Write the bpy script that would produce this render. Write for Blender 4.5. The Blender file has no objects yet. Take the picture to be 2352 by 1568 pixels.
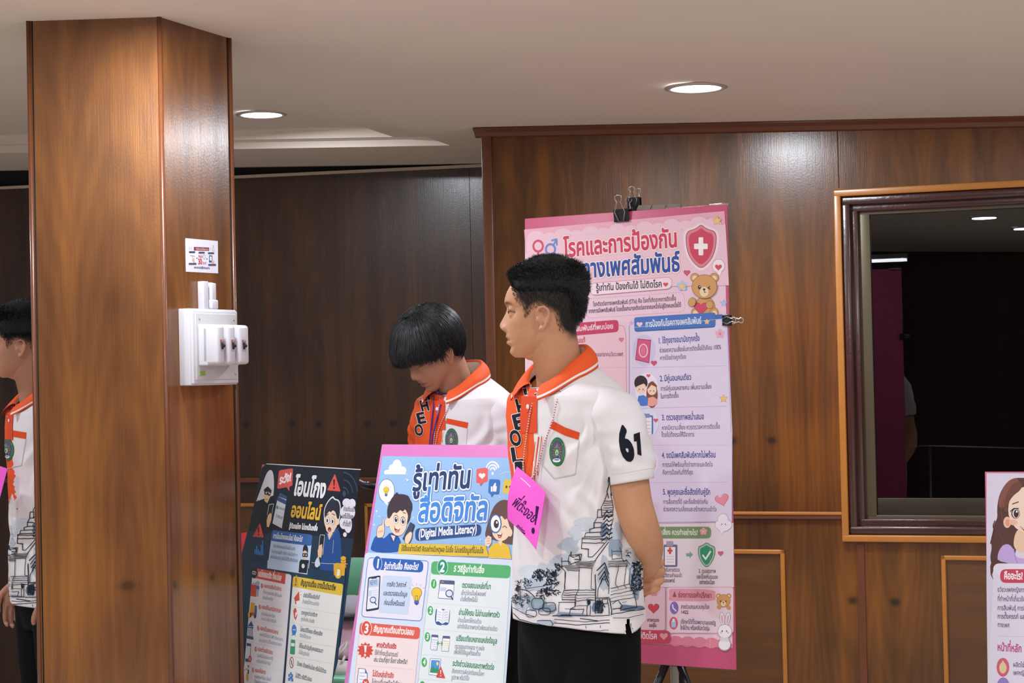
import bpy, bmesh, math, random
import numpy as np
from mathutils import Vector, Matrix, noise
from mathutils.bvhtree import BVHTree
from mathutils.geometry import tessellate_polygon
PI = math.pi
SC = bpy.context.scene
COL = SC.collection
random.seed(7)

# ---------------------------------------------------------------- camera
FPX = 4200.0                      # focal length in pixels of the 2352 px wide frame
CAMZ = 1.43
cam_d = bpy.data.cameras.new('camera')
cam_d.sensor_width = 36.0
cam_d.lens = FPX / 2352 * 36
cam_d.clip_start = 0.05
CAM = bpy.data.objects.new('camera', cam_d)
COL.objects.link(CAM)
CAM_M = Matrix.Translation((0, 0, CAMZ)) @ Matrix.Rotation(math.radians(90 + 0.97), 4, 'X') @ Matrix.Rotation(math.radians(-1.27), 4, 'Z')
CAM.matrix_world = CAM_M
SC.camera = CAM

# ---------------------------------------------------------------- world, exposure
SC.view_settings.view_transform = 'Standard'
SC.view_settings.look = 'None'
SC.view_settings.exposure = 0.0
SC.view_settings.gamma = 1.0
SC.view_settings.use_curve_mapping = False
W = bpy.data.worlds.new('hall_glow')
SC.world = W
W.use_nodes = True
W.node_tree.nodes['Background'].inputs[0].default_value = (0.95, 0.95, 1.0, 1)
W.node_tree.nodes['Background'].inputs[1].default_value = 0.20

# ---------------------------------------------------------------- lamps of the hall and an invented one: position, watts
def ceil_z(x, y=0):
    return CAMZ + 0.897 - 0.048 * x
LAMP_W = 20.0
LAMPS = [  # x, y, drop above soffit, watts factor
    (0.585, 5.63, 0.0, 1.0),
    (-0.935, 6.95, 0.065, 0.8),
    (-0.83, 4.36, 0.0, 0.85),
    (0.75, 3.3, 0.0, 0.35),  # invented downlight, added to light the figures from in front
    (2.05, 4.9, 0.0, 0.6),
    (-0.65, 0.99, 0.0, 2.2),
    (0.95, 0.9, 0.0, 0.7),
    (2.35, 2.3, 0.0, 0.5),
    (-2.3, 2.9, 0.0, 1.7),
    (-2.6, 5.3, 0.0, 0.8),
    (-0.92, -0.32, 0.0, 1.5),
    (1.6, -1.2, 0.0, 0.8),
]

# ---------------------------------------------------------------- helpers
def srgb(h):
    if isinstance(h, str):
        h = h.lstrip('#')
        c = [int(h[i:i + 2], 16) / 255 for i in (0, 2, 4)]
    else:
        c = [v / 255 for v in h]
    return tuple((v / 12.92 if v <= 0.04045 else ((v + 0.055) / 1.055) ** 2.4) for v in c) + (1.0,)

MATS = {}
def mat(name, col, rough=0.5, metal=0.0, spec=0.5, emit=0, coat=0, noise_amt=0.0, noise_scale=60, bump=0.0, bump_scale=200, sss=0.0):
    if name in MATS:
        return MATS[name]
    m = bpy.data.materials.new(name)
    m.use_nodes = True
    nt = m.node_tree
    b = nt.nodes['Principled BSDF']
    c = srgb(col) if not isinstance(col, tuple) or len(col) != 4 else col
    b.inputs['Base Color'].default_value = c
    b.inputs['Roughness'].default_value = rough
    b.inputs['Metallic'].default_value = metal
    b.inputs['Specular IOR Level'].default_value = spec
    if coat:
        b.inputs['Coat Weight'].default_value = coat
        b.inputs['Coat Roughness'].default_value = 0.15
    if sss:
        b.inputs['Subsurface Weight'].default_value = sss
        b.inputs['Subsurface Radius'].default_value = (0.008, 0.004, 0.002)
        b.inputs['Subsurface Scale'].default_value = 1.0
    if emit:
        b.inputs['Emission Color'].default_value = c
        b.inputs['Emission Strength'].default_value = emit
    if noise_amt or bump:
        tc = nt.nodes.new('ShaderNodeTexCoord')
        if noise_amt:
            n = nt.nodes.new('ShaderNodeTexNoise')
            n.inputs['Scale'].default_value = noise_scale
            n.inputs['Detail'].default_value = 4
            nt.links.new(tc.outputs['Object'], n.inputs['Vector'])
            mr = nt.nodes.new('ShaderNodeMapRange')
            mr.inputs[3].default_value = 1 - noise_amt
            mr.inputs[4].default_value = 1 + noise_amt
            nt.links.new(n.outputs['Fac'], mr.inputs[0])
            mx = nt.nodes.new('ShaderNodeVectorMath')
            mx.operation = 'SCALE'
            mx.inputs[0].default_value = c[:3]
            nt.links.new(mr.outputs[0], mx.inputs['Scale'])
            nt.links.new(mx.outputs[0], b.inputs['Base Color'])
        if bump:
            n2 = nt.nodes.new('ShaderNodeTexNoise')
            n2.inputs['Scale'].default_value = bump_scale
            nt.links.new(tc.outputs['Object'], n2.inputs['Vector'])
            bp = nt.nodes.new('ShaderNodeBump')
            bp.inputs['Strength'].default_value = bump
            bp.inputs['Distance'].default_value = 0.002
            nt.links.new(n2.outputs['Fac'], bp.inputs['Height'])
            nt.links.new(bp.outputs[0], b.inputs['Normal'])
    MATS[name] = m
    return m

def wood(name, c_dark, c_mid, c_light, width=0.21, knots=(), rough=0.3, bump=0.25, contrast=1.0, off=0.0, horiz=False, coat=0.3):
    """veneer: bookmatched leaves of grain, cathedral figure around knots; object coordinates, grain along z"""
    m = bpy.data.materials.new(name)
    m.use_nodes = True
    nt = m.node_tree
    b = nt.nodes['Principled BSDF']
    N, L = nt.nodes.new, nt.links.new
    def val(x, sock):
        if isinstance(x, (int, float)):
            sock.default_value = x
        else:
            L(x, sock)
    def mth(op, a, c=None, d=None):
        n = N('ShaderNodeMath'); n.operation = op
        val(a, n.inputs[0])
        if c is not None: val(c, n.inputs[1])
        if d is not None: val(d, n.inputs[2])
        return n.outputs[0]
    tc = N('ShaderNodeTexCoord')
    sp = N('ShaderNodeSeparateXYZ')
    L(tc.outputs['Object'], sp.inputs[0])
    x, y, z = sp.outputs[0], sp.outputs[1], sp.outputs[2]
    if horiz:
        x, z = z, x
    else:
        x = mth('ADD', x, mth('MULTIPLY', y, 0.9))
    x = mth('ADD', x, off)
    def noi(sx, sz, detail=3, dist=0.0):
        cb = N('ShaderNodeCombineXYZ')
        L(mth('MULTIPLY', x, sx), cb.inputs[0]); L(mth('MULTIPLY', z, sz), cb.inputs[2])
        n = N('ShaderNodeTexNoise'); n.inputs['Scale'].default_value = 1; n.inputs['Detail'].default_value = detail
        n.inputs['Distortion'].default_value = dist
        L(cb.outputs[0], n.inputs['Vector'])
        return n.outputs['Fac']
    wob = mth('MULTIPLY', mth('SUBTRACT', noi(7, 2.2), 0.5), 0.035)
    u = mth('PINGPONG', mth('ADD', x, 50 * width), width)
    uw = mth('ADD', u, wob)
    # ring field around the figure's heart
    zk0 = knots[0] if knots else 1.0
    dz = mth('MULTIPLY', mth('SUBTRACT', z, zk0), 0.11)
    du = mth('SUBTRACT', uw, width * 0.35)
    r = mth('SQRT', mth('ADD', mth('MULTIPLY', du, du), mth('MULTIPLY', dz, dz)))
    rings = mth('SINE', mth('ADD', mth('MULTIPLY', r, 330), mth('MULTIPLY', noi(30, 3), 5)))
    fine = noi(420, 6, 2)
    streak = noi(16, 0.5, 3)
    blot = noi(5, 1.7, 3)
    v = mth('ADD', mth('MULTIPLY', rings, 0.045 * contrast), mth('MULTIPLY', mth('SUBTRACT', fine, 0.5), 0.34 * contrast))
    v = mth('ADD', v, mth('MULTIPLY', mth('SUBTRACT', streak, 0.5), 0.9 * contrast))
    v = mth('ADD', v, mth('MULTIPLY', mth('SUBTRACT', blot, 0.5), 0.9 * contrast))
    v = mth('ADD', v, 0.5)
    glow = None
    for zk in knots:
        dzk = mth('SUBTRACT', z, zk)
        g = mth('POWER', 2.718, mth('MULTIPLY', mth('MULTIPLY', dzk, dzk), -55.0))
        v = mth('ADD', v, mth('MULTIPLY', g, 0.16))
        du2 = mth('SUBTRACT', mth('ADD', u, mth('MULTIPLY', wob, 0.5)), width * 0.35)
        dzk2 = mth('ADD', dzk, mth('MULTIPLY', wob, 0.8))
        d2 = mth('ADD', mth('MULTIPLY', du2, du2), mth('MULTIPLY', mth('MULTIPLY', dzk2, dzk2), 1.6))
        k = mth('POWER', 2.718, mth('MULTIPLY', d2, -4200.0))
        v = mth('SUBTRACT', v, mth('MULTIPLY', mth('MULTIPLY', k, mth('ADD', blot, 0.1)), 1.25))
    cr = N('ShaderNodeValToRGB')
    e = cr.color_ramp.elements
    e[0].position = 0.05; e[0].color = srgb(c_dark)
    e[1].position = 0.95; e[1].color = srgb(c_light)
    em = e.new(0.5); em.color = srgb(c_mid)
    L(v, cr.inputs[0])
    L(cr.outputs[0], b.inputs['Base Color'])
    b.inputs['Roughness'].default_value = rough
    b.inputs['Coat Weight'].default_value = coat
    b.inputs['Coat Roughness'].default_value = rough * 0.7
    nb = N('ShaderNodeTexNoise'); nb.inputs['Scale'].default_value = 150; nb.inputs['Detail'].default_value = 3
    L(tc.outputs['Object'], nb.inputs['Vector'])
    hb = mth('ADD', mth('MULTIPLY', nb.outputs['Fac'], 0.4), mth('MULTIPLY', fine, 0.5))
    bp = N('ShaderNodeBump'); bp.inputs['Strength'].default_value = bump; bp.inputs['Distance'].default_value = 0.003
    L(hb, bp.inputs['Height'])
    L(bp.outputs[0], b.inputs['Normal']); L(bp.outputs[0], b.inputs['Coat Normal'])
    MATS[name] = m
    return m

class MB:
    """collects geometry for ONE mesh object; material per face"""
    def __init__(s):
        s.v, s.f, s.m, s.sm, s.mats = [], [], [], [], []
    def mi(s, m):
        if m not in s.mats: s.mats.append(m)
        return s.mats.index(m)
    def add(s, vs, fs, m, smooth=False, M=None):
        o = len(s.v)
        if M is not None: vs = [M @ Vector(p) for p in vs]
        s.v.extend([tuple(p) for p in vs])
        k = s.mi(m)
        for f in fs:
            s.f.append([i + o for i in f]); s.m.append(k); s.sm.append(smooth)
        return s
    def box(s, x0, x1, y0, y1, z0, z1, m, M=None, bev=0.0):
        if bev <= 0:
            vs = [(x0, y0, z0), (x1, y0, z0), (x1, y1, z0), (x0, y1, z0), (x0, y0, z1), (x1, y0, z1), (x1, y1, z1), (x0, y1, z1)]
            fs = [(0, 3, 2, 1), (4, 5, 6, 7), (0, 1, 5, 4), (1, 2, 6, 5), (2, 3, 7, 6), (3, 0, 4, 7)]
            return s.add(vs, fs, m, False, M)
        bm = bmesh.new()
        bmesh.ops.create_cube(bm, size=1)
        for v in bm.verts:
            v.co = Vector(((x0 + x1) / 2 + v.co.x * (x1 - x0), (y0 + y1) / 2 + v.co.y * (y1 - y0), (z0 + z1) / 2 + v.co.z * (z1 - z0)))
        bmesh.ops.bevel(bm, geom=bm.edges[:], offset=bev, segments=3, profile=0.5, affect='EDGES')
        return s.bm(bm, m, M, True)
    def bm(s, bm, m, M=None, smooth=True):
        bm.verts.index_update()
        s.add([v.co.copy() for v in bm.verts], [[v.index for v in f.verts] for f in bm.faces], m, smooth, M)
        bm.free()
        return s
    def prism(s, pts, axis_vec, m, M=None, smooth=False):
        a = Vector(axis_vec); n = len(pts)
        vs = [Vector(p) for p in pts] + [Vector(p) + a for p in pts]
        fs = [tuple(range(n))[::-1], tuple(range(n, 2 * n))] + [(i, (i + 1) % n, n + (i + 1) % n, n + i) for i in range(n)]
        return s.add(vs, fs, m, smooth, M)
    def tube(s, path, r, m, seg=10, M=None, cap=True, closed=False, smooth=True, flat=1.0):
        P = [Vector(p) for p in path]; n = len(P)
        R = r if isinstance(r, (list, tuple)) else [r] * n
        T = []
        for i in range(n):
            a = P[(i - 1) % n] if (closed or i > 0) else P[i]
            c = P[(i + 1) % n] if (closed or i < n - 1) else P[i]
            t = (c - a); T.append(t.normalized() if t.length > 1e-9 else Vector((0, 0, 1)))
        up = Vector((0, 0, 1)) if abs(T[0].z) < 0.9 else Vector((1, 0, 0))
        nrm = (up - T[0] * up.dot(T[0])).normalized()
        vs, fs = [], []
        for i in range(n):
            nrm = (nrm - T[i] * nrm.dot(T[i]))
            nrm = nrm.normalized() if nrm.length > 1e-6 else T[i].orthogonal().normalized()
            b = T[i].cross(nrm)
            for k in range(seg):
                a = 2 * PI * k / seg
                vs.append(P[i] + nrm * (math.cos(a) * R[i]) + b * (math.sin(a) * R[i] * flat))
        m_ = n if closed else n - 1
        for i in range(m_):
            j = (i + 1) % n
            for k in range(seg):
                l = (k + 1) % seg
                fs.append((i * seg + k, i * seg + l, j * seg + l, j * seg + k))
        if cap and not closed:
            fs.append(tuple(range(seg))[::-1]); fs.append(tuple(range((n - 1) * seg, n * seg)))
        return s.add(vs, fs, m, smooth, M)
    def loft(s, rings, m, M=None, cap=True, smooth=True, closed=True):
        n = len(rings[0]); vs = [p for r in rings for p in r]; fs = []
        for i in range(len(rings) - 1):
            for k in range(n if closed else n - 1):
                l = (k + 1) % n
                fs.append((i * n + k, i * n + l, (i + 1) * n + l, (i + 1) * n + k))
        if cap:
            fs.append(tuple(range(n))[::-1]); fs.append(tuple(range((len(rings) - 1) * n, len(rings) * n)))
        return s.add(vs, fs, m, smooth, M)
    def ball(s, c, rx, ry, rz, m, M=None, seg=24, R=None):
        bm = bmesh.new()
        bmesh.ops.create_uvsphere(bm, u_segments=seg, v_segments=seg // 2, radius=1)
        for v in bm.verts:
            p = Vector((v.co.x * rx, v.co.y * ry, v.co.z * rz))
            if R is not None: p = R @ p
            v.co = Vector(c) + p
        return s.bm(bm, m, M, True)
    def disc(s, c, r, m, M=None, seg=40, axis='Z'):
        vs = []
        for k in range(seg):
            a = 2 * PI * k / seg
            d = (r * math.cos(a), r * math.sin(a), 0) if axis == 'Z' else (r * math.cos(a), 0, r * math.sin(a))
            vs.append(Vector(c) + Vector(d))
        return s.add(vs, [tuple(range(seg))], m, False, M)
    def build(s, name, parent=None, M=None, weld=False):
        me = bpy.data.meshes.new(name)
        me.from_pydata(s.v, [], s.f)
        for m in s.mats: me.materials.append(m)
        me.polygons.foreach_set('material_index', s.m)
        me.polygons.foreach_set('use_smooth', s.sm)
        me.update()
        o = bpy.data.objects.new(name, me)
        COL.objects.link(o)
        if parent is not None: o.parent = parent
        if M is not None: o.matrix_world = M
        return o

def tag(o, label=None, cat=None, group=None, kind=None):
    if label: o['label'] = label
    if cat: o['category'] = cat
    if group: o['group'] = group
    if kind: o['kind'] = kind
    return o
def thing(name, label, cat, M=None, group=None):
    o = bpy.data.objects.new(name, None)
    o.empty_display_size = 0.1
    COL.objects.link(o)
    if M is not None: o.matrix_world = M
    return tag(o, label, cat, group)
def struct(name, mb, label=None, M=None, parent=None):
    o = mb.build(name, parent, M)
    if parent is None: o['kind'] = 'structure'
    if label: o['label'] = label
    return o

# photograph measurements: a pixel's line of sight, met with a plane of the room
CAM_O = CAM_M.translation.copy()
def ray(px, py):
    d = Vector(((px - 1176) / FPX, -(py - 784) / FPX, -1.0))
    return (CAM_M.to_3x3() @ d)
def at(px, py, depth):
    return CAM_O + ray(px, py) * depth
def hit_plane(px, py, p0, n):
    d = ray(px, py)
    return CAM_O + d * ((p0 - CAM_O).dot(n) / d.dot(n))
def proj(p):
    q = CAM_M.inverted() @ Vector(p)
    return (1176 - q.x / q.z * FPX, 784 + q.y / q.z * FPX)

# ---------------------------------------------------------------- materials of the room
KN = 1.175
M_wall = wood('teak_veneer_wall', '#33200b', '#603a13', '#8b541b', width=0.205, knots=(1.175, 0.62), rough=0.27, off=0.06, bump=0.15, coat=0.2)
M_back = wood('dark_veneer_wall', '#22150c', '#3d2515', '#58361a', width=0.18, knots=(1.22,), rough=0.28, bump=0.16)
M_pil = wood('teak_veneer_column', '#4c2c13', '#754823', '#9c632b', width=0.16, knots=(0.90,), rough=0.27, off=0.03, bump=0.14)
M_panel = wood('veneer_panel_cross_grain', '#422610', '#5e3a17', '#764a1f', width=0.3, knots=(), rough=0.4, horiz=True, contrast=0.7)
M_mould = mat('orange_wood_moulding', '#b8772f', 0.35, noise_amt=0.12, noise_scale=40, coat=0.2)
M_darktrim = mat('brown_wood_trim', '#6a3a20', 0.35, noise_amt=0.12, noise_scale=50, coat=0.2)
M_case = mat('maroon_painted_casing', '#40241e', 0.25, bump=0.35, bump_scale=70, coat=0.5)
M_alu = mat('bronze_aluminium', '#5b5340', 0.38, metal=0.5)
M_alud = mat('bronze_aluminium_dark', '#3b352b', 0.4, metal=0.5)
M_ceil = mat('painted_ceiling', '#ebdfd3', 0.75, noise_amt=0.02, noise_scale=3)
M_white = mat('white_plastic', '#d3d1d8', 0.35)
M_cream = mat('cream_strip', '#c9bba8', 0.6)
M_black = mat('black_gap', '#0a0a0c', 0.8)
M_floor = mat('beige_floor', '#ddd0c2', 0.8, noise_amt=0.1, noise_scale=30)

# ---------------------------------------------------------------- main wall with its window
TH = math.radians(19.03)
P0 = at(1500, 843, 6.52)
def frame(p, th):
    """local x to the right along a wall, local y into the wall, z up; origin under p on the floor"""
    r = Vector((math.cos(th), -math.sin(th), 0)); i = Vector((math.sin(th), math.cos(th), 0))
    M = Matrix.Identity(4)
    M.col[0][:3] = r; M.col[1][:3] = i; M.col[2][:3] = (0, 0, 1); M.col[3][:3] = (p.x, p.y, 0)
    return M
MW = frame(P0, TH)
NW = -Vector(MW.col[1][:3])
def wxy(px, py, out=0.0):
    """pixel -> (s, z) on the main wall's face (or 'out' metres in front of it)"""
    q = MW.inverted() @ hit_plane(px, py, P0 + NW * out, NW)
    return q.x, q.z
S_L = wxy(1118, 500)[0]
S_R = 2.6
def topz(s): return ceil_z((MW @ Vector((s, 0, 0))).x)
# window opening
WL, WT = wxy(1930, 452); WB = wxy(1948, 1228)[1]; WR = WL + 1.75
mb = MB()
def wallquad(mb, s0, s1, z0, z1a, z1b, m, y0=0.0, y1=0.10):
    mb.prism([(s0, y0, z0), (s1, y0, z0), (s1, y0, z1b), (s0, y0, z1a)], (0, y1 - y0, 0), m)
wallquad(mb, S_L, WL, 0, topz(S_L) + .02, topz(WL) + .02, M_wall)
wallquad(mb, WL, WR, 0, WB, WB, M_wall)
wallquad(mb, WL, WR, WT, topz(WL) + .02, topz(WR) + .02, M_wall)
wallquad(mb, WR, S_R, 0, topz(WR) + .02, topz(S_R) + .02, M_wall)
# return of the wall going back at its free end
mb.box(S_L, S_L + .06, .10, 2.6, 0, topz(S_L) + .02, M_wall)
struct('wall_right', mb, 'glossy teak veneer wall with a dark window', MW)
# seam grooves between veneer sheets
mb = MB()
sx = wxy(1926, 400)[0]
mb.box(sx - .0012, sx + .0012, -.0006, .001, WT + .03, topz(sx), M_black)
sx = wxy(1978, 1300)[0]
mb.box(sx - .012, sx + .012, -.006, .001, 0, wxy(1978, 1250)[1], M_darktrim)
struct('trim_1', mb, 'thin vertical batten and veneer seam by the window', MW)
# end post and crown
mb = MB()
mb.box(S_L - .012, S_L + .028, -.012, .10, 0, topz(S_L) - .03, M_darktrim, bev=.004)
struct('trim_2', mb, 'vertical wood edging at the free end of the veneer wall', MW)
mb = MB()
za, zb = topz(S_L), topz(S_R)
prof = [(-.035, 0), (-.035, -.006), (-.02, -.016), (-.012, -.03), (0.0, -.034), (0, 0)]
rings = []
for s, zt in ((S_L - .035, za), (S_R, zb)):
    rings.append([(s, y, zt + dz) for y, dz in prof])
mb.loft(rings, M_darktrim, smooth=False)
struct('trim_3', mb, 'narrow dark crown moulding along the wall top', MW)
# dado rail
zr0 = wxy(1800, 1191)[1]; zr1 = wxy(1800, 1177)[1]
mb = MB()
mb.box(S_L + .03, WL - .008, -.014, 0, zr0, zr1, M_darktrim, bev=.003)
mb.box(S_L + .03, WL - .008, -.018, 0, zr1 - .006, zr1 + .004, M_mould, bev=.002)
struct('trim_4', mb, 'dado rail beside the window', MW)
# framed dado panels
def panel(n, s0, s1, z0, z1, M, lab, w=.016):
    mb = MB()
    mb.box(s0, s1, -.003, .001, z0, z1, M_panel)
    for a in ((s0, s1, z1 - w, z1), (s0, s1, z0, z0 + w), (s0, s0 + w, z0, z1), (s1 - w, s1, z0, z1)):
        mb.box(a[0], a[1], -.013, .001, a[2], a[3], M_mould, bev=.004)
    return struct('trim_%d' % n, mb, lab, M)
pz1 = wxy(1750, 1261)[1]; ps1 = wxy(1804, 1300)[0]
panel(5, ps1 - 1.02, ps1, .18, pz1, MW, 'orange moulded dado panel behind the tall pink poster')
ps0 = wxy(2162, 1290)[0]
panel(6, ps0, ps0 + 1.0, .18, wxy(2200, 1275)[1], MW, 'orange moulded dado panel under the window')

# window: orange outer moulding, maroon casing, aluminium sash, glass
win = thing('window_1', 'dark sliding window framed by maroon casing and orange moulding', 'window', MW)
win['kind'] = 'structure'; del win['category']
def ringframe(mb, l, r, b, t, w, y0, y1, m, bev=.004, wt=None, wb=None):
    wt = wt or w; wb = wb or w
    mb.box(l, r, y0, y1, t - wt, t, m, bev=bev); mb.box(l, r, y0, y1, b, b + wb, m, bev=bev)
    mb.box(l, l + w, y0, y1, b + wb * .8, t - wt * .8, m, bev=bev); mb.box(r - w, r, y0, y1, b + wb * .8, t - wt * .8, m, bev=bev)
OL, OT = wxy(1914, 436, .02); OB = wxy(1941, 1244, .02)[1]
mb = MB(); ringframe(mb, OL, WR + .03, OB, OT, .0235, -.022, .0, M_mould); mb.build('outer_moulding', win)
mb = MB(); ringframe(mb, OL + .0235, WR + .008, OB + .0235, OT - .0235, .030, -.012, .055, M_case, bev=.008)
ringframe(mb, OL + .050, WR - .015, OB + .050, OT - .05, .026, .012, .06, M_case); mb.build('window_casing', win)
IL, IT, IB, IR = OL + .070, OT - .068, OB + .058, WR - .04
mb = MB(); ringframe(mb, IL, IR, IB, IT, .044, .03, .058, M_alu, bev=.002, wt=.02, wb=.03)
fr = mb.build('sash_frame', win)
mb = MB()
for py in (795, 905):
    s_, z_ = wxy(1976, py, -.03)
    mb.ball((s_, .0295, z_), .0045, .002, .0045, M_white)
mb.build('screw', fr)
mb = MB(); mb.box(IL + .045, IR - .02, .036, .055, IB + .028, IB + .088, M_alud, bev=.002); mb.build('bottom_rail', win)
gm = bpy.data.materials.new('dark_glass'); gm.use_nodes = True
b = gm.node_tree.nodes['Principled BSDF']
b.inputs['Base Color'].default_value = (.55, .57, .6, 1); b.inputs['Transmission Weight'].default_value = 1
b.inputs['Roughness'].default_value = .0; b.inputs['IOR'].default_value = 1.5
mb = MB(); mb.box(IL + .04, IR - .03, .044, .049, IB + .02, IT - .015, gm); mb.build('glass_pane', win)
# unlit room beyond the glass
Mr1 = mat('maroon_reflection', '#30161a', 0.85); Mr2 = mat('unlit_room_plaster', '#22201f', 0.9)
mb = MB()
mb.box(WL - .5, WR + .5, 1.9, 1.95, 0, 2.4, Mr2)
mb.box(WL - .5, WR + .5, .1, 1.95, 2.35, 2.4, Mr2)
mb.box(WL - .5, WR + .5, .1, 1.95, 0, .02, Mr2)
mb.box(WL - .52, WL - .48, .12, 1.95, 0, 2.4, Mr2)
mb.box(WR + .48, WR + .52, .12, 1.95, 0, 2.4, Mr2)
struct('wall_back', mb, 'dark plaster of the unlit room beyond the window', MW)
mb = MB()
n = 60
rings = []
for z in (0.03, 1.86):
    rings.append([(WL - .45 + 1.95 * k / n, 1.6 + .022 * math.sin(k * 1.9), z) for k in range(n + 1)] )
mb.loft(rings, Mr1, cap=False, closed=False)
mb.tube([(WL - .47, 1.6, 1.87), (WL + 1.55, 1.6, 1.87)], .012, M_alud)
o = mb.build('curtain', None, MW)  # added behind the glass to imitate a maroon reflection of the hall
tag(o, 'made-up maroon curtain behind the window glass, imitating a reflection of the hall', 'curtain')
t = thing('reflection_rail', 'thin made-up rail behind the window glass, in place of a reflected table edge', 'rail', MW)  # invented rail, imitates a line reflected in the glass
a = wxy(2010, 1028, -.6); c_ = wxy(2300, 1040, -.6)
mb = MB(); mb.tube([(a[0], .6, a[1]), (a[0] + .2, .6, a[1] + .006), (c_[0] + .25, .6, a[1] - .012)], .005, mat('steel', '#9a9a9a', .3, metal=.9)); mb.build('top_bar', t)
for k in (0.2, .75):
    mb = MB(); mb.tube([(a[0] + k, .6, a[1]), (a[0] + k, .6, .02)], .007, MATS['steel']); mb.build('post', t)

# ---------------------------------------------------------------- recessed wall further back
PB = at(700, 865, 8.15)
MBk = frame(PB, TH)
NB = -Vector(MBk.col[1][:3])
def bxy(px, py, out=0.0):
    q = MBk.inverted() @ hit_plane(px, py, PB + NB * out, NB)
    return q.x, q.z
mb = MB()
(ba, bza), (bb, bzb) = bxy(545, 410), bxy(1108, 384)
def btop(s): return bza + (bzb - bza) * (s - ba) / (bb - ba)
B0, B1 = -2.9, 1.5
def bstrip(mb, y0, y1, d0, d1, m):
    mb.prism([(B0, y0, (d0 if d0 <= -1 else 0) + (0 if d0 <= -1 else btop(B0) + d0)), (B1, y0, btop(B1) + d0), (B1, y0, btop(B1) + d1), (B0, y0, btop(B0) + d1)], (0, y1 - y0, 0), m)
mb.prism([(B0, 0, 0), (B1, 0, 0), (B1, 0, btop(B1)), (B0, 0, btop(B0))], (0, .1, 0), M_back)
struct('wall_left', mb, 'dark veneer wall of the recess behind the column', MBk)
mb = MB()
bstrip(mb, -.012, .05, 0, .013, M_cream)
struct('trim_7', mb, 'cream strip along the top of the recess wall', MBk)
mb = MB()
bstrip(mb, .02, .12, .013, .12, M_black)  # black fill puts the shade of the gap into colour
struct('trim_8', mb, 'black strip in place of the shaded gap above the recess wall', MBk)
mb = MB()
zr = bxy(700, 1107)[1]; zr2 = bxy(700, 1096)[1]
mb.box(-2.9, 1.5, -.02, 0, zr, zr2, M_darktrim, bev=.003)
struct('trim_9', mb, 'dado rail of the recess wall', MBk)
pz = bxy(590, 1155)[1]
panel(10, bxy(560, 1160)[0] - .4, bxy(560, 1160)[0] + .28, .15, pz, MBk, 'moulded dado panel low on the recess wall')
panel(11, bxy(960, 1160)[0] - .25, bxy(960, 1160)[0] + .5, .15, pz, MBk, 'moulded dado panel behind the young man looking down')
mb = MB()
sx = bxy(1080, 500)[0]
mb.box(sx - .001, sx + .001, -.0005, .001, zr2, btop(sx) - .002, M_black)
struct('trim_12', mb, 'veneer seam on the recess wall', MBk)

# ---------------------------------------------------------------- ceiling with a stepped tray over the recess
def fl(p, z=0): return Vector((p.x, p.y, z))
rw = Vector(MW.col[0][:3]); iw = Vector(MW.col[1][:3])       # along the walls / into them
cl1 = fl(hit_plane(1000, 322, Vector((-.2, 0, ceil_z(-.2))), Vector((.048, 0, 1)).normalized()))
e1 = fl(hit_plane(620, 195, Vector((-.6, 0, ceil_z(-.6))), Vector((.048, 0, 1)).normalized()))
# tray opening: right edge runs along iw through e1, far edge along rw through cl1
d = e1 - cl1
k = d.dot(rw)
R_far = cl1 + rw * k * 0.0
uR = cl1.dot(rw); vF = cl1.dot(iw) + .16; vN = e1.dot(iw) - .55; uL = uR - 4.2
def uv(u, v, z): 
    p = rw * u + iw * v
    return (p.x, p.y, z + ceil_z(p.x))
def holeplane(mb, o, h, z, m):
    """rectangle o (u0,u1,v0,v1) with rectangular hole h"""
    u0, u1, v0, v1 = o; a0, a1, b0, b1 = h
    vs = [uv(u, v, z) for u, v in ((u0, v0), (u1, v0), (u1, v1), (u0, v1), (a0, b0), (a1, b0), (a1, b1), (a0, b1))]
    mb.add(vs, [(0, 4, 5, 1), (1, 5, 6, 2), (2, 6, 7, 3), (3, 7, 4, 0)], m)
def risers(mb, h, z0, z1, m):
    a0, a1, b0, b1 = h
    c = [(a0, b0), (a1, b0), (a1, b1), (a0, b1)]
    for i in range(4):
        p, q = c[i], c[(i + 1) % 4]
        mb.add([uv(*p, z0), uv(*q, z0), uv(*q, z1), uv(*p, z1)], [(0, 1, 2, 3)], m)
T1 = (uL, uR, vN, vF)
T2 = (uL + .3, uR - .22, vN + .22, vF - .06)
mb = MB()
holeplane(mb, (-6, 5, -5, PB.dot(iw) + .10), T1, 0, M_ceil)
risers(mb, T1, 0, .03, M_ceil)
holeplane(mb, T1, T2, .03, M_ceil)
risers(mb, T2, .03, .065, M_ceil)
mb.add([uv(T2[0], T2[2], .065), uv(T2[1], T2[2], .065), uv(T2[1], T2[3], .065), uv(T2[0], T2[3], .065)], [(0, 1, 2, 3)], M_ceil)
struct('ceiling', mb, 'beige painted ceiling with a stepped tray')
mb = MB()
mb.add([(-7, -6, 0), (6, -6, 0), (6, 11, 0), (-7, 11, 0)], [(0, 1, 2, 3)], M_floor)
struct('floor', mb, 'beige floor')
# the rest of the hall behind the photographer
M_far = mat('dim_hall_panelling', '#5a4034', .7, noise_amt=.1, noise_scale=4)
mb = MB(); mb.box(-7, 6, -6.1, -6, 0, 2.75, M_far); struct('wall_front', mb, 'dim panelled wall at the far end of the hall')

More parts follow.
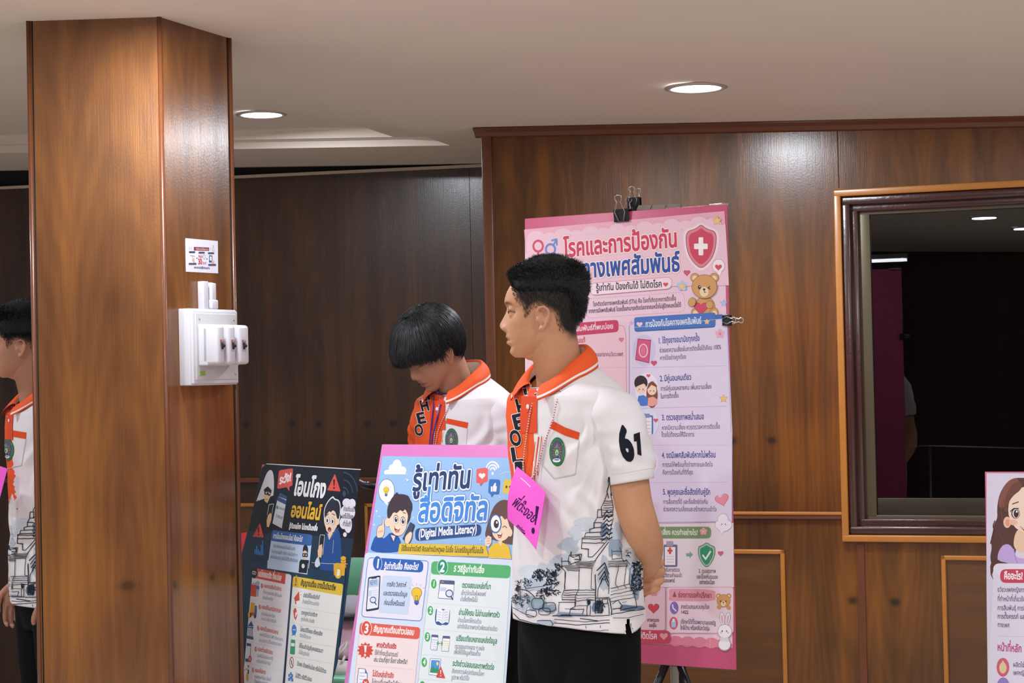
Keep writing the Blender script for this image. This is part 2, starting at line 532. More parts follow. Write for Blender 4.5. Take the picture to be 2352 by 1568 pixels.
# ---------------------------------------------------------------- downlights
M_lamp = mat('lamp_diffuser', (.95, .97, 1.0, 1), 0.5, emit=14)
M_lrim = mat('lamp_rim', '#c9c4c2', 0.4, metal=.3)
LAMP_LABEL = ['bright round downlight above the tall pink poster', 'round downlight in the raised ceiling tray right of the column',
              'glaring downlight in front of the column top']
for i, (x, y, up, f) in enumerate(LAMPS):
    z = ceil_z(x) + up
    if i > 2 and False: continue
    t = thing('downlight', LAMP_LABEL[i] if i < 3 else 'round recessed ceiling downlight outside the picture, in a set partly invented', 'ceiling light', Matrix.Translation((x, y, z)), 'round ceiling downlights')
    mb = MB()
    rings = []
    for r, dz in ((.078, -.001), (.098, -.001), (.098, -.005), (.092, -.008), (.078, -.008)):
        rings.append([(r * math.cos(2 * PI * k / 48), r * math.sin(2 * PI * k / 48), dz) for k in range(48)])
    rings.append(rings[0])
    mb.loft(rings, M_lrim, cap=False)
    mb.build('rim', t)
    mb = MB(); mb.disc((0, 0, -.006), .078, M_lamp); mb.build('diffuser', t)
    ld = bpy.data.lights.new('downlight_glow', 'AREA')
    ld.shape = 'DISK'; ld.size = .15; ld.energy = LAMP_W * f; ld.color = (0.86, 0.92, 1.0)
    lo = bpy.data.objects.new('lamp', ld); COL.objects.link(lo)
    lo.parent = t; lo.location = (0, 0, -.012)

t = thing('fluorescent_batten', 'twin fluorescent batten on the ceiling far behind the photographer', 'ceiling light', Matrix.Translation((-4.13, -4.64, ceil_z(-4.13))) @ Matrix.Rotation(-TH, 4, 'Z'))
mb = MB(); mb.box(-.20, .20, -.06, .06, -.045, 0, M_white, bev=.006); mb.build('housing', t)
for y in (-.03, .03):
    mb = MB(); mb.tube([(-.19, y, -.062), (.19, y, -.062)], .013, M_lamp, seg=12); mb.build('tube', t)

# ---------------------------------------------------------------- column
CC = Vector((-.8946, 4.72, 0))
dl = Vector((-.961, .276, 0)); dr = Vector((.438, .899, 0))
LL, LR = .3816, .3135
pts = [CC, CC + dr * LR, CC + dr * LR + dl * LL, CC + dl * LL]
mb = MB()
o_ = CC
loc = [(p - o_) for p in pts]
mb.prism([(p.x, p.y, 0) for p in loc], (0, 0, 2.45), M_pil)
struct('wall_column', mb, 'square teak veneer column', Matrix.Translation(o_))
mb = MB()
for p in loc:
    mb.tube([(p.x, p.y, 0), (p.x, p.y, 2.42)], .0065, M_darktrim, seg=8)
nl = Vector((-.276, -.961, 0)); nr = Vector((.899, -.438, 0))
for p, dd, nn in ((loc[3], -dl, nl), (loc[1], -dr, nr), ):
    q = p + dd * .011
    mb.tube([(q.x, q.y, 0), (q.x, q.y, 2.42)], .002, M_black, seg=6)
struct('trim_13', mb, 'rounded corner beads of the column', Matrix.Translation(o_))

# ================================================================ lettering and print graphics
GLY = {}
def _contours(body):
    c = bpy.data.curves.new('lettering', 'FONT'); c.body = body; c.size = 1.0; c.resolution_u = 3
    o = bpy.data.objects.new('lettering', c); COL.objects.link(o)
    dg = bpy.context.evaluated_depsgraph_get()
    cu = o.evaluated_get(dg).to_curve(dg)
    out = []
    for s in cu.splines:
        bp = s.bezier_points; n = len(bp); pts = []
        if n == 0:
            pts = [(p.co.x, p.co.y) for p in s.points]
        for i in range(n):
            a, b = bp[i], bp[(i + 1) % n]
            p0, p1, p2, p3 = a.co, a.handle_right, b.handle_left, b.co
            straight = abs((p1 - p0).cross(p3 - p0).z) < 1e-5 and abs((p2 - p0).cross(p3 - p0).z) < 1e-5
            ts = (0.0,) if straight else (0.0, 0.34, 0.67)
            for t in ts:
                q = p0 * (1 - t) ** 3 + p1 * 3 * t * (1 - t) ** 2 + p2 * 3 * t * t * (1 - t) + p3 * t ** 3
                pts.append((q.x, q.y))
        # drop doubles
        cl = []
        for p in pts:
            if not cl or (abs(p[0] - cl[-1][0]) + abs(p[1] - cl[-1][1])) > 0.004: cl.append(p)
        if len(cl) > 2: out.append(cl)
    bpy.data.objects.remove(o); bpy.data.curves.remove(c)
    return out
def area2(c):
    return sum(c[i][0] * c[(i + 1) % len(c)][1] - c[(i + 1) % len(c)][0] * c[i][1] for i in range(len(c))) / 2
def inside(p, c):
    r = False; n = len(c)
    for i in range(n):
        (x1, y1), (x2, y2) = c[i], c[(i + 1) % n]
        if (y1 > p[1]) != (y2 > p[1]) and p[0] < (x2 - x1) * (p[1] - y1) / (y2 - y1) + x1: r = not r
    return r
ABOVE = 'ัิีึืํ็'; TONE = '่้๊๋์'; BELOW = 'ุู'
BAR_X0 = None
def glyph(ch):
    """(list of contours, list of triangulated fills, advance) in em units, pen at 0"""
    global BAR_X0
    if ch in GLY: return GLY[ch]
    if BAR_X0 is None: BAR_X0 = min(p[0] for p in _contours('|')[0])
    if ch == ' ': 
        GLY[ch] = ([], [], 0.28); return GLY[ch]
    if ch in ABOVE + TONE + BELOW:
        pre = glyph('ก'); cs = _contours('ก' + ch)[len(pre[0]):]
        cs = [[(x - pre[2], y) for x, y in c] for c in cs]; adv = 0.0
    else:
        cs = _contours(ch)
        full = _contours(ch + '|')
        adv = min(p[0] for p in full[-1]) - BAR_X0
    # group: holes (opposite orientation, inside an outer)
    fills = []
    if cs:
        ar = [area2(c) for c in cs]
        big = max(range(len(cs)), key=lambda i: abs(ar[i])); sg = 1 if ar[big] > 0 else -1
        outs = [i for i in range(len(cs)) if ar[i] * sg > 0]
        for i in outs:
            hs = [cs[j] for j in range(len(cs)) if ar[j] * sg < 0 and inside(cs[j][0], cs[i])]
            polys = [[Vector((x, y, 0)) for x, y in c] for c in [cs[i]] + hs]
            flat = [p for c in [cs[i]] + hs for p in c]
            fills.append((flat, tessellate_polygon(polys)))
    GLY[ch] = (cs, fills, adv)
    return GLY[ch]
def layout(s):
    """[(char, x, y)] and total width; tone marks are lifted over upper vowels"""
    x = 0.0; out = []; prev = ''; 
    for i, ch in enumerate(s):
        g = glyph(ch)
        if ch in ABOVE + TONE + BELOW:
            dy = 0.0; dx = 0.0
            if ch in TONE:
                up = (prev in ABOVE and prev != '') or (i + 1 < len(s) and s[i + 1] == 'ำ')
                if up: dy = 0.21
            base = next((c for c in reversed(s[:i]) if c not in ABOVE + TONE + BELOW), '')
            if base and base in 'ปฝฟฬ' and ch not in BELOW: dx = -0.12
            out.append((ch, x + dx, dy))
        else:
            out.append((ch, x, 0.0)); x += g[2]
        prev = ch
    return out, x
from mathutils.geometry import delaunay_2d_cdt
def ribbon_faces(u, w, closed=False, rnd=True):
    n = len(u); vs, fs = [], []; h = w / 2
    for i in range(n if closed else n - 1):
        (x0, y0), (x1, y1) = u[i], u[(i + 1) % n]
        dx, dy = x1 - x0, y1 - y0; L = math.hypot(dx, dy)
        if L < 1e-9: continue
        nx, ny = -dy / L * h, dx / L * h; b = len(vs)
        vs += [(x0 + nx, y0 + ny), (x0 - nx, y0 - ny), (x1 - nx, y1 - ny), (x1 + nx, y1 + ny)]
        fs.append((b, b + 1, b + 2, b + 3))
    if rnd:
        for (x, y) in u:
            b = len(vs)
            vs += [(x + h * math.cos(k * PI / 4 + .2), y + h * math.sin(k * PI / 4 + .2)) for k in range(8)]
            fs.append(tuple(range(b, b + 8)))
    return vs, fs
def union(vs, fs):
    if len(fs) < 2: return vs, fs
    sc = max(max(abs(v[0]) for v in vs), max(abs(v[1]) for v in vs), 1e-9)
    ar_ = [area2([vs[i] for i in f]) for f in fs]; mx_ = max(abs(a) for a in ar_)
    fs = [f if a > 0 else tuple(reversed(f)) for f, a in zip(fs, ar_) if abs(a) > mx_ * 1e-5]
    r = delaunay_2d_cdt([Vector((v[0] / sc, v[1] / sc)) for v in vs], [], [list(f) for f in fs], 0, 1e-6, True)
    return [(v.x * sc, v.y * sc) for v in r[0]], [tuple(f) for f, o in zip(r[2], r[5]) if len(o)]
GM = {}
def glyph_mesh(ch, b):
    # filled letter thickened by b em on every side, as one clean flat mesh
    b = round(b, 2) if b < .08 else round(b * 50) / 50; k = (ch, b)
    if k not in GM:
        cs, fills, adv = glyph(ch); vs, fs = [], []
        for fl_, tr in fills:
            o = len(vs); vs += fl_; fs += [tuple(i + o for i in t) for t in tr]
        if b > 0:
            for c in cs:
                v2, f2 = ribbon_faces(c, 2 * b, True, b > .012); o = len(vs); vs += v2; fs += [tuple(i + o for i in f) for f in f2]
        GM[k] = union(vs, fs) if (b > 0 and fs) else (vs, fs)
    return GM[k]
XH = None
def xheight():
    global XH
    if XH is None: XH = max(p[1] for c in glyph('น')[0] for p in c)
    return XH

def chaikin(pts, closed, it=2):
    pts = [(float(p[0]), float(p[1])) for p in pts]
    for k in range(it):
        n = len(pts); out = [] if closed else [pts[0]]
        for i in range(n if closed else n - 1):
            a, b = pts[i], pts[(i + 1) % n]
            out += [(a[0] * .75 + b[0] * .25, a[1] * .75 + b[1] * .25), (a[0] * .25 + b[0] * .75, a[1] * .25 + b[1] * .75)]
        if not closed: out.append(pts[-1])
        pts = out
    return pts
class Canvas:
    """flat print: shapes given in photograph crops, laid on the real sheet plane through to_uv"""
    def __init__(s, to_uv, kv):
        s.to_uv, s.kv = to_uv, kv
        s.soft = True; s.items = []; s.boxes = []; s.o = (0, 0, 1.0)
    def crop(s, x0, y0, sc): s.o = (x0, y0, sc); return s
    def U(s, p):
        return s.to_uv(s.o[0] + p[0] * s.o[2], s.o[1] + p[1] * s.o[2])
    def w(s, px): return px * s.o[2] * s.kv
    def _lay(s, pts, extra=0.0, n=1):
        x0 = min(p[0] for p in pts) - extra; x1 = max(p[0] for p in pts) + extra
        y0 = min(p[1] for p in pts) - extra; y1 = max(p[1] for p in pts) + extra
        l = 0
        for (a0, a1, b0, b1, k) in s.boxes:
            if a0 < x1 and a1 > x0 and b0 < y1 and b1 > y0 and k > l: l = k
        s.boxes.append((x0, x1, y0, y1, l + n))
        return l + 1
    def raw(s, uvs, faces, col, lay): s.items.append((uvs, faces, col, lay))
    def poly(s, pts, col, local=False, sm=None):
        if sm is None: sm = 8 <= len(pts) <= 26
        if sm and not local: pts = chaikin(pts, True)
        u = pts if local else [s.U(p) for p in pts]
        l = s._lay(u)
        tri = tessellate_polygon([[Vector((x, y, 0)) for x, y in u]])
        s.raw(u, tri, col, l)
    def _ribbon(s, u, w, col, lay, closed=False, rnd=True):
        x0, y0 = u[0]
        vs, fs = ribbon_faces([(p[0] - x0, p[1] - y0) for p in u], w, closed, rnd)
        if fs:
            vs, fs = union(vs, fs)
            s.raw([(p[0] + x0, p[1] + y0) for p in vs], fs, col, lay)
    def stroke(s, pts, w, col, closed=False):
        if s.soft and not closed and len(pts) >= 5: pts = chaikin(pts, False)
        u = [s.U(p) for p in pts]; ww = s.w(w)
        s._ribbon(u, ww, col, s._lay(u, ww), closed)
    def dash(s, pts, w, col, n=20, duty=.55):
        pts = [Vector((p[0], p[1])) for p in pts]
        segs = [(pts[i + 1] - pts[i]).length for i in range(len(pts) - 1)]; T = sum(segs)
        def atl(t):
            for i, L in enumerate(segs):
                if t <= L or i == len(segs) - 1: return pts[i].lerp(pts[i + 1], t / max(L, 1e-6))
                t -= L
        u0 = [s.U(p) for p in pts]; lay = s._lay(u0, s.w(w))
        for k in range(n):
            a, b = T * k / n, T * (k + duty) / n
            s._ribbon([s.U(atl(a)), s.U(atl(b))], s.w(w), col, lay, rnd=False)
    def ell(s, cx, cy, rx, ry, col, rot=0, n=28, a0=0, a1=2 * PI):
        s.poly(s.epts(cx, cy, rx, ry, rot, n, a0, a1), col, sm=False)
    def epts(s, cx, cy, rx, ry, rot=0, n=28, a0=0, a1=2 * PI):
        full = abs(a1 - a0 - 2 * PI) < 1e-6; out = []
        for k in range(n if full else n + 1):
            a = a0 + (a1 - a0) * k / n
            x, y = rx * math.cos(a), ry * math.sin(a)
            out.append((cx + x * math.cos(rot) - y * math.sin(rot), cy + x * math.sin(rot) + y * math.cos(rot)))
        return out
    def ring(s, cx, cy, rx, ry, w, col, rot=0): s.stroke(s.epts(cx, cy, rx, ry, rot), w, col, True)
    def quadr(s, q, r, n=5):
        """rounded quadrilateral through corners q (tl,tr,br,bl) with corner radius r (z px)"""
        out = []
        for i in range(4):
            p, a, b = Vector(q[i]), Vector(q[i - 1]), Vector(q[(i + 1) % 4])
            da, db = (a - p), (b - p)
            ra = min(r, da.length * .49); rb = min(r, db.length * .49)
            A = p + da.normalized() * ra; B = p + db.normalized() * rb
            for k in range(n + 1):
                t = k / n
                out.append(tuple(A * (1 - t) ** 2 + p * 2 * t * (1 - t) + B * t * t))
        return out
    def rr(s, q, r, col, line=None, lw=3):
        if len(q) == 4 and not hasattr(q[0], '__len__'):
            x0, y0, x1, y1 = q; q = [(x0, y0), (x1, y0), (x1, y1), (x0, y1)]
        p = s.quadr(q, r)
        if col: s.poly(p, col)
        if line: s.stroke(p, lw, line, True)
    def heart(s, cx, cy, r, col, rot=0, line=None, lw=2):
        pts = []
        for k in range(30):
            t = 2 * PI * k / 30
            x = 16 * math.sin(t) ** 3 / 16 * r; y = -(13 * math.cos(t) - 5 * math.cos(2 * t) - 2 * math.cos(3 * t) - math.cos(4 * t)) / 16 * r
            pts.append((cx + x * math.cos(rot) - y * math.sin(rot), cy + x * math.sin(rot) + y * math.cos(rot)))
        s.poly(pts, col)
        if line: s.stroke(pts, lw, line, True)
    def star(s, cx, cy, r, col, n=5, inner=.5, rot=-PI / 2, line=None, lw=2):
        pts = []
        for k in range(2 * n):
            a = rot + PI * k / n; q = r if k % 2 == 0 else r * inner
            pts.append((cx + q * math.cos(a), cy + q * math.sin(a)))
        s.poly(pts, col, sm=False)
        if line: s.stroke(pts, lw, line, True)
    def cloud(s, blobs, col, line=None, lw=2):
        if line:
            for (x, y, rx, ry) in blobs: s.ell(x, y, rx + lw, ry + lw, line)
        lay = None
        for (x, y, rx, ry) in blobs: s.ell(x, y, rx, ry, col)
    def flower(s, cx, cy, r, col, mid):
        for k in range(5):
            a = -PI / 2 + 2 * PI * k / 5
            s.ell(cx + r * .6 * math.cos(a), cy + r * .6 * math.sin(a), r * .42, r * .42, col, n=14)
        s.ell(cx, cy, r * .28, r * .28, mid, n=12)
    def text(s, body, p0, p1, h, col, bold=0.0, outs=()):
        """baseline from p0 to p1 (crop px); h = consonant height in crop px; outs = [(px width, colour)] drawn beneath"""
        lay_, wd = layout(body)
        a, b = Vector(s.U(p0)), Vector(s.U(p1))
        ex = (b - a); Ln = ex.length; ex = ex / Ln; ey = Vector((-ex.y, ex.x)) * getattr(s, 'ys', 1.0)
        sx = Ln / max(wd, 1e-6); sy = s.w(h) / xheight()
        allp = []
        def put(bw, colr, lay):
            for i, (ch, x, y) in enumerate(lay_):
                vs, fs = glyph_mesh(ch, bw / sy)
                if not fs: continue
                s.raw([tuple(a + ex * ((p[0] + x) * sx) + ey * ((p[1] + y) * sy)) for p in vs], fs, colr, lay + .04 * (i % 4))
        for ch, x, y in lay_:
            for c in glyph(ch)[0]: allp += [tuple(a + ex * ((p[0] + x) * sx) + ey * ((p[1] + y) * sy)) for p in c]
        if not allp: return
        l = s._lay(allp, max([s.w(o[0]) for o in outs], default=0), n=1 + len(outs))
        for i, (ow, oc) in enumerate(outs): put(s.w(ow), oc, l + i)
        put(s.w(bold), col, l + len(outs))
    def ctext(s, body, cx, y, h, col, slope=0.0, asp=1.0, **k):
        """centred text: width from the natural proportions times asp"""
        _, wd = layout(body)
        w = wd * h / xheight() * asp
        s.text(body, (cx - w / 2, y - slope * w / 2), (cx + w / 2, y + slope * w / 2), h, col, **k)
    def build(s, mb, to3, rough=0.45, eps=0.00012, spec=0.35):
        for uvs, faces, col, lay in s.items:
            m = mat('print_' + col.lstrip('#'), col, rough, spec=spec)
            vs = [to3(u[0], u[1], lay * eps) for u in uvs]
            mb.add(vs, faces, m)
        return mb

# ---------------------------------------------------------------- little cartoon figures used by the prints
SKIN = '#f6d9c0'; INK = '#3b3340'
def face_dots(c, cx, cy, r, eye='#33303a', mouth='smile', wink=False):
    c.ell(cx - r * .38, cy, r * .10, r * .15, eye, n=12)
    if wink:
        c.stroke([(cx + r * .28, cy - r * .1), (cx + r * .46, cy), (cx + r * .28, cy + r * .1)], r * .08, eye)
    else:
        c.ell(cx + r * .38, cy, r * .10, r * .15, eye, n=12)
    c.ell(cx - r * .6, cy + r * .28, r * .16, r * .1, '#f0a8a0', n=12); c.ell(cx + r * .6, cy + r * .28, r * .16, r * .1, '#f0a8a0', n=12)
def bear(c, cx, cy, r, body=True):
    br, li, ln = '#d8a268', '#f2dcb8', '#7a5238'
    if body:
        c.ell(cx, cy + r * 1.75, r * .85, r * 1.0, ln); c.ell(cx, cy + r * 1.75, r * .82, r * .97, br)
        for sx in (-1, 1):
            c.ell(cx + sx * r * .72, cy + r * 2.2, r * .38, r * .5, ln, rot=sx * .3); c.ell(cx + sx * r * .72, cy + r * 2.2, r * .35, r * .47, br, rot=sx * .3)
            c.ell(cx + sx * r * .74, cy + r * 2.25, r * .22, r * .32, li, rot=sx * .3)
    for sx in (-1, 1):
        c.ell(cx + sx * r * .78, cy - r * .72, r * .38, r * .38, ln); c.ell(cx + sx * r * .78, cy - r * .72, r * .35, r * .35, br)
        c.ell(cx + sx * r * .78, cy - r * .70, r * .2, r * .2, li)
    c.ell(cx, cy, r * 1.03, r * .98, ln); c.ell(cx, cy, r, r * .95, br)
    c.ell(cx - r * .02, cy + r * .42, r * .36, r * .4, li)
    c.ell(cx - r * .02, cy + r * .22, r * .11, r * .09, '#4a3228', n=12)
    c.stroke([(cx - r * .02, cy + r * .3), (cx, cy + r * .46), (cx + r * .12, cy + r * .46)], r * .05, '#4a3228')
    c.ell(cx - r * .4, cy + r * .05, r * .12, r * .17, '#33282a', n=14); c.ell(cx - r * .37, cy, r * .04, r * .05, '#ffffff', n=8)
    c.stroke([(cx + r * .45, cy - r * .02), (cx + r * .28, cy + r * .1), (cx + r * .46, cy + r * .2)], r * .07, '#33282a')
def magnifier(c, cx, cy, r, ang, col='#4a78c0', w=.22):
    c.ell(cx, cy, r, r, '#dfeaf8'); c.ring(cx, cy, r, r, r * w, col)
    c.stroke([(cx + math.cos(ang) * r, cy + math.sin(ang) * r), (cx + math.cos(ang) * r * 2, cy + math.sin(ang) * r * 2)], r * .36, '#3c4a70')
def bulb(c, cx, cy, r):
    for k in range(5):
        a = -PI / 2 + (k - 2) * .5
        c.stroke([(cx + r * 1.4 * math.cos(a), cy + r * 1.4 * math.sin(a)), (cx + r * 1.75 * math.cos(a), cy + r * 1.75 * math.sin(a))], r * .1, '#e8b070')
    c.ell(cx, cy, r, r, '#5a5350'); c.poly([(cx - r * .75, cy + r * .5), (cx + r * .75, cy + r * .5), (cx + r * .45, cy + r * 1.5), (cx - r * .45, cy + r * 1.5)], '#5a5350')
    c.ell(cx, cy, r * .93, r * .93, '#f2c93e'); c.poly([(cx - r * .68, cy + r * .5), (cx + r * .68, cy + r * .5), (cx + r * .4, cy + r * 1.45), (cx - r * .4, cy + r * 1.45)], '#f2c93e')
    c.stroke([(cx - r * .2, cy + r * 1.4), (cx - r * .25, cy + r * .5), (cx, cy + r * .7), (cx + r * .25, cy + r * .5), (cx + r * .2, cy + r * 1.4)], r * .08, '#7a6030')
    c.rr((cx - r * .42, cy + r * 1.45, cx + r * .42, cy + r * 2.1), r * .15, '#4a6fb8')
    c.ell(cx, cy + r * 2.15, r * .25, r * .15, '#33466f', n=12)
def warn(c, cx, cy, r, col='#e2574c', ink='#2a1a1a', sk=0.0):
    p = [(cx + sk * r, cy - r), (cx + r * .72, cy + r * .9), (cx - r * .72, cy + r * .75)]
    p2 = c.quadr([p[0], p[0], p[1], p[2]], r * .12)
    c.poly([p[0], p[1], p[2]], col); c.stroke([p[0], p[1], p[2]], r * .16, col, True)
    c.poly([(cx - r * .08, cy - r * .45), (cx + r * .13, cy - r * .45), (cx + r * .07, cy + r * .3), (cx - r * .03, cy + r * .3)], ink)
    c.ell(cx + r * .02, cy + r * .56, r * .1, r * .1, ink, n=12)

# ================================================================ poster boards
def board_frame(tl_px, depth, yaw, lean):
    """origin at the board's top-left front corner, x right, y into the board, z up along the board; right edge nearer by yaw, top leaning back by lean"""
    y_, l_ = math.radians(yaw), math.radians(lean)
    r = Vector((math.cos(y_), -math.sin(y_), 0))
    n = Vector((-math.sin(y_), -math.cos(y_), 0))
    u = Vector((0, 0, math.cos(l_))) - n * math.sin(l_)
    i = u.cross(r); i = -i if i.y < 0 else i
    M = Matrix.Identity(4)
    M.col[0][:3] = r; M.col[1][:3] = i; M.col[2][:3] = u
    M.col[3][:3] = at(tl_px[0], tl_px[1], depth)
    return M
def uv_of(M):
    Mi = M.inverted(); p0 = M.translation.copy(); n = Vector(M.col[1][:3])
    def f(px, py):
        q = Mi @ hit_plane(px, py, p0, n)
        return (q.x, q.z)
    return f
def make_board(name, label, M, W_, H_, edge_hex, sheet_px, sheet_hex, fill, kv, corner=0.0):
    t = thing(name, label, 'poster', M)
    mb = MB()
    mb.box(0, W_, 0, .005, -H_, 0, mat('board_' + edge_hex.lstrip('#'), edge_hex, 0.42, noise_amt=.04, noise_scale=25), bev=.0015)
    mb.build('board', t)
    f = uv_of(M)
    c = Canvas(f, kv)
    c.poly(sheet_px, sheet_hex)
    fill(c)
    mb = MB()
    c.build(mb, lambda u, v, h: Vector((u, -h - .0006, v)))
    mb.build('printed_sheet', t)
    return t

# ---- tall pink poster
def red_fill(c):
    c.crop(1150, 430, .3634)
    # upper wash and scalloped clouds
    c.poly([(150, 268), (1415, 150), (1424, 300), (158, 420)], '#f0b4c6')
    for k in range(14):
        c.ell(225 + k * 86, 325 - k * 7.6 + (k % 2) * 18, 58, 50, '#f3cbda', n=20)
    c.poly([(165, 330), (1424, 235), (1445, 620), (175, 640)], '#f3cbda')
    c.stroke([(812, 1560), (815, 900), (838, 850)], 4, '#7f8fc4')
    c.poly([(815, 850), (1432, 800), (1466, 1568), (812, 1568)], '#e6d9ef')
    c.poly([(150, 860), (790, 870), (800, 1568), (205, 1568)], '#f4cdd9')
    c.stroke([(745, 868), (780, 880), (792, 930), (800, 1560)], 3, '#d98ba6')
    c.stroke([(815, 1560), (815, 870)], 3, '#7f8fc4'); c.stroke([(1405, 815), (1432, 850), (1458, 1560)], 3, '#8fa0d2')
    # gender signs
    c.ring(240, 372, 30, 34, 15, '#d4566f'); c.stroke([(240, 408), (238, 470)], 14, '#d4566f'); c.stroke([(212, 440), (268, 434)], 13, '#d4566f')
    c.ring(318, 392, 29, 32, 14, '#6f8fcf'); c.stroke([(336, 366), (356, 330)], 11, '#6f8fcf'); c.stroke([(326, 336), (357, 328), (358, 364)], 10, '#6f8fcf')
    # titles
    O = ((15, '#ecb5b0'), (12, '#fbe9ee'))
    c.text('โรคและการป้องกัน', (404, 440), (1124, 374), 84, '#d6405e', bold=5, outs=O)
    O2 = ((15, '#ecb8b6'), (12, '#fbeaf0'))
    c.text('ทางเพศสัมพันธ์', (515, 572), (1138, 527), 86, '#2f53a3', bold=5, outs=O2)
    c.text('ติดต่อ', (205, 594), (505, 573), 86, '#2f53a3', bold=5, outs=O2)
    # shield
    def shield(cx, cy, w, h, col): 
        p = [(cx, cy - h), (cx + w * .35, cy - h * .78), (cx + w, cy - h * .66), (cx + w, cy - h * .05), (cx + w * .8, cy + h * .45), (cx + w * .4, cy + h * .82), (cx, cy + h),
             (cx - w * .4, cy + h * .82), (cx - w * .8, cy + h * .45), (cx - w, cy - h * .05), (cx - w, cy - h * .66), (cx - w * .35, cy - h * .78)]
        c.poly(p, col)
    shield(1270, 374, 112, 158, '#f8e4ec'); shield(1270, 373, 97, 142, '#8f3a4c'); shield(1270, 373, 93, 138, '#e58a98'); shield(1270, 373, 78, 118, '#d24a63')
    c.rr((1254, 316, 1284, 430), 6, '#fdf4f6'); c.rr((1226, 356, 1312, 391), 6, '#fdf4f6')
    c.star(1371, 212, 30, '#efd08a', line='#d9a86a'); c.heart(1180, 540, 20, '#dd5c78', line='#a84a60')
    c.ell(1380, 497, 41, 44, '#d59ab4'); c.ell(1380, 497, 38, 41, '#fbeef3'); c.poly([(1370, 535), (1400, 530), (1388, 562)], '#fbeef3'); c.heart(1380, 505, 22, '#d9506a')
    c.star(1145, 270, 10, '#cfc2d8', n=4, inner=.3)
    bear(c, 1292, 628, 78)
    c.heart(1268, 762, 44, '#8a3850'); c.heart(1268, 762, 41, '#d8506f')
    c.ell(1214, 726, 24, 30, '#7a5238', rot=.3); c.ell(1214, 726, 22, 28, '#d8a268', rot=.3); c.ell(1322, 742, 24, 26, '#7a5238'); c.ell(1322, 742, 22, 24, '#d8a268')
    c.flower(1150, 622, 34, '#b9cdf0', '#b9cdf0'); c.star(1150, 626, 26, '#efcb84')
    c.star(1412, 732, 24, '#b7c9ee', line='#93a8da')
    # subtitle pill
    c.rr([(568, 607), (1085, 566), (1085, 640), (568, 683)], 36, '#f8e3ec', line='#d98ba6', lw=3)
    c.text('รู้เท่าทัน ป้องกันได้ ไม่ติดโรค', (606, 655), (1023, 630), 31, '#40304a', bold=1.2)
    c.heart(1046, 614, 16, '#d9506a')
    c.dash(c.quadr([(545, 705), (1160, 662), (1165, 785), (545, 828)], 30), 2.5, '#c58aa5', n=90)
    c.text('โรคติดต่อทางเพศสัมพันธ์ (STIs) คือ โรคที่เกิดจากการติดเชื้อ', (585, 752), (1110, 714), 20, '#5a4560', bold=.7)
    c.text('จากการมีเพศสัมพันธ์ โดยเชื้อสามารถติดต่อจากคนหนึ่งไปสู่อีกคนหนึ่งได้', (557, 795), (1142, 755), 20, '#5a4560', bold=.7)
    # left column
    c.rr([(200, 880), (745, 836), (747, 914), (205, 960)], 26, '#cf4668')
    c.text('โรคติดต่อทางเพศสัมพันธ์ที่พบบ่อย', (238, 927), (714, 892), 25, '#fbeef3', bold=1)
    c.heart(764, 962, 15, '#e38aa0', line='#c45c78')
    c.text('หนองในแท้', (410, 985), (537, 980), 24, '#cf4668', bold=1)
    c.text('มีหนองออกจากอวัยวะเพศ', (545, 1070), (776, 1066), 20, '#6b5066', bold=.5)
    c.dash([(220, 1145), (800, 1137)], 2, '#d9a0b5', n=60)
    c.text('ซิฟิลิส', (410, 1230), (520, 1226), 24, '#cf4668', bold=1)
    # right column
    c.poly([(1355, 806), (1400, 802), (1408, 830), (1355, 834)], '#4d73bd')
    c.rr([(845, 828), (1360, 795), (1358, 884), (848, 913)], 18, '#3f62ab'); c.rr([(845, 822), (1360, 790), (1358, 878), (848, 907)], 18, '#4f79c4')
    c.heart(880, 866, 19, '#f3d3df'); c.text('การป้องกันโรคทางเพศสัมพันธ์', (918, 884), (1272, 860), 30, '#eef2fb', bold=1.2)
    c.star(828, 858, 18, '#d9b3dc'); c.star(1306, 850, 20, '#efcb84')
    c.stroke([(850, 885), (1435, 828)], 1.6, '#f6eef6')
    c.ell(908, 1030, 72, 100, '#d5cdec')
    # wrapped packet
    c.poly([(868, 956), (952, 964), (940, 1112), (852, 1090)], '#b23a5c'); c.poly([(872, 961), (947, 969), (936, 1106), (857, 1086)], '#dd5f86')
    c.ring(903, 1032, 26, 40, 8, '#f3ccd9'); c.ell(903, 1032, 17, 30, '#e8799a'); c.heart(970, 1110, 18, '#d8577a', line='#a84a60')
    c.flower(1388, 925, 30, '#efb4c8', '#d98ba6')
    T, B = '#2f4590', '#55496e'
    def item(t, tp, lines):
        c.text(t, tp[0], tp[1], 27, T, bold=1.0)
        for s_, a, b in lines: c.text(s_, a, b, 21, B, bold=.5)
    item('1. ใช้ถุงยางอนามัยทุกครั้ง', ((997, 987), (1260, 970)), [('ช่วยลดความเสี่ยงในการติดเชื้อได้เกือบ 100%', (1005, 1044), (1395, 1022)), ('หากใช้อย่างถูกต้อง', (1008, 1092), (1174, 1083))])
    c.dash([(835, 1140), (1425, 1127)], 2.5, '#b5a5cc', n=60)
    # couple
    c.ell(925, 1275, 78, 108, '#cfdcf4'); c.ell(925, 1275, 74, 104, '#f1e9f6')
    c.ell(958, 1310, 36, 84, '#8a4f3a'); c.ell(888, 1235, 42, 46, '#3c2e33')
    c.poly([(862, 1375), (872, 1318), (905, 1312), (930, 1330), (932, 1378), (900, 1382)], '#4f7fcf')
    c.poly([(930, 1380), (934, 1330), (965, 1322), (992, 1340), (992, 1368), (962, 1384)], '#f0a898')
    c.ell(890, 1270, 32, 36, SKIN, n=20); c.ell(958, 1280, 29, 33, SKIN, n=20)
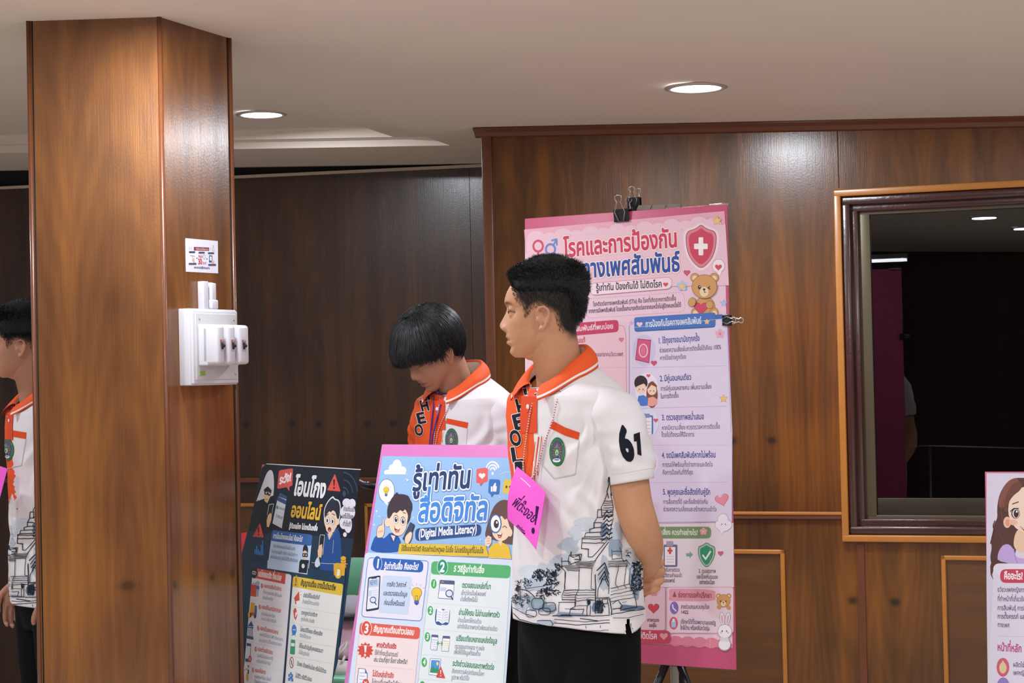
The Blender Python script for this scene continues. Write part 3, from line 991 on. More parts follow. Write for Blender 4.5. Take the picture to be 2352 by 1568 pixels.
    c.poly([(855, 1262), (862, 1225), (905, 1205), (930, 1250), (905, 1240), (880, 1250)], '#3c2e33'); c.poly([(930, 1275), (935, 1240), (965, 1225), (992, 1255), (985, 1262), (955, 1248)], '#8a4f3a')
    face_dots(c, 890, 1276, 30); face_dots(c, 958, 1286, 27); c.heart(935, 1190, 13, '#dd5c6e')
    item('2. มีคู่นอนคนเดียว', ((1008, 1226), (1207, 1215)), [('การมีคู่นอนหลายคน เพิ่มความเสี่ยง', (1012, 1285), (1335, 1272)), ('ในการติดเชื้อ', (1012, 1335), (1127, 1328))])
    c.star(1410, 1335, 27, '#efcb84', line='#d9a86a')
    c.dash([(840, 1397), (1432, 1382)], 2.5, '#b5a5cc', n=60)
    c.ell(930, 1490, 70, 92, '#dfe2f4')
    c.rr((905, 1440, 966, 1560), 10, '#5f7fc0'); c.rr((905, 1452, 956, 1560), 6, '#f6f1f8'); c.rr((905, 1430, 945, 1456), 6, '#8a93b8'); c.heart(982, 1472, 15, '#dd5c78')
    for k in range(4): c.stroke([(912, 1480 + k * 22), (950, 1480 + k * 22)], 3, '#c9b7cc')
    item('3. ตรวจสุขภาพสม่ำเสมอ', ((1020, 1472), (1287, 1465)), [('หากมีความเสี่ยง ควรตรวจหาการติดเชื้อ', (1020, 1533), (1388, 1524))])
    c.crop(1150, 1000, .3623)
    c.poly([(815, -5), (1468, -20), (1470, 545), (815, 560)], '#e4d8ee')
    c.stroke([(1470, -10), (1468, 540)], 3, '#8fa0d2'); c.stroke([(820, 552), (1440, 544)], 3, '#9aa6d2')
    item('', ((0, 0), (1, 1)), [('โดยไม่ต้องรอให้มีอาการ', (1022, 8), (1230, 6))]) if False else c.text('โดยไม่ต้องรอให้มีอาการ', (1022, 8), (1230, 6), 21, B, bold=.5)
    c.dash([(850, 62), (1445, 60)], 2.5, '#b5a5cc', n=60)
    c.ell(930, 170, 70, 92, '#ece6f6'); c.ring(928, 170, 52, 72, 14, '#d9545c'); c.stroke([(890, 215), (962, 120)], 13, '#d9545c'); c.rr((938, 125, 956, 150), 3, '#3f5fa8')
    item('4. งดมีเพศสัมพันธ์หากไม่พร้อม', ((1025, 142), (1367, 138)), [('การรอให้พร้อมทั้งร่างกายและจิตใจ', (1027, 198), (1347, 196)), ('คือการป้องกันที่ดีที่สุด', (1028, 247), (1222, 246))])
    c.dash([(850, 300), (1448, 294)], 2.5, '#b5a5cc', n=60)
    item('5. พูดคุยและซื่อสัตย์กับคู่รัก', ((1031, 374), (1333, 374)), [('การสื่อสารที่ดี และซื่อสัตย์ต่อกัน', (1032, 433), (1317, 432)), ('ช่วยลดความเสี่ยงและสร้างความเข้าใจ', (1033, 479), (1371, 480))])
    c.heart(1406, 405, 44, '#b8667a', rot=-.25); c.heart(1406, 404, 41, '#ee9aa8', rot=-.25); c.ell(1390, 385, 9, 7, '#f8cfd6', n=12)
    c.poly([(800, 560), (1478, 552), (1480, 960), (800, 960)], '#ecdfe6')
    for b in ((1385, 565, 22, 26), (1412, 530, 32, 34), (1442, 565, 26, 28), (1415, 580, 40, 26)): c.ell(b[0], b[1], b[2] + 3, b[3] + 3, '#b9b4cc')
    for b in ((1385, 565, 22, 26), (1412, 530, 32, 34), (1442, 565, 26, 28), (1415, 580, 40, 26)): c.ell(b[0], b[1], b[2], b[3], '#f3f0f8')
    c.poly([(1395, 598), (1420, 602), (1400, 628)], '#f3f0f8')
    face_dots(c, 1416, 560, 26)
    c.rr((800, 577, 1337, 652), 30, '#7d9b6c'); c.text('หากมีความเสี่ยง ควรทำอย่างไร?', (905, 626), (1253, 630), 24, '#f2f5ea', bold=.8); c.flower(1288, 607, 24, '#f2a9bf', '#e8d48a')
    # steps
    c.rr((1036, 690, 1123, 832), 10, '#73708f'); c.rr((1043, 705, 1110, 820), 4, '#f5eff2'); c.rr((1052, 668, 1098, 700), 10, '#a6a2b8')
    c.rr((1069, 708, 1083, 750), 2, '#d8535a'); c.rr((1060, 722, 1092, 736), 2, '#d8535a')
    for k in range(3): c.stroke([(1055, 765 + k * 18), (1100, 765 + k * 18)], 3, '#c9bcc6')
    c.poly([(1178, 745), (1200, 745), (1200, 732), (1222, 754), (1200, 778), (1200, 765), (1178, 765)], '#7fb08a')
    def shield2(cx, cy, w, h, col):
        p = [(cx, cy - h), (cx + w * .5, cy - h * .74), (cx + w, cy - h * .66), (cx + w, cy), (cx + w * .6, cy + h * .6), (cx, cy + h), (cx - w * .6, cy + h * .6), (cx - w, cy), (cx - w, cy - h * .66), (cx - w * .5, cy - h * .74)]
        c.poly(p, col)
    shield2(1308, 757, 55, 84, '#4a6a62'); shield2(1308, 757, 51, 79, '#a9cdb4'); shield2(1308, 757, 41, 66, '#3f9a72')
    c.stroke([(1285, 758), (1302, 782), (1332, 735)], 11, '#f4fbf6'); c.heart(1397, 746, 17, '#df6e84', line='#a84a60')
    D = '#5a4a52'
    c.text('เข้ารับการตรวจ', (1030, 862), (1138, 862), 18, D, bold=.5); c.text('และปฏิบัติตามคำแนะนำ', (985, 897), (1153, 896), 18, D, bold=.5); c.text('ของแพทย์', (1035, 929), (1107, 930), 18, D, bold=.5)
    c.text('3. ดูแลสุขภาพ', (1258, 869), (1367, 870), 18, D, bold=.5); c.text('และป้องกันตนเอง', (1245, 905), (1380, 907), 18, D, bold=.5); c.text('อย่างต่อเนื่อง', (1262, 940), (1360, 941), 18, D, bold=.5)
    # lower cards
    c.rr((800, 960, 1045, 1232), 16, '#f1cfd9', line='#e3a7b8'); c.rr((1055, 960, 1478, 1250), 16, '#f3d9e2', line='#e3a7b8')
    c.flower(975, 992, 26, '#e79aa8', '#d9788c')
    c.heart(972, 1092, 36, '#8f3b46'); c.heart(972, 1092, 33, '#d9525c')
    c.text('เคารพตนเอง', (930, 1178), (1008, 1179), 17, D, bold=.5); c.text('และผู้อื่น', (944, 1212), (992, 1212), 17, D, bold=.5)
    c.text('รับผิดชอบเพศ', (800, 1172), (895, 1173), 17, D, bold=.5); c.text('ถูกต้อง', (832, 1205), (878, 1206), 17, D, bold=.5)
    c.poly([(1068, 975), (1095, 968), (1368, 975), (1360, 1012), (1370, 1050), (1095, 1046), (1066, 1045), (1074, 1010)], '#eaa3b3')
    c.poly([(1105, 985), (1118, 1022), (1092, 1022)], '#a05a5e')
    c.text('ช่องทางขอคำปรึกษา', (1128, 1024), (1340, 1028), 24, '#94424c', bold=.8)
    bear(c, 1416, 1046, 42, body=False); c.ell(1388, 1085, 14, 12, '#d8a268'); c.ell(1448, 1090, 14, 12, '#d8a268')
    c.ell(1103, 1091, 27, 40, '#8a76bd'); c.stroke([(1093, 1072), (1095, 1092), (1114, 1110)], 9, '#efe8f8')
    c.text('สายด่วนกรมควบคุมโรค', (1145, 1096), (1327, 1098), 20, '#4d4474', bold=.5); c.text('1422', (1145, 1128), (1193, 1129), 16, '#4d4474', bold=.7)
    c.ell(1099, 1188, 27, 40, '#dc6a7c'); c.rr((1085, 1172, 1113, 1214), 3, '#b9cdf0'); c.rr((1092, 1160, 1106, 1180), 2, '#f3f3fa')
    c.text('ปรึกษาได้ที่โรงพยาบาลของรัฐ', (1143, 1190), (1366, 1200), 20, '#4d4474', bold=.5); c.text('ใกล้บ้าน หรือคลินิกวัยรุ่น', (1142, 1228), (1328, 1234), 20, '#4d4474', bold=.5)
    # scalloped base and banner
    for k in range(5): c.ell(1110 + k * 76, 1302 + k * 4, 46, 34, '#e58a9c', n=22)
    c.poly([(800, 1285), (1100, 1295), (1473, 1320), (1473, 1346), (800, 1308)], '#e58a9c')
    c.rr([(800, 1226), (1078, 1236), (1080, 1316), (800, 1310)], 26, '#cf4f66'); c.text('ป้องกันได้ ไม่ติดโรค', (720, 1282), (996, 1288), 30, '#fbe9ee', bold=1.2); c.heart(1037, 1270, 26, '#eea5b2')
    # white rabbit
    for sx, a in ((-13, -.12), (22, .15)):
        c.ell(1420 + sx, 1160, 17, 42, '#a79ba8', rot=a); c.ell(1420 + sx, 1160, 14, 39, '#f6f2f6', rot=a); c.ell(1420 + sx, 1164, 7, 28, '#efb4c4', rot=a)
    c.ell(1424, 1240, 46, 46, '#a79ba8'); c.ell(1422, 1325, 40, 40, '#a79ba8'); c.ell(1422, 1322, 37, 36, '#f6f2f6'); c.ell(1424, 1240, 43, 43, '#f6f2f6')
    face_dots(c, 1422, 1238, 38, wink=True); c.ell(1408, 1290, 14, 16, '#e6dfe6'); c.ell(1436, 1292, 14, 16, '#e6dfe6')
    c.stroke([(1330, 120), (1332, 1350)], .8, '#efe3ee')

def solve_board(tl, tr, br, W_, H_, d):
    rays = [ray(*p) for p in (tl, tr, br)]
    x = np.array([d, d, d], float)
    def F(x):
        A, B, C_ = [CAM_O + r * float(k) for r, k in zip(rays, x)]
        return np.array([(B - A).length - W_, (C_ - B).length - H_, (B - A).dot(C_ - B)])
    for it in range(60):
        f = F(x); J = np.zeros((3, 3))
        for j in range(3):
            y = x.copy(); y[j] += 1e-5; J[:, j] = (F(y) - f) / 1e-5
        x = x - np.clip(np.linalg.lstsq(J, f, rcond=None)[0], -.3, .3)
    A, B, C_ = [CAM_O + r * float(k) for r, k in zip(rays, x)]
    r = (B - A).normalized(); u = (B - C_).normalized(); u = (u - r * u.dot(r)).normalized(); i = u.cross(r); i = -i if i.y < 0 else i
    M = Matrix.Identity(4)
    M.col[0][:3] = r; M.col[1][:3] = i; M.col[2][:3] = u; M.col[3][:3] = A
    return M
MR = board_frame((1205, 502), 4.98, 31, 0.6)
RED_H = 1.185
red = make_board('poster_board', 'tall pink disease prevention poster clipped to a tripod in front of the wall', MR, .600, RED_H, '#cf5a80',
                 [(1206, 527), (1664, 485), (1683, 1488), (1207, 1462)], '#f1d0df', red_fill, 1 / 860)

# ---- blue poster
def blue_fill(c):
    c.crop(800, 1000, .19558)
    c.cloud([(470, 430, 48, 28), (520, 390, 42, 52), (575, 360, 55, 78), (640, 410, 46, 48)], '#f3f5fd'); c.poly([(425, 458), (440, 420), (660, 420), (686, 458)], '#f3f5fd')
    c.dash([(780, 262), (755, 330), (700, 420), (690, 500), (610, 575)], 7, '#e4eefc', n=18)
    c.poly([(680, 505), (720, 520), (695, 545)], '#d9e6fa')
    O = ((36, '#6f9fdc'), (30, '#f4f6fe'))
    c.text('รู้เท่าทัน', (752, 648), (1440, 610), 190, '#2c4572', bold=12, outs=O)
    c.text('สื่อดิจิทัล', (815, 1010), (1640, 988), 200, '#4a8fe0', bold=12, outs=O)
    c.rr([(792, 1092), (1565, 1040), (1562, 1172), (792, 1238)], 55, '#30538f')
    c.text('(Digital Media Literacy)', (830, 1198), (1515, 1138), 74, '#f6f7fd', bold=4)
    # bubble icons
    c.rr([(1507, 392), (1642, 372), (1640, 545), (1503, 562)], 22, '#ea6a66'); c.poly([(1540, 550), (1590, 545), (1558, 592)], '#ea6a66'); c.heart(1573, 472, 40, '#fdf3f3')
    c.rr([(1660, 512), (1786, 520), (1772, 690), (1648, 680)], 24, '#3f78c8'); c.poly([(1672, 680), (1715, 684), (1685, 722)], '#3f78c8')
    c.poly([(1680, 600), (1700, 600), (1700, 660), (1680, 660)], '#f4f6fc'); c.poly([(1705, 598), (1728, 556), (1742, 560), (1738, 594), (1752, 598), (1744, 660), (1705, 658)], '#f4f6fc')
    c.rr([(1832, 515), (1990, 525), (1990, 690), (1812, 678)], 26, '#e5c84c')
    for x in (1860, 1902, 1944): c.ell(x, 604, 12, 16, '#4a4a58', n=14)
    for k, r in enumerate((40, 75, 110)): c.stroke(c.epts(1698, 420, r * .72, r, a0=-PI * .86, a1=-PI * .14, n=12), 20, '#eef3fd')
    c.ell(1697, 445, 13, 20, '#eef3fd')
    c.dash([(1785, 455), (1850, 425), (1990, 440)], 7, '#e4eefc', n=9); c.ring(2010, 390, 80, 100, 8, '#dfeafb'); c.stroke([(1915, 365), (2000, 372)], 7, '#dfeafb')
    # thought bubble
    c.ell(452, 650, 96, 142, '#3c4f86'); c.ell(452, 650, 91, 136, '#f9fafe'); c.poly([(400, 755), (470, 770), (462, 825)], '#f9fafe'); bulb(c, 448, 635, 34)
    for x, y, r in ((335, 888, 20), (365, 948, 13), (303, 1048, 18), (765, 962, 14), (1780, 720, 12), (1558, 1225, 16)): c.star(x, y, r, '#eff5fe', n=4, inner=.3)
    # boy
    c.poly([(255, 1375), (280, 1260), (325, 1165), (400, 1195), (420, 1215), (500, 1130), (590, 1170), (625, 1260), (640, 1375)], '#2f5cad')
    c.poly([(478, 1145), (520, 1260), (545, 1250), (600, 1160)], '#274d94'); c.poly([(500, 1165), (535, 1245), (555, 1180)], SKIN)
    c.poly([(330, 1200), (335, 1090), (370, 1045), (400, 1050), (402, 960), (420, 955), (426, 1060), (436, 1090), (420, 1195), (370, 1205)], '#7a5a50'); c.poly([(336, 1196), (341, 1092), (372, 1051), (405, 1056), (406, 965), (418, 961), (421, 1062), (430, 1092), (415, 1190), (370, 1200)], SKIN)
    for k in range(3): c.stroke([(350 + k * 22, 1140 - k * 4), (368 + k * 22, 1120 - k * 4)], 5, '#b58a78')
    c.ell(600, 905, 140, 190, '#4a3f48'); c.ell(470, 1020, 32, 52, SKIN)
    c.ell(590, 1000, 108, 178, SKIN); c.poly([(495, 905), (500, 860), (560, 830), (660, 850), (710, 920), (700, 1010), (655, 1120), (570, 1185), (510, 1110)], SKIN)
    c.poly([(470, 985), (462, 860), (500, 760), (545, 700), (580, 660), (590, 690), (650, 688), (715, 710), (720, 730), (760, 800), (752, 900), (700, 930), (680, 850), (650, 900), (610, 870), (575, 920), (540, 890), (505, 960)], '#453b45')
    for x, y in ((566, 985), (648, 1005)):
        c.ell(x, y, 30, 52, '#4a3f48'); c.ell(x, y + 3, 26, 46, '#fbfbfd'); c.ell(x + 2, y + 2, 17, 32, '#453b45'); c.ell(x + 6, y - 12, 6, 10, '#ffffff', n=12)
    c.stroke([(540, 905), (565, 885), (600, 890)], 8, '#453b45'); c.stroke([(650, 905), (680, 915)], 8, '#453b45')
    c.poly([(548, 1060), (580, 1090), (615, 1095), (600, 1135), (565, 1140), (550, 1110)], '#8a3b3b'); c.poly([(552, 1064), (580, 1088), (608, 1092), (600, 1108), (560, 1092)], '#ffffff'); c.ell(580, 1122, 20, 12, '#e8867f', n=14)
    c.poly([(735, 1018), (790, 1050), (735, 1210), (700, 1252), (643, 1215)], '#2c3344'); c.poly([(737, 1026), (782, 1052), (697, 1242), (650, 1212)], '#46506a')
    c.poly([(670, 1262), (668, 1200), (700, 1150), (745, 1118), (765, 1150), (755, 1210), (725, 1265), (690, 1290)], '#7a5a50'); c.poly([(675, 1258), (674, 1202), (703, 1156), (744, 1126), (758, 1152), (749, 1207), (722, 1260), (690, 1284)], SKIN)
    # girl
    c.poly([(1605, 1180), (1640, 1040), (1700, 850), (1780, 765), (1860, 752), (1990, 800), (2010, 1270), (1900, 1285), (1640, 1200)], '#6b4f4a')
    c.poly([(1650, 1440), (1660, 1330), (1720, 1265), (1820, 1258), (1890, 1300), (1925, 1450)], '#edc53f')
    c.ell(1800, 1090, 112, 150, SKIN); c.ell(1905, 1140, 28, 48, SKIN); c.poly([(1760, 1240), (1800, 1300), (1815, 1240)], SKIN)
    c.poly([(1690, 1060), (1700, 930), (1760, 850), (1880, 830), (1925, 1000), (1910, 1110), (1870, 960), (1850, 1000), (1800, 930), (1780, 990), (1740, 930)], '#6b4f4a')
    c.ell(1742, 1035, 62, 98, '#f9fafd'); c.ell(1745, 1040, 30, 50, '#3f3a48'); c.ell(1752, 1022, 10, 15, '#ffffff', n=12); c.ring(1735, 1035, 66, 106, 13, '#3f6fb5')
    c.stroke([(1692, 1130), (1672, 1200)], 16, '#34507f'); c.poly([(1615, 1290), (1612, 1225), (1650, 1175), (1690, 1195), (1690, 1260), (1655, 1310)], SKIN)
    for k in range(3): c.stroke([(1635, 1215 + k * 30), (1672, 1205 + k * 30)], 5, '#b58a78')
    c.stroke([(1820, 1080), (1842, 1062), (1868, 1085)], 8, '#453b45'); c.poly([(1755, 1145), (1790, 1158), (1815, 1150), (1800, 1200), (1772, 1205)], '#8a3b3b'); c.ell(1785, 1190, 15, 11, '#e8867f', n=12); c.poly([(1759, 1147), (1810, 1153), (1800, 1168), (1765, 1162)], '#ffffff')
    # yellow banner
    c.rr([(610, 1268), (1620, 1290), (1660, 1425), (590, 1395)], 18, '#e6c445')
    c.text('ใช้สื่ออย่างมีสติ คิดอย่างมีเหตุผล ไม่เชื่อ ไม่แชร์ข้อมูลที่ไม่แน่ใจ', (628, 1355), (1595, 1385), 44, '#4a4632', bold=2)
    # lower panel
    c.crop(780, 1260, .19643)
    c.rr([(310, 45), (2055, 130), (1945, 1700), (105, 1700)], 45, '#dbe7fa')
    c.stroke([(700, 45), (1200, 80), (2010, 118)], 3, '#e8eefa')
    # section 1
    c.rr([(345, 105), (1052, 145), (968, 848), (265, 795)], 45, '#eceafa', line='#3f70c4', lw=7)
    c.rr([(430, 110), (992, 145), (985, 282), (425, 245)], 55, '#3567bd')
    c.ell(453, 172, 56, 90, '#e8edf9'); c.ell(453, 172, 51, 84, '#3567bd'); c.text('1', (430, 225), (480, 225), 78, '#f6f7fd', bold=6)
    c.text('รู้เท่าทันสื่อ คืออะไร?', (528, 238), (930, 248), 52, '#f3f5fc', bold=4)
    c.rr([(512, 312), (862, 330), (812, 772), (465, 745)], 30, '#cfdff7')
    c.rr([(345, 335), (490, 312), (470, 712), (318, 738)], 22, '#333c52'); c.rr([(356, 352), (478, 332), (460, 690), (330, 712)], 12, '#eaeef9')
    c.poly([(380, 335), (450, 325), (445, 348), (385, 356)], '#333c52')
    c.poly([(356, 370), (470, 352), (466, 440), (352, 455)], '#bfd4f2'); c.text('NEWS', (363, 432), (450, 420), 46, '#5f84ba', bold=1)
    c.poly([(353, 490), (390, 486), (386, 550), (349, 555)], '#cddcf3')
    for k in range(5): c.stroke([(402, 492 + k * 26), (452, 486 + k * 26)], 6, '#c9d6ee')
    magnifier(c, 403, 600, 33, .95, '#45598c', w=.32)
    G = '#4a4a58'
    c.text('การคิด วิเคราะห์', (560, 442), (788, 450), 40, G, bold=1.2); c.text('และตรวจสอบข้อมูล', (520, 545), (800, 560), 40, G, bold=1.2); c.text('ก่อนเชื่อหรือแชร์', (527, 655), (768, 672), 40, G, bold=1.2)
    bulb(c, 912, 515, 62)
    # section 2
    c.rr([(1090, 148), (2012, 200), (1920, 1700), (910, 1700)], 45, '#e9f1f5', line='#8fc3a4', lw=4)
    c.rr([(1090, 148), (2012, 200), (2000, 350), (1078, 300)], 40, '#5cb878')
    c.ell(1214, 215, 64, 92, '#e6f3ec'); c.ell(1214, 215, 58, 86, '#2f9a7a'); c.text('2', (1178, 272), (1236, 272), 82, '#f4fbf8', bold=6)
    c.text('5 วิธีรู้เท่าทันสื่อ', (1342, 268), (1700, 286), 50, '#f1f9f3', bold=4)
    Gr, Gy = '#3d8f68', '#7d8796'
    def row(n, nc, t, tp, ls):
        c.ell(nc[0], nc[1], 32, 55, '#4fb36c'); c.text(n, (nc[0] - 16, nc[1] + 28), (nc[0] + 14, nc[1] + 28), 46, '#f0faf3', bold=3)
        c.text(t, tp[0], tp[1], 44, Gr, bold=2.5)
        for s_, a, b in ls: c.text(s_, a, b, 36, Gy, bold=.8)
    row('1', (1112, 412), 'ตรวจสอบแหล่งที่มา', ((1438, 455), (1775, 475)), [('เช็กว่าใครเป็นผู้เผยแพร่', (1428, 540), (1718, 556)), ('น่าเชื่อถือหรือไม่', (1420, 612), (1622, 624))])
    c.rr([(1182, 366), (1358, 376), (1338, 595), (1160, 582)], 14, '#56648c'); c.rr([(1186, 412), (1350, 422), (1334, 588), (1166, 576)], 8, '#f4f6fc'); c.poly([(1190, 450), (1262, 455), (1256, 500), (1185, 495)], '#c9daf3')
    for k, col in enumerate(('#e8675f', '#e8c24f', '#6fc07c')): c.ell(1196 + k * 16, 392, 6, 8, col, n=10)
    magnifier(c, 1294, 525, 40, 1.05, '#3f5a94', w=.28)
    c.dash([(1050, 635), (1925, 700)], 3, '#c3d3d8', n=110)
    row('2', (1072, 725), 'อ่านให้ครบ ไม่อ่านแค่พาดหัว', ((1400, 772), (1880, 806)), [('อ่านเนื้อหาให้ครบถ้วน', (1390, 858), (1668, 878)), ('อย่าตัดสินจากพาดหัวเพียงอย่างเดียว', (1383, 930), (1855, 965))])
    c.poly([(1135, 715), (1145, 700), (1300, 715), (1302, 735), (1292, 900), (1205, 888), (1200, 900), (1120, 882)], '#3a5f9e')
    c.poly([(1150, 700), (1180, 692), (1222, 725), (1208, 880), (1170, 850), (1138, 855)], '#f6f7fd'); c.poly([(1224, 725), (1260, 700), (1300, 705), (1285, 868), (1250, 860), (1210, 882)], '#eceffa')
    for k in range(4): c.stroke([(1158, 735 + k * 30), (1205, 750 + k * 30)], 5, '#b9c6e2'); c.stroke([(1232, 752 + k * 30), (1280, 740 + k * 30)], 5, '#b9c6e2')
    c.dash([(1015, 935), (1900, 1015)], 3, '#c3d3d8', n=110)
    row('3', (1038, 1032), 'เปรียบเทียบหลายแหล่งข้อมูล', ((1368, 1075), (1850, 1112)), [('ตรวจสอบจากหลาย ๆ แหล่ง', (1355, 1165), (1702, 1192)), ('เพื่อให้ได้ข้อมูลที่รอบด้าน', (1345, 1230), (1657, 1255))])
    for q, hl in (([(1085, 1003), (1166, 1010), (1152, 1192), (1072, 1185)], '#a9cdf0'), ([(1216, 1018), (1304, 1024), (1288, 1207), (1200, 1200)], '#f0d98a')):
        c.rr(q, 12, '#5a6894'); (x0, y0), (x1, y1), (x2, y2), (x3, y3) = q
        c.rr([(x0 + 4, y0 + 30), (x1 - 4, y1 + 30), (x2 - 5, y2 - 5), (x3 + 5, y3 - 5)], 6, '#f4f6fc')
        for k in range(5): c.stroke([(x3 + 26, y0 + 62 + k * 26), (x1 - 18, y0 + 68 + k * 26)], 9 if k == 0 else 5, hl)
    c.stroke([(1152, 1106), (1216, 1108)], 7, '#5a9a68'); c.stroke([(1168, 1086), (1150, 1106), (1168, 1126)], 7, '#5a9a68'); c.stroke([(1200, 1088), (1218, 1108), (1200, 1128)], 7, '#5a9a68')
    c.dash([(965, 1236), (1880, 1325)], 3, '#c3d3d8', n=110)
    row('4', (1000, 1328), 'ระวังข่าวปลอมและภาพตัดต่อ', ((1328, 1368), (1815, 1418)), [('สังเกตความผิดปกติของเนื้อหา', (1320, 1452), (1698, 1490)), ('รูปภาพ หรือวิดีโอ', (1315, 1528), (1525, 1542))])
    c.rr([(1068, 1278), (1200, 1288), (1180, 1490), (1050, 1475)], 14, '#8690ac'); c.rr([(1074, 1284), (1194, 1294), (1175, 1483), (1056, 1469)], 10, '#fbfbfe')
    c.poly([(1085, 1300), (1185, 1308), (1170, 1455), (1068, 1445)], '#5a9ae0'); c.ell(1155, 1345, 14, 22, '#f1dc8a'); c.poly([(1068, 1448), (1075, 1410), (1105, 1365), (1130, 1412), (1150, 1385), (1172, 1420), (1170, 1458)], '#3f9a72')
    warn(c, 1193, 1450, 66, '#d9524f', '#fbeeee')
    c.dash([(925, 1520), (1860, 1600)], 3, '#c3d3d8', n=110)
    c.ell(978, 1600, 32, 52, '#4fb36c')
    # section 3
    c.rr([(255, 862), (955, 922), (880, 1700), (170, 1700)], 40, '#f6e4e6', line='#e3a09c', lw=4)
    c.rr([(255, 862), (955, 922), (940, 1062), (235, 1004)], 40, '#e3675c')
    c.ell(326, 932, 62, 92, '#f7e9e8'); c.ell(326, 932, 55, 84, '#e0554c'); c.text('3', (296, 985), (350, 985), 78, '#fdf5f4', bold=6)
    c.text('สัญญาณเตือนข่าวปลอม', (405, 968), (880, 1012), 50, '#fdf1ef', bold=4)
    c.star(313, 1190, 98, '#d9524a', n=12, inner=.74); c.poly([(298, 1130), (330, 1132), (320, 1215), (306, 1214)], '#fdf3f2'); c.ell(309, 1245, 11, 16, '#fdf3f2')
    c.stroke([(205, 1130), (400, 1140), (560, 1152)], 3, '#f8f0f4')
    Rd = '#d0484a'
    c.text('พาดหัวเกินจริง', (440, 1150), (672, 1172), 42, Rd, bold=2); c.text('ใช้คำที่กระตุ้นอารมณ์', (418, 1240), (690, 1265), 38, G, bold=.8); c.text('เช่น ด่วนที่สุด! ช็อก! จริงหรือ?', (408, 1318), (802, 1350), 38, G, bold=.8)
    c.dash([(205, 1355), (875, 1415)], 3, '#dcb9bc', n=90)
    c.poly([(230, 1395), (312, 1402), (340, 1465), (325, 1700), (200, 1700)], '#6a74a0'); c.poly([(237, 1403), (305, 1408), (332, 1468), (318, 1700), (208, 1700)], '#f4f6fc'); c.poly([(312, 1402), (340, 1465), (308, 1455)], '#4a78c0')
    for k in range(5): c.stroke([(245, 1450 + k * 38), (310, 1455 + k * 38)], 6, '#9db8e0')
    c.ell(318, 1572, 38, 50, '#d9524a'); c.stroke([(303, 1555), (332, 1590)], 9, '#fdf3f2'); c.stroke([(332, 1555), (303, 1590)], 9, '#fdf3f2')
    c.text('ไม่มีแหล่งอ้างอิง', (392, 1490), (642, 1515), 44, Rd, bold=2.5); c.text('ไม่ระบุที่มาหรือผู้เขียน', (385, 1580), (735, 1610), 38, G, bold=.8)
MBl = board_frame((877, 1020), 4.80, 35, 16)
blue = make_board('poster_board', 'light blue digital media literacy poster in front of the man looking down', MBl, .475, .80, '#dd7fc4',
                  [(879, 1047), (1200, 1052), (1158, 1600), (797, 1585)], '#9cc4f2', blue_fill, 1 / 860)

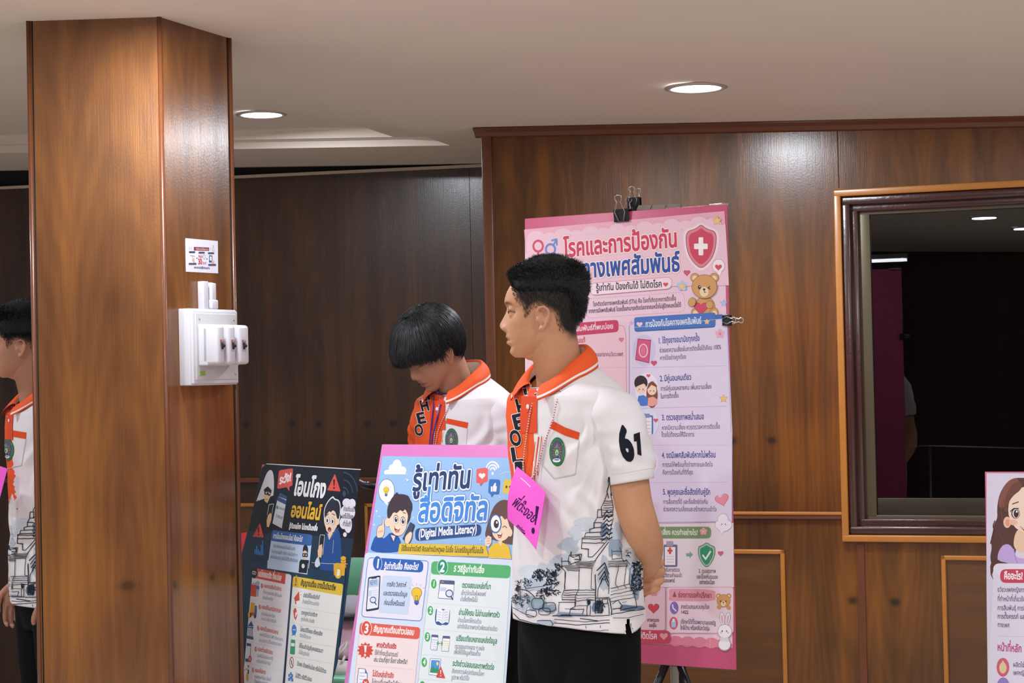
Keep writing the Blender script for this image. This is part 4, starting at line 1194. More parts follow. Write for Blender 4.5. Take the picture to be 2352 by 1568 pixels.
# ---- dark poster
def dark_fill(c):
    c.crop(540, 1040, .17857)
    c.poly([(350, 190), (400, 140), (1615, 215), (1560, 700), (1510, 1200), (150, 1100), (270, 560)], '#1c2430')
    c.poly([(165, 1000), (1530, 1100), (1440, 1700), (20, 1560)], '#223b50')
    c.stroke([(405, 140), (1618, 214)], 10, '#e9e4ea')
    # hooded figure
    c.poly([(280, 620), (345, 585), (352, 470), (375, 350), (420, 245), (465, 215), (498, 270), (505, 420), (500, 540), (505, 600), (520, 760), (480, 1000), (400, 1060), (300, 960)], '#141923')
    c.stroke([(280, 618), (345, 585), (350, 480), (375, 350), (420, 245), (465, 213), (498, 270), (505, 420), (495, 545)], 8, '#e8eaf0')
    c.poly([(376, 520), (400, 480), (470, 500), (455, 570), (420, 645), (385, 620)], '#f3cfa8'); c.poly([(375, 470), (425, 430), (475, 480), (468, 520), (440, 500), (380, 500)], '#141923')
    c.poly([(378, 505), (405, 490), (430, 512), (460, 505), (465, 540), (440, 555), (420, 535), (388, 540)], '#191a22'); c.ell(408, 512, 10, 12, '#f5e8dc', n=10); c.ell(447, 522, 10, 12, '#f5e8dc', n=10)
    c.stroke([(395, 590), (410, 605), (432, 592)], 6, '#8a4a3a')
    c.rr([(440, 660), (505, 650), (480, 790), (415, 800)], 10, '#e6e8ee'); c.rr([(445, 668), (498, 658), (475, 790), (420, 800)], 8, '#20242e')
    c.poly([(412, 870), (430, 800), (462, 768), (480, 800), (470, 870), (440, 955), (415, 950)], '#f3c89c')
    # speech bubble
    c.rr([(568, 225), (750, 195), (742, 425), (545, 465)], 26, '#e2605a'); c.poly([(660, 430), (705, 425), (702, 492)], '#e2605a')
    c.text('ระวัง!', (572, 402), (722, 358), 82, '#fdf6f6', bold=7)
    c.text('โอนโกง', (748, 535), (1155, 575), 165, '#f4f3f8', bold=12, outs=((26, '#12161e'),))
    c.text('ออนไลน์', (712, 815), (1095, 858), 130, '#eeb93a', bold=10, outs=((24, '#12161e'),))
    c.text('รู้ทันกลโกง ไม่ตกเป็นเหยื่อ', (697, 965), (1062, 1000), 46, '#f2f2f6', bold=4, outs=((16, '#161d28'),))
    warn(c, 1275, 390, 108, '#e0564e', '#2a1a1c', sk=.1)
    for r in (60, 120, 180): c.stroke(c.epts(1400, 540, r, r * 1.6, a0=-PI * .5, a1=-PI * .05, n=12), 16, '#33506a')
    c.ell(1410, 525, 22, 40, '#33506a')
    # server with a paid notice
    c.rr([(580, 508), (672, 560), (660, 640), (555, 590)], 14, '#3a5a86'); c.poly([(555, 560), (665, 600), (605, 970), (485, 905)], '#d5d8e4'); c.poly([(553, 560), (667, 612), (660, 668), (545, 610)], '#33527c')
    c.ell(547, 700, 14, 24, '#3f9a62', n=14); c.text('โอนเงินสำเร็จ', (565, 715), (640, 745), 22, '#5f8a6a', bold=1); c.text('5,000.00', (525, 820), (612, 858), 28, '#7a8090', bold=1)
    # worried boy
    c.poly([(1085, 1540), (1105, 1400), (1165, 1060), (1230, 1010), (1330, 960), (1365, 1090), (1372, 1400), (1350, 1568), (1100, 1568)], '#2a5598')
    c.poly([(1165, 1030), (1215, 1130), (1285, 1050), (1345, 960), (1290, 990)], '#35639f'); c.poly([(1195, 1040), (1215, 1120), (1265, 1030)], '#f6d3b4')
    c.stroke([(1270, 1120), (1262, 1290)], 6, '#d9e2f0')
    c.poly([(1150, 870), (1140, 740), (1190, 620), (1265, 545), (1285, 590), (1345, 600), (1368, 700), (1350, 890), (1300, 870), (1160, 900)], '#e8eaf0')
    c.ell(1240, 850, 92, 160, '#f8dcc2'); c.poly([(1165, 930), (1180, 1000), (1225, 1050), (1280, 1010), (1320, 900), (1290, 780), (1170, 820)], '#f8dcc2'); c.ell(1328, 880, 20, 45, '#f8dcc2')
    c.poly([(1160, 850), (1152, 740), (1198, 635), (1262, 570), (1280, 605), (1335, 615), (1358, 700), (1345, 850), (1318, 850), (1300, 760), (1262, 730), (1235, 770), (1222, 740), (1185, 790)], '#2d3340')
    for x, y in ((1196, 868), (1264, 880)): c.ell(x, y, 26, 46, '#3b3340'); c.ell(x, y, 22, 42, '#fdfdfe'); c.ell(x - 2, y + 2, 11, 24, '#3b3340')
    c.stroke([(1180, 805), (1210, 785)], 8, '#2d3340'); c.stroke([(1255, 780), (1290, 800)], 8, '#2d3340')
    c.ell(1220, 985, 22, 32, '#7a3030'); c.ell(1220, 1000, 15, 14, '#d97a70', n=12)
    c.rr([(1098, 1050), (1160, 1052), (1135, 1310), (1070, 1290)], 12, '#e2e6ee'); c.rr([(1102, 1056), (1154, 1058), (1130, 1304), (1076, 1286)], 10, '#232a36')
    c.poly([(1068, 1260), (1090, 1190), (1125, 1170), (1130, 1250), (1112, 1350), (1072, 1330)], '#f3cba6')
    c.stroke([(1080, 1330), (1040, 1380), (1030, 1450), (1060, 1475), (1100, 1440)], 6, '#d9e2f0')
    # thought cloud
    c.cloud([(1440, 640, 55, 55), (1510, 650, 45, 60), (1420, 760, 60, 80), (1490, 760, 60, 90), (1405, 900, 55, 80), (1460, 920, 50, 110), (1420, 1050, 24, 30)], '#eceaf4')
    c.text('จ่ายเงินแล้ว', (1395, 745), (1545, 755), 40, '#4a4a58', bold=1.5); c.text('แต่ไม่ได้ของ', (1380, 838), (1525, 850), 40, '#4a4a58', bold=1.5); c.text('ทำไงดี?', (1388, 938), (1495, 950), 44, '#4a4a58', bold=1.5)
    warn(c, 305, 1000, 90, '#e0564e', '#2a1a1c', sk=.25)
    for k, h in enumerate((60, 110, 70, 50, 130, 190)): c.rr((255 + k * 20, 1300 - h + k * 3, 270 + k * 20, 1305 + k * 3), 3, '#3a86cf')
    # definition box
    c.rr([(485, 990), (1000, 1052), (945, 1560), (420, 1480)], 34, '#c9dcf6'); c.rr([(485, 990), (1000, 1052), (985, 1198), (462, 1130)], 30, '#3a69ae')
    c.text('การโอนโกงออนไลน์ คืออะไร?', (490, 1095), (868, 1142), 48, '#f2f5fc', bold=3)
    for k, s_ in enumerate(('มิจฉาชีพหลอกลวงให้เหยื่อโอนเงิน', 'โดยอ้างขายสินค้า บริการ หรือเรื่องต่าง ๆ', 'แต่เมื่อโอนแล้ว กลับไม่ได้รับสิ่งที่ตกลง', 'หรือถูกตัดขาดการติดต่อ')):
        a = [(492, 1212, 775, 1255), (468, 1285, 805, 1335), (455, 1350, 808, 1408), (448, 1420, 600, 1450)][k]
        c.text(s_, a[:2], a[2:], 32, '#66788f', bold=.6)
    c.ell(910, 1250, 34, 70, '#2a2f3c'); c.ell(905, 1310, 32, 56, '#f0cfae'); c.poly([(872, 1290), (940, 1290), (940, 1340), (872, 1335)], '#22262f'); c.ell(890, 1312, 8, 10, '#f8ece2', n=10); c.ell(920, 1314, 8, 10, '#f8ece2', n=10)
    c.poly([(845, 1370), (955, 1378), (940, 1540), (832, 1530)], '#23262f'); c.ell(888, 1440, 20, 30, '#e6e8ee'); c.ell(880, 1445, 6, 9, '#23262f', n=10); c.ell(896, 1446, 6, 9, '#23262f', n=10)
    # coins
    for k in range(4): c.ell(1400, 1460 - k * 34, 36, 30, '#a8742a'); c.ell(1400, 1456 - k * 34, 34, 27, '#e9b23c')
    for k in range(3): c.ell(1325, 1520 - k * 34, 48, 36, '#a8742a'); c.ell(1325, 1515 - k * 34, 46, 33, '#e9b23c')
    c.ell(1340, 1545, 46, 66, '#a8742a'); c.ell(1340, 1545, 42, 61, '#eec04c'); c.text('B', (1322, 1575), (1356, 1578), 54, '#fdf6e0', bold=5)
    c.crop(540, 1290, .17729)
    c.stroke([(1000, 10), (1220, 25), (1465, 28)], 5, '#dfe3ea')
    c.poly([(195, 0), (1440, 140), (1340, 1300), (1260, 1600), (-90, 1600), (60, 500)], '#24425a')
    # redo of what crosses the seam
    c.poly([(430, -20), (955, 20), (945, 165), (425, 85)], '#c9dcf6'); c.poly([(845, -10), (955, -2), (938, 150), (832, 138)], '#23262f'); c.ell(892, 55, 20, 30, '#e6e8ee')
    c.poly([(1285, 20), (1440, 20), (1425, 180), (1290, 175)], '#e9b23c'); c.ell(1345, 150, 46, 72, '#a8742a'); c.ell(1345, 150, 42, 67, '#eec04c'); c.text('B', (1327, 178), (1362, 181), 54, '#fdf6e0', bold=5)
    # left list
    c.rr([(240, 90), (742, 165), (620, 1650), (100, 1650)], 40, '#efecf1')
    c.poly([(285, 85), (668, 150), (655, 290), (270, 212)], '#dc564c'); c.text('กลโกงยอดฮิต ที่พบบ่อย', (305, 185), (605, 245), 56, '#fdf2f0', bold=4)
    c.ell(256, 140, 42, 75, '#2a2f3c'); c.poly([(270, 80), (305, 60), (290, 110)], '#2a2f3c'); c.ring(245, 140, 12, 18, 9, '#eceef4'); c.ring(270, 146, 12, 18, 9, '#eceef4')
    Rd, Gy = '#d4564f', '#8a94a6'
    rows = [(('1', (358, 312)), 'หลอกขายสินค้า/บริการ', (378, 330, 605, 378), ('ตั้งราคาถูกเกินจริง ให้รีบโอนเงิน', (370, 410, 612, 462)), ('ก่อนแล้วหายเงียบ', (362, 478, 500, 505))),
            (('2', (330, 585)), 'หลอกให้โอนค่ามัดจำ/ค่าส่ง', (350, 605, 600, 662), ('อ้างต้องโอนก่อนค่าของ', (345, 690, 525, 725)), ('ค่าภาษี ค่าส่ง ค่าสินค้า', (342, 752, 540, 795))),
            (('3', (310, 858)), 'หลอกเป็นบุคคล/หน่วยงาน', (332, 880, 568, 940), ('แอบอ้างเป็นตำรวจ ไฟฟ้า หรือหน่วยงาน', (325, 955, 628, 1030)), ('เช่น ธนาคาร ให้โอนเงินตรวจสอบ', (318, 1030, 612, 1095))),
            (('4', (278, 1130)), 'หลอกด้วยสลิปปลอม', (300, 1150, 495, 1200), ('แนบสลิปโอนเงินปลอมมาให้ดู', (292, 1230, 500, 1275)), ('แต่เงินจริงไม่เข้าบัญชี', (285, 1300, 470, 1340))),
            (('5', (242, 1400)), 'หลอกให้ลงทุน', (265, 1425, 405, 1455), ('ชวนลงทุนกำไรสูง เสี่ยงต่ำ', (258, 1500, 475, 1548)), ('อ้างผลตอบแทนจริง', (255, 1562, 430, 1600)))]
    for (n, nc), t, tp, l1, l2 in rows:
        c.ell(nc[0], nc[1], 15, 32, Rd, n=16); c.text(n, (nc[0] - 6, nc[1] + 14), (nc[0] + 6, nc[1] + 16), 26, '#fdf3f2', bold=1.5)
        c.text(t, tp[:2], tp[2:], 36, Rd, bold=2)
        for s_, a in (l1, l2): c.text(s_, a[:2], a[2:], 30, Gy, bold=.8)
    for y in (482, 752, 1030, 1305): c.stroke([(195 - (y - 480) * .06, y), (675 - (y - 480) * .085, y + 100)], 2.5, '#cfd0d8')
    # list icons
    c.poly([(270, 265), (310, 245), (328, 270), (310, 455), (265, 440)], '#aeb6c8'); c.poly([(285, 310), (325, 318), (322, 360), (282, 352)], '#4a6fb0'); c.poly([(218, 290), (290, 305), (278, 455), (210, 440)], '#d9553f'); c.ring(250, 298, 18, 22, 6, '#8a5a4a')
    c.poly([(215, 525), (270, 535), (262, 665), (200, 650)], '#e8b23c'); c.poly([(268, 565), (292, 570), (292, 650), (285, 705), (255, 700)], '#3f6fb5'); c.poly([(210, 650), (262, 662), (258, 700), (205, 690)], '#d9553f'); c.ell(208, 690, 14, 30, '#3b3340'); c.ell(268, 710, 14, 24, '#3b3340'); c.ell(192, 690, 14, 42, '#e9b23c')
    c.poly([(220, 765), (250, 840), (172, 830)], '#3f5f9e'); c.poly([(172, 838), (248, 848), (246, 862), (170, 850)], '#33466f')
    for k in range(4): c.stroke([(184 + k * 17, 862), (176 + k * 18, 960)], 9, '#33466f')
    c.poly([(162, 955), (245, 972), (248, 1008), (152, 990)], '#4a5f86')
    c.rr([(160, 1050), (218, 1060), (205, 1300), (140, 1290)], 10, '#3f5f8e'); c.poly([(152, 1085), (212, 1095), (202, 1260), (146, 1250)], '#e6ebf4'); c.ell(202, 1258, 20, 44, '#d9524a'); c.stroke([(194, 1240), (210, 1276)], 6, '#fdf3f2'); c.stroke([(210, 1240), (194, 1276)], 6, '#fdf3f2')
    c.stroke([(120, 1420), (150, 1385), (165, 1400), (185, 1345)], 7, '#33466f'); c.poly([(172, 1340), (190, 1340), (188, 1375)], '#33466f'); c.ell(168, 1490, 16, 60, '#e9b23c'); c.rr((174, 1395, 190, 1450), 4, '#33466f')
    # right list
    c.rr([(765, 185), (1415, 290), (1255, 1650), (650, 1650)], 34, '#eeefec'); c.stroke([(1395, 430), (1290, 1330), (1240, 1600)], 3, '#e2c24c')
    c.rr([(765, 185), (1415, 290), (1395, 440), (752, 320)], 30, '#e7c749'); c.poly([(755, 320), (810, 160), (832, 330)], '#e9b53a'); c.stroke([(800, 215), (803, 265)], 14, '#4a3a20'); c.ell(796, 298, 8, 11, '#4a3a20', n=10)
    c.text('สัญญาณเตือน อาจเป็นมิจฉาชีพ', (858, 302), (1310, 375), 52, '#4a4630', bold=3.5)
    K = '#5a6676'
    rr_ = [('เร่งรัดให้โอนเงินทันที', (890, 455, 1102, 488), 'อ้างสิทธิ์มีจำนวนจำกัด', (880, 535, 1095, 572)), ('ราคาถูกกว่าปกติมาก', (866, 680, 1075, 715), 'ถูกเกินจริง น่าสงสัย', (862, 758, 1035, 795)),
           ('ไม่ยอมวิดีโอคอล หรือคุยเสียง', (852, 895, 1140, 960), 'ติดต่อได้ยากมาก', (846, 970, 988, 1005)), ('ให้โอนเข้าบัญชีบุคคลธรรมดา', (836, 1110, 1148, 1180), 'ไม่ใช่บัญชีบริษัท', (832, 1190, 970, 1225)),
           ('ปิดเพจ เปิดเพจใหม่บ่อย หรือไม่มีตัวตน', (810, 1340, 1190, 1445), '', None), ('ไม่มีรีวิว หรือรีวิวปลอม', (790, 1495, 1002, 1550), '', None)]
    for t, a, u, b in rr_:
        c.text(t, a[:2], a[2:], 36, K, bold=2)
        if b: c.text(u, b[:2], b[2:], 32, '#8a949c', bold=1)
    for y in (575, 790, 1000, 1215): c.stroke([(745 - (y - 575) * .07, y), (1360 - (y - 575) * .12, y + 105)], 2.5, '#d2d6d2')
    c.poly([(775, 470), (840, 380), (848, 500), (800, 510), (805, 548), (788, 548), (785, 508)], '#d9584e'); c.stroke([(852, 395), (866, 380)], 5, '#d9584e'); c.stroke([(856, 430), (872, 428)], 5, '#d9584e')
    c.poly([(765, 640), (775, 605), (800, 600), (820, 690), (795, 760), (775, 720)], '#d9584e'); c.text('9', (782, 710), (805, 718), 44, '#fdf3f2', bold=3)
    c.ell(776, 880, 32, 68, '#3f86d0'); c.poly([(755, 930), (745, 960), (775, 948)], '#3f86d0'); c.poly([(775, 940), (798, 968), (790, 930)], '#3f86d0')
    for k in range(3): c.ell(763 + k * 14, 880, 5, 9, '#eef4fc', n=8)
    c.rr([(735, 1005), (792, 1012), (785, 1202), (722, 1195)], 16, '#3fa077'); c.poly([(738, 1050), (786, 1056), (782, 1098), (734, 1090)], '#e3f2ea')
    c.ring(744, 1305, 24, 68, 12, '#b5484a'); c.stroke([(730, 1258), (758, 1352)], 10, '#5a4a62'); c.rr((738, 1280, 750, 1330), 3, '#6f7a94')
    for k, (x, y) in enumerate(((712, 1470), (735, 1450), (752, 1478))): c.ell(x, y, 11, 24, '#4f86c6', n=14); c.poly([(x - 16, y + 70), (x - 12, y + 30), (x + 12, y + 32), (x + 14, y + 74)], '#4f86c6')
MD = board_frame((602, 1066), 5.42, 55, 13)
dark = make_board('poster_board', 'dark online scam warning poster standing just right of the wooden column', MD, .502, .83, '#d9708f',
                  [(604, 1069), (826, 1079), (806, 1300), (768, 1590), (512, 1560), (540, 1400), (558, 1280), (600, 1080)], '#24425a', dark_fill, 1 / 775)

# ---- pink poster cut by the right edge of the view
def girl_fill(c):
    c.crop(2230, 1060, .3236)
    c.poly([(150, 100), (420, 100), (420, 700), (200, 720)], '#e3dcf0')
    # long hair, face, dress
    c.poly([(330, 112), (280, 125), (235, 170), (200, 240), (185, 330), (190, 400), (165, 440), (155, 500), (140, 560), (150, 610), (135, 680), (150, 740), (185, 760), (250, 740), (330, 640), (345, 400), (600, 400), (600, 180), (480, 120)], '#5a3a36')
    c.poly([(330, 112), (280, 125), (235, 170), (205, 240), (190, 320), (240, 330), (330, 250), (352, 170)], '#8a5648')
    c.poly([(150, 700), (165, 760), (150, 800), (160, 840), (140, 800), (138, 740)], '#5a3a36')
    c.stroke([(170, 420), (155, 460), (170, 490), (150, 540), (140, 580)], 7, '#4a2e2c'); c.stroke([(200, 500), (230, 560), (215, 640), (240, 700)], 6, '#6e4840'); c.stroke([(235, 260), (215, 350), (225, 420)], 6, '#7a4c40')
    c.poly([(340, 470), (310, 520), (300, 610), (360, 650), (560, 650), (560, 600), (480, 540), (470, 470)], '#f3cdb4')
    c.ell(405, 340, 140, 165, '#f9e0cd'); c.poly([(265, 300), (290, 240), (352, 195), (520, 195), (545, 320), (500, 470), (410, 520), (330, 480)], '#f9e0cd'); c.ell(258, 430, 27, 40, '#f3c4a8'); c.ell(262, 432, 15, 24, '#e5a184')
    c.poly([(255, 370), (262, 300), (300, 240), (350, 205), (372, 160), (330, 130), (260, 200), (230, 330)], '#74463c')
    for x in (318, 470): 
        c.ell(x, 368, 30, 36, '#4a3230'); c.ell(x + 2, 368, 24, 32, '#fbf7f5'); c.ell(x + 4, 368, 18, 28, '#4a2a22'); c.ell(x + 8, 354, 6, 8, '#ffffff', n=12)
        c.stroke([(x - 36, 352), (x - 14, 332), (x + 20, 332)], 6, '#33221f'); c.stroke([(x - 22, 300), (x + 20, 285)], 7, '#6a4236')
    c.ell(300, 430, 30, 20, '#f3c0ae'); c.poly([(345, 455), (380, 472), (430, 470), (455, 452), (425, 492), (380, 494)], '#b5454a'); c.poly([(352, 460), (380, 474), (430, 472), (448, 457), (425, 480), (380, 482)], '#ffffff')
    c.poly([(190, 720), (190, 650), (225, 590), (270, 582), (305, 620), (318, 680), (400, 690), (600, 690), (600, 740)], '#c9aee6'); c.stroke([(305, 620), (318, 690), (330, 720)], 5, '#ab8cd0')
    # text card
    c.rr([(165, 730), (700, 740), (700, 1700), (120, 1700)], 50, '#e4e0f2'); c.rr([(158, 720), (700, 728), (700, 880), (160, 900)], 50, '#ece8f6')
    c.poly([(160, 800), (700, 800), (700, 1600), (118, 1600)], '#e6e2f3')
    c.rr((208, 762, 520, 860), 44, '#cf4662'); c.text('คืออะไร?', (235, 832), (370, 835), 38, '#fdf1f4', bold=2.5)
    B = '#6a5a86'
    for s_, y, x1 in (('อวัยวะเพศหญิงภายใน', 922, 420), ('ที่ทำหน้าที่เกี่ยวข้องกับ', 988, 440), ('การสืบพันธุ์ การมีเพศ', 1052, 440), ('การตั้งครรภ์ และการ', 1112, 440), ('ทางเพศ', 1172, 275)): c.text(s_, (189, y), (x1, y + 4), 25, B, bold=.8)
    c.stroke([(190, 1235), (600, 1250)], 2, '#d9b3c6')
    c.text('หน้าที่หลัก', (187, 1340), (362, 1352), 40, '#c4508c', bold=2)
    c.ell(228, 1458, 45, 67, '#d8667e'); c.ell(228, 1462, 26, 40, '#e9d3a8'); c.poly([(206, 1445), (228, 1408), (250, 1445)], '#e9d3a8')
    c.text('ผลิตไข่และฮอร์โมน', (300, 1455), (520, 1462), 25, B, bold=.8); c.text('เพศหญิง', (300, 1512), (392, 1515), 25, B, bold=.8)
    c.ell(230, 1590, 45, 60, '#9a86cc')
MG = board_frame((2262, 1083), 4.45, 22, 4)
pinkr = make_board('poster_board', 'pink edged poster with a long haired girl below the window', MG, .48, .85, '#d9688f',
                   [(2266, 1086), (2676, 1088), (2676, 1600), (2269, 1600), (2266, 1350)], '#e0d9ee', girl_fill, 1 / 940)

# ---------------------------------------------------------------- stands and clips
M_blk = mat('black_plastic', '#17181b', 0.4)
M_ste = mat('bright_steel', '#cfd0d4', 0.25, metal=0.9)
M_sil = mat('brushed_silver', '#a9a6a0', 0.35, metal=0.6)
def tripod(label, M, W_, H_, backoff, cx=None):
    """stand behind a board: two front legs, a rear leg, a peg rail under the board"""
    cx = W_ / 2 if cx is None else cx
    base = M @ Vector((cx, backoff, -H_))
    top = M @ Vector((cx, backoff, -.03))
    ax = Vector(M.col[0][:3]); bk = Vector((M.col[1][0], M.col[1][1], 0)).normalized()
    t = thing('easel', label, 'easel', Matrix.Translation((base.x, base.y, 0)))
    o = Vector((base.x, base.y, 0))
    apex = base.lerp(top, .04)
    hz = base.z
    mb = MB(); mb.tube([base - o - Vector((0, 0, .06)), top - o], .011, M_sil, seg=12); mb.build('mast', t)
    mb = MB(); mb.tube([base - o + Vector((0, 0, .0)), base - o + Vector((0, 0, .07))], .019, M_blk, seg=14); mb.build('collar', t)
    for v in (-ax * .30 - bk * .10, ax * .30 - bk * .10, bk * .24):
        mb = MB(); e = Vector((v.x, v.y, .012)); mb.tube([apex - o, e], .011, M_blk, seg=10)
        lg = mb.build('leg', t)
        mb = MB(); mb.ball(e, .018, .018, .012, M_blk, seg=12); mb.build('rubber_foot', lg)
    mb = MB(); p = base - o; mb.tube([p - ax * W_ * .3 - bk * .012, p + ax * W_ * .3 - bk * .012], .007, M_blk, seg=8); mb.build('peg_rail', t)
    return t, o, ax, bk
tr1, o1, ax1, bk1 = tripod('black tripod easel with a silver mast holding the tall pink poster', MR, .600, RED_H, .045, .405)
# flat silver arm folded over the top of the tall poster
mb = MB()
q = [MR @ Vector(v) for v in ((.31, .02, .012), (.46, .03, .022))]
a0 = MR @ Vector((.33, .03, .004)) - o1; a1 = MR @ Vector((.455, .035, .000)) - o1
for k in range(3):
    b0 = a0.lerp(a1, k / 3 + .02); b1 = a0.lerp(a1, (k + 1) / 3 - .01)
    mb.tube([b0, b1], .013, M_sil, seg=4, smooth=False)
mb.build('folding_arm', tr1)
mb = MB(); mb.tube([MR @ Vector((.295, .055, .004)) - o1, a0], .016, M_blk, seg=6, smooth=False); mb.build('arm_joint', tr1)
mb = MB(); mb.tube([MR @ Vector((.545, .012, .0)) - o1, MR @ Vector((.60, .012, .0)) - o1], .004, M_ste, seg=6); mb.build('arm_tip', tr1)
tr2, o2, ax2, bk2 = tripod('black easel behind the light blue poster', MBl, .475, .80, .045)
tr3, o3, ax3, bk3 = tripod('black easel behind the dark scam warning poster', MD, .502, .83, .05)
tripod('black easel behind the poster at the right edge', MG, .48, .85, .05)
# clamp arm reaching out beside the dark poster
mb = MB()
pa = at(835, 1113, 5.10) - o2; pb = at(872, 1118, 5.0) - o2
mb.tube([at(826, 1107, 5.12) - o2, pa, pb], [.008, .010, .011], M_blk, seg=8)
pc = at(846, 1108, 5.07) - o2
mb.ball(pc, .004, .004, .004, M_ste, seg=8)
mb.build('clamp_arm', tr2)

def binder_clip(label, M, w, group='binder clips on the tall pink poster'):
    """local x along the clip's mouth, z out of the board edge, y through the board"""
    t = thing('binder_clip', label, 'clip', M, group)
    d, th = w * .72, w * .42
    mb = MB()
    pr = [(-.0045, -d), (-.0065, -d), (-th * .62, 0), (th * .62, 0), (.0065 + .004, -d), (.0045 + .004, -d), (th * .62 - .0025, -.003), (-th * .62 + .0025, -.003)]
    mb.prism([(-w / 2, y + .0005, z) for y, z in pr], (w, 0, 0), M_blk)
    for y in (-.0058, .0102): mb.tube([(-w / 2, y, -d), (w / 2, y, -d)], .0018, M_blk, seg=8)
    mb.build('clip_body', t)
    for s_, tilt in ((-1, .16), (1, -.5)):
        mb = MB(); y0 = -.0062 if s_ < 0 else .011
        L = w * 1.45
        loop = [(-w * .16, 0, -d), (-w * .34, 0, -d * .25), (-w * .12, 0, L * .28), (-w * .24, 0, L * .40), (-w * .2, 0, L * .52), (0, 0, L * .56), (w * .2, 0, L * .52), (w * .24, 0, L * .40), (w * .12, 0, L * .28), (w * .34, 0, -d * .25), (w * .16, 0, -d)]
        R = Matrix.Translation((0, y0, 0)) @ Matrix.Rotation(0, 4, 'X')
        pts = []
        for x, y, z in loop:
            zz = z + d; bulge = (-1 if s_ < 0 else 1) * (.0015 + (th * .62 * min(1, zz / d)) + max(0, z) * abs(tilt))
            pts.append((x, y0 + bulge - (0 if s_ < 0 else .001), z))
        mb.tube(pts, .0011, M_ste, seg=6)
        mb.build('wire_handle', t)
    return t
binder_clip('large black binder clip over the top edge of the tall pink poster', MR @ Matrix.Translation((.300, 0, .006)), .044)
binder_clip('black binder clip behind another one on the tripod top', MR @ Matrix.Translation((.312, .046, .040)) @ Matrix.Rotation(.15, 4, 'Z'), .034)
sx_, sz_ = uv_of(MR)(1688, 735)
binder_clip('small black binder clip on the right edge of the tall pink poster', MR @ Matrix.Translation((.605, 0, sz_)) @ Matrix.Rotation(math.radians(90), 4, 'Y'), .027)

# ================================================================ people
def smooth01(t): 
    t = np.clip(t, 0, 1); return t * t * (3 - 2 * t)
# --- head, metres: f forward of the ear axis, l to the person's left, z above the chin
HZ = np.array([0, 8, 15, 25, 40, 58, 75, 95, 112, 120, 127, 136, 146, 158, 167, 178, 190, 200, 208, 213]) / 1000
HF = np.array([60, 69, 71, 71.5, 75, 78, 78.5, 78, 79, 82.5, 84.5, 84, 81, 75, 68.5, 59, 45, 28, 6, -14]) / 1000
HB = np.array([22, 8, -8, -30, -52, -70, -82, -89, -93, -94.5, -95.5, -96, -96, -94, -91, -86, -76, -63, -46, -28]) / 1000
HW = np.array([15, 27, 34, 44, 55, 61, 65, 68, 70, 71, 72, 73.5, 74.5, 74.5, 73, 69, 60, 48, 31, 6]) / 1000
HC = np.array([46, 42, 38, 28, 14, 4, 0, -4, -6, -7, -8, -9, -10, -11, -12, -14, -16, -18, -20, -21]) / 1000
NZ = np.array([52, 56, 59, 62, 66, 70, 74, 79, 86, 95, 104, 110, 116]) / 1000
NP = np.array([0, 2.5, 7, 11.5, 15.5, 17.8, 18.2, 16.6, 13.0, 8.8, 5.0, 2.6, 0.0]) / 1000
def G(x, s): return np.exp(-0.5 * (x / s) ** 2)
def head_surf(phi, z, off=0.0, plain=False):
    """arrays phi (0 front, + left), z -> f, l"""
    F, B, Wd, C_ = (np.interp(z, HZ, t) for t in (HF, HB, HW, HC))
    ca, sa = np.cos(phi), np.sin(phi)
    e = 2 / 2.25
    r = np.where(ca > 0, F - C_, C_ - B)
    f = C_ + r * np.sign(ca) * np.abs(ca) ** e
    l = Wd * np.sign(sa) * np.abs(sa) ** e
    if plain: return f, l
    m = smooth01(ca * 1.6)
    npz = np.interp(z, NZ, NP)
    ns = np.interp(z, [.058, .066, .076, .090, .112], [.0085, .0085, .0078, .0062, .0070])
    d = npz * G(l, ns)
    d += .0085 * (G(l - .0125, .0042) + G(l + .0125, .0042)) * G(z - .0655, .0055)
    d += .0078 * G(z - .0475, .0036) * G(l, .017) * (1 - .18 * G(l, .003)) + .0088 * G(z - .0335, .0042) * G(l, .0145)
    d -= .0035 * G(z - .0400, .0018) * G(l, .021)
    d -= .0030 * G(z - .0240, .0040) * G(l, .020)
    d += .0032 * G(z - .0115, .0075) * G(l, .016)
    for s_ in (-1, 1):
        d -= .0105 * G(l - s_ * .0300, .0125) * G(z - .1040, .0085)
        d -= .0050 * G(l - s_ * .0150, .0060) * G(z - .1080, .0075)
        d += .0030 * G(l - s_ * .0280, .016) * G(z - .1230, .0055)
        d += .0035 * G(l - s_ * .0480, .013) * G(z - .0830, .012)
        d += .0020 * G(l - s_ * .030, .012) * G(z - .062, .014)
    f = f + d * m
    if np.any(off):
        rr = np.sqrt((f - C_) ** 2 + l ** 2) + 1e-9
        k = off / rr
        f = f + (f - C_) * k; l = l * (1 + k)
    return f, l
def head_mesh(mb, H, m):
    n = 170
    s = np.linspace(-1, 1, n, endpoint=False)
    phi = PI * np.sign(s) * np.abs(s) ** 1.35
    zs = np.concatenate([np.linspace(0, .135, 78), np.linspace(.1375, .213, 34)])
    rings = []
    for z in zs:
        f, l = head_surf(phi, np.full(n, z))
        rings.append([H @ Vector((l[i], -f[i], z)) for i in range(n)])
    mb.loft(rings, m)
def HP(H, f, l, z): return H @ Vector((l, -f, z))
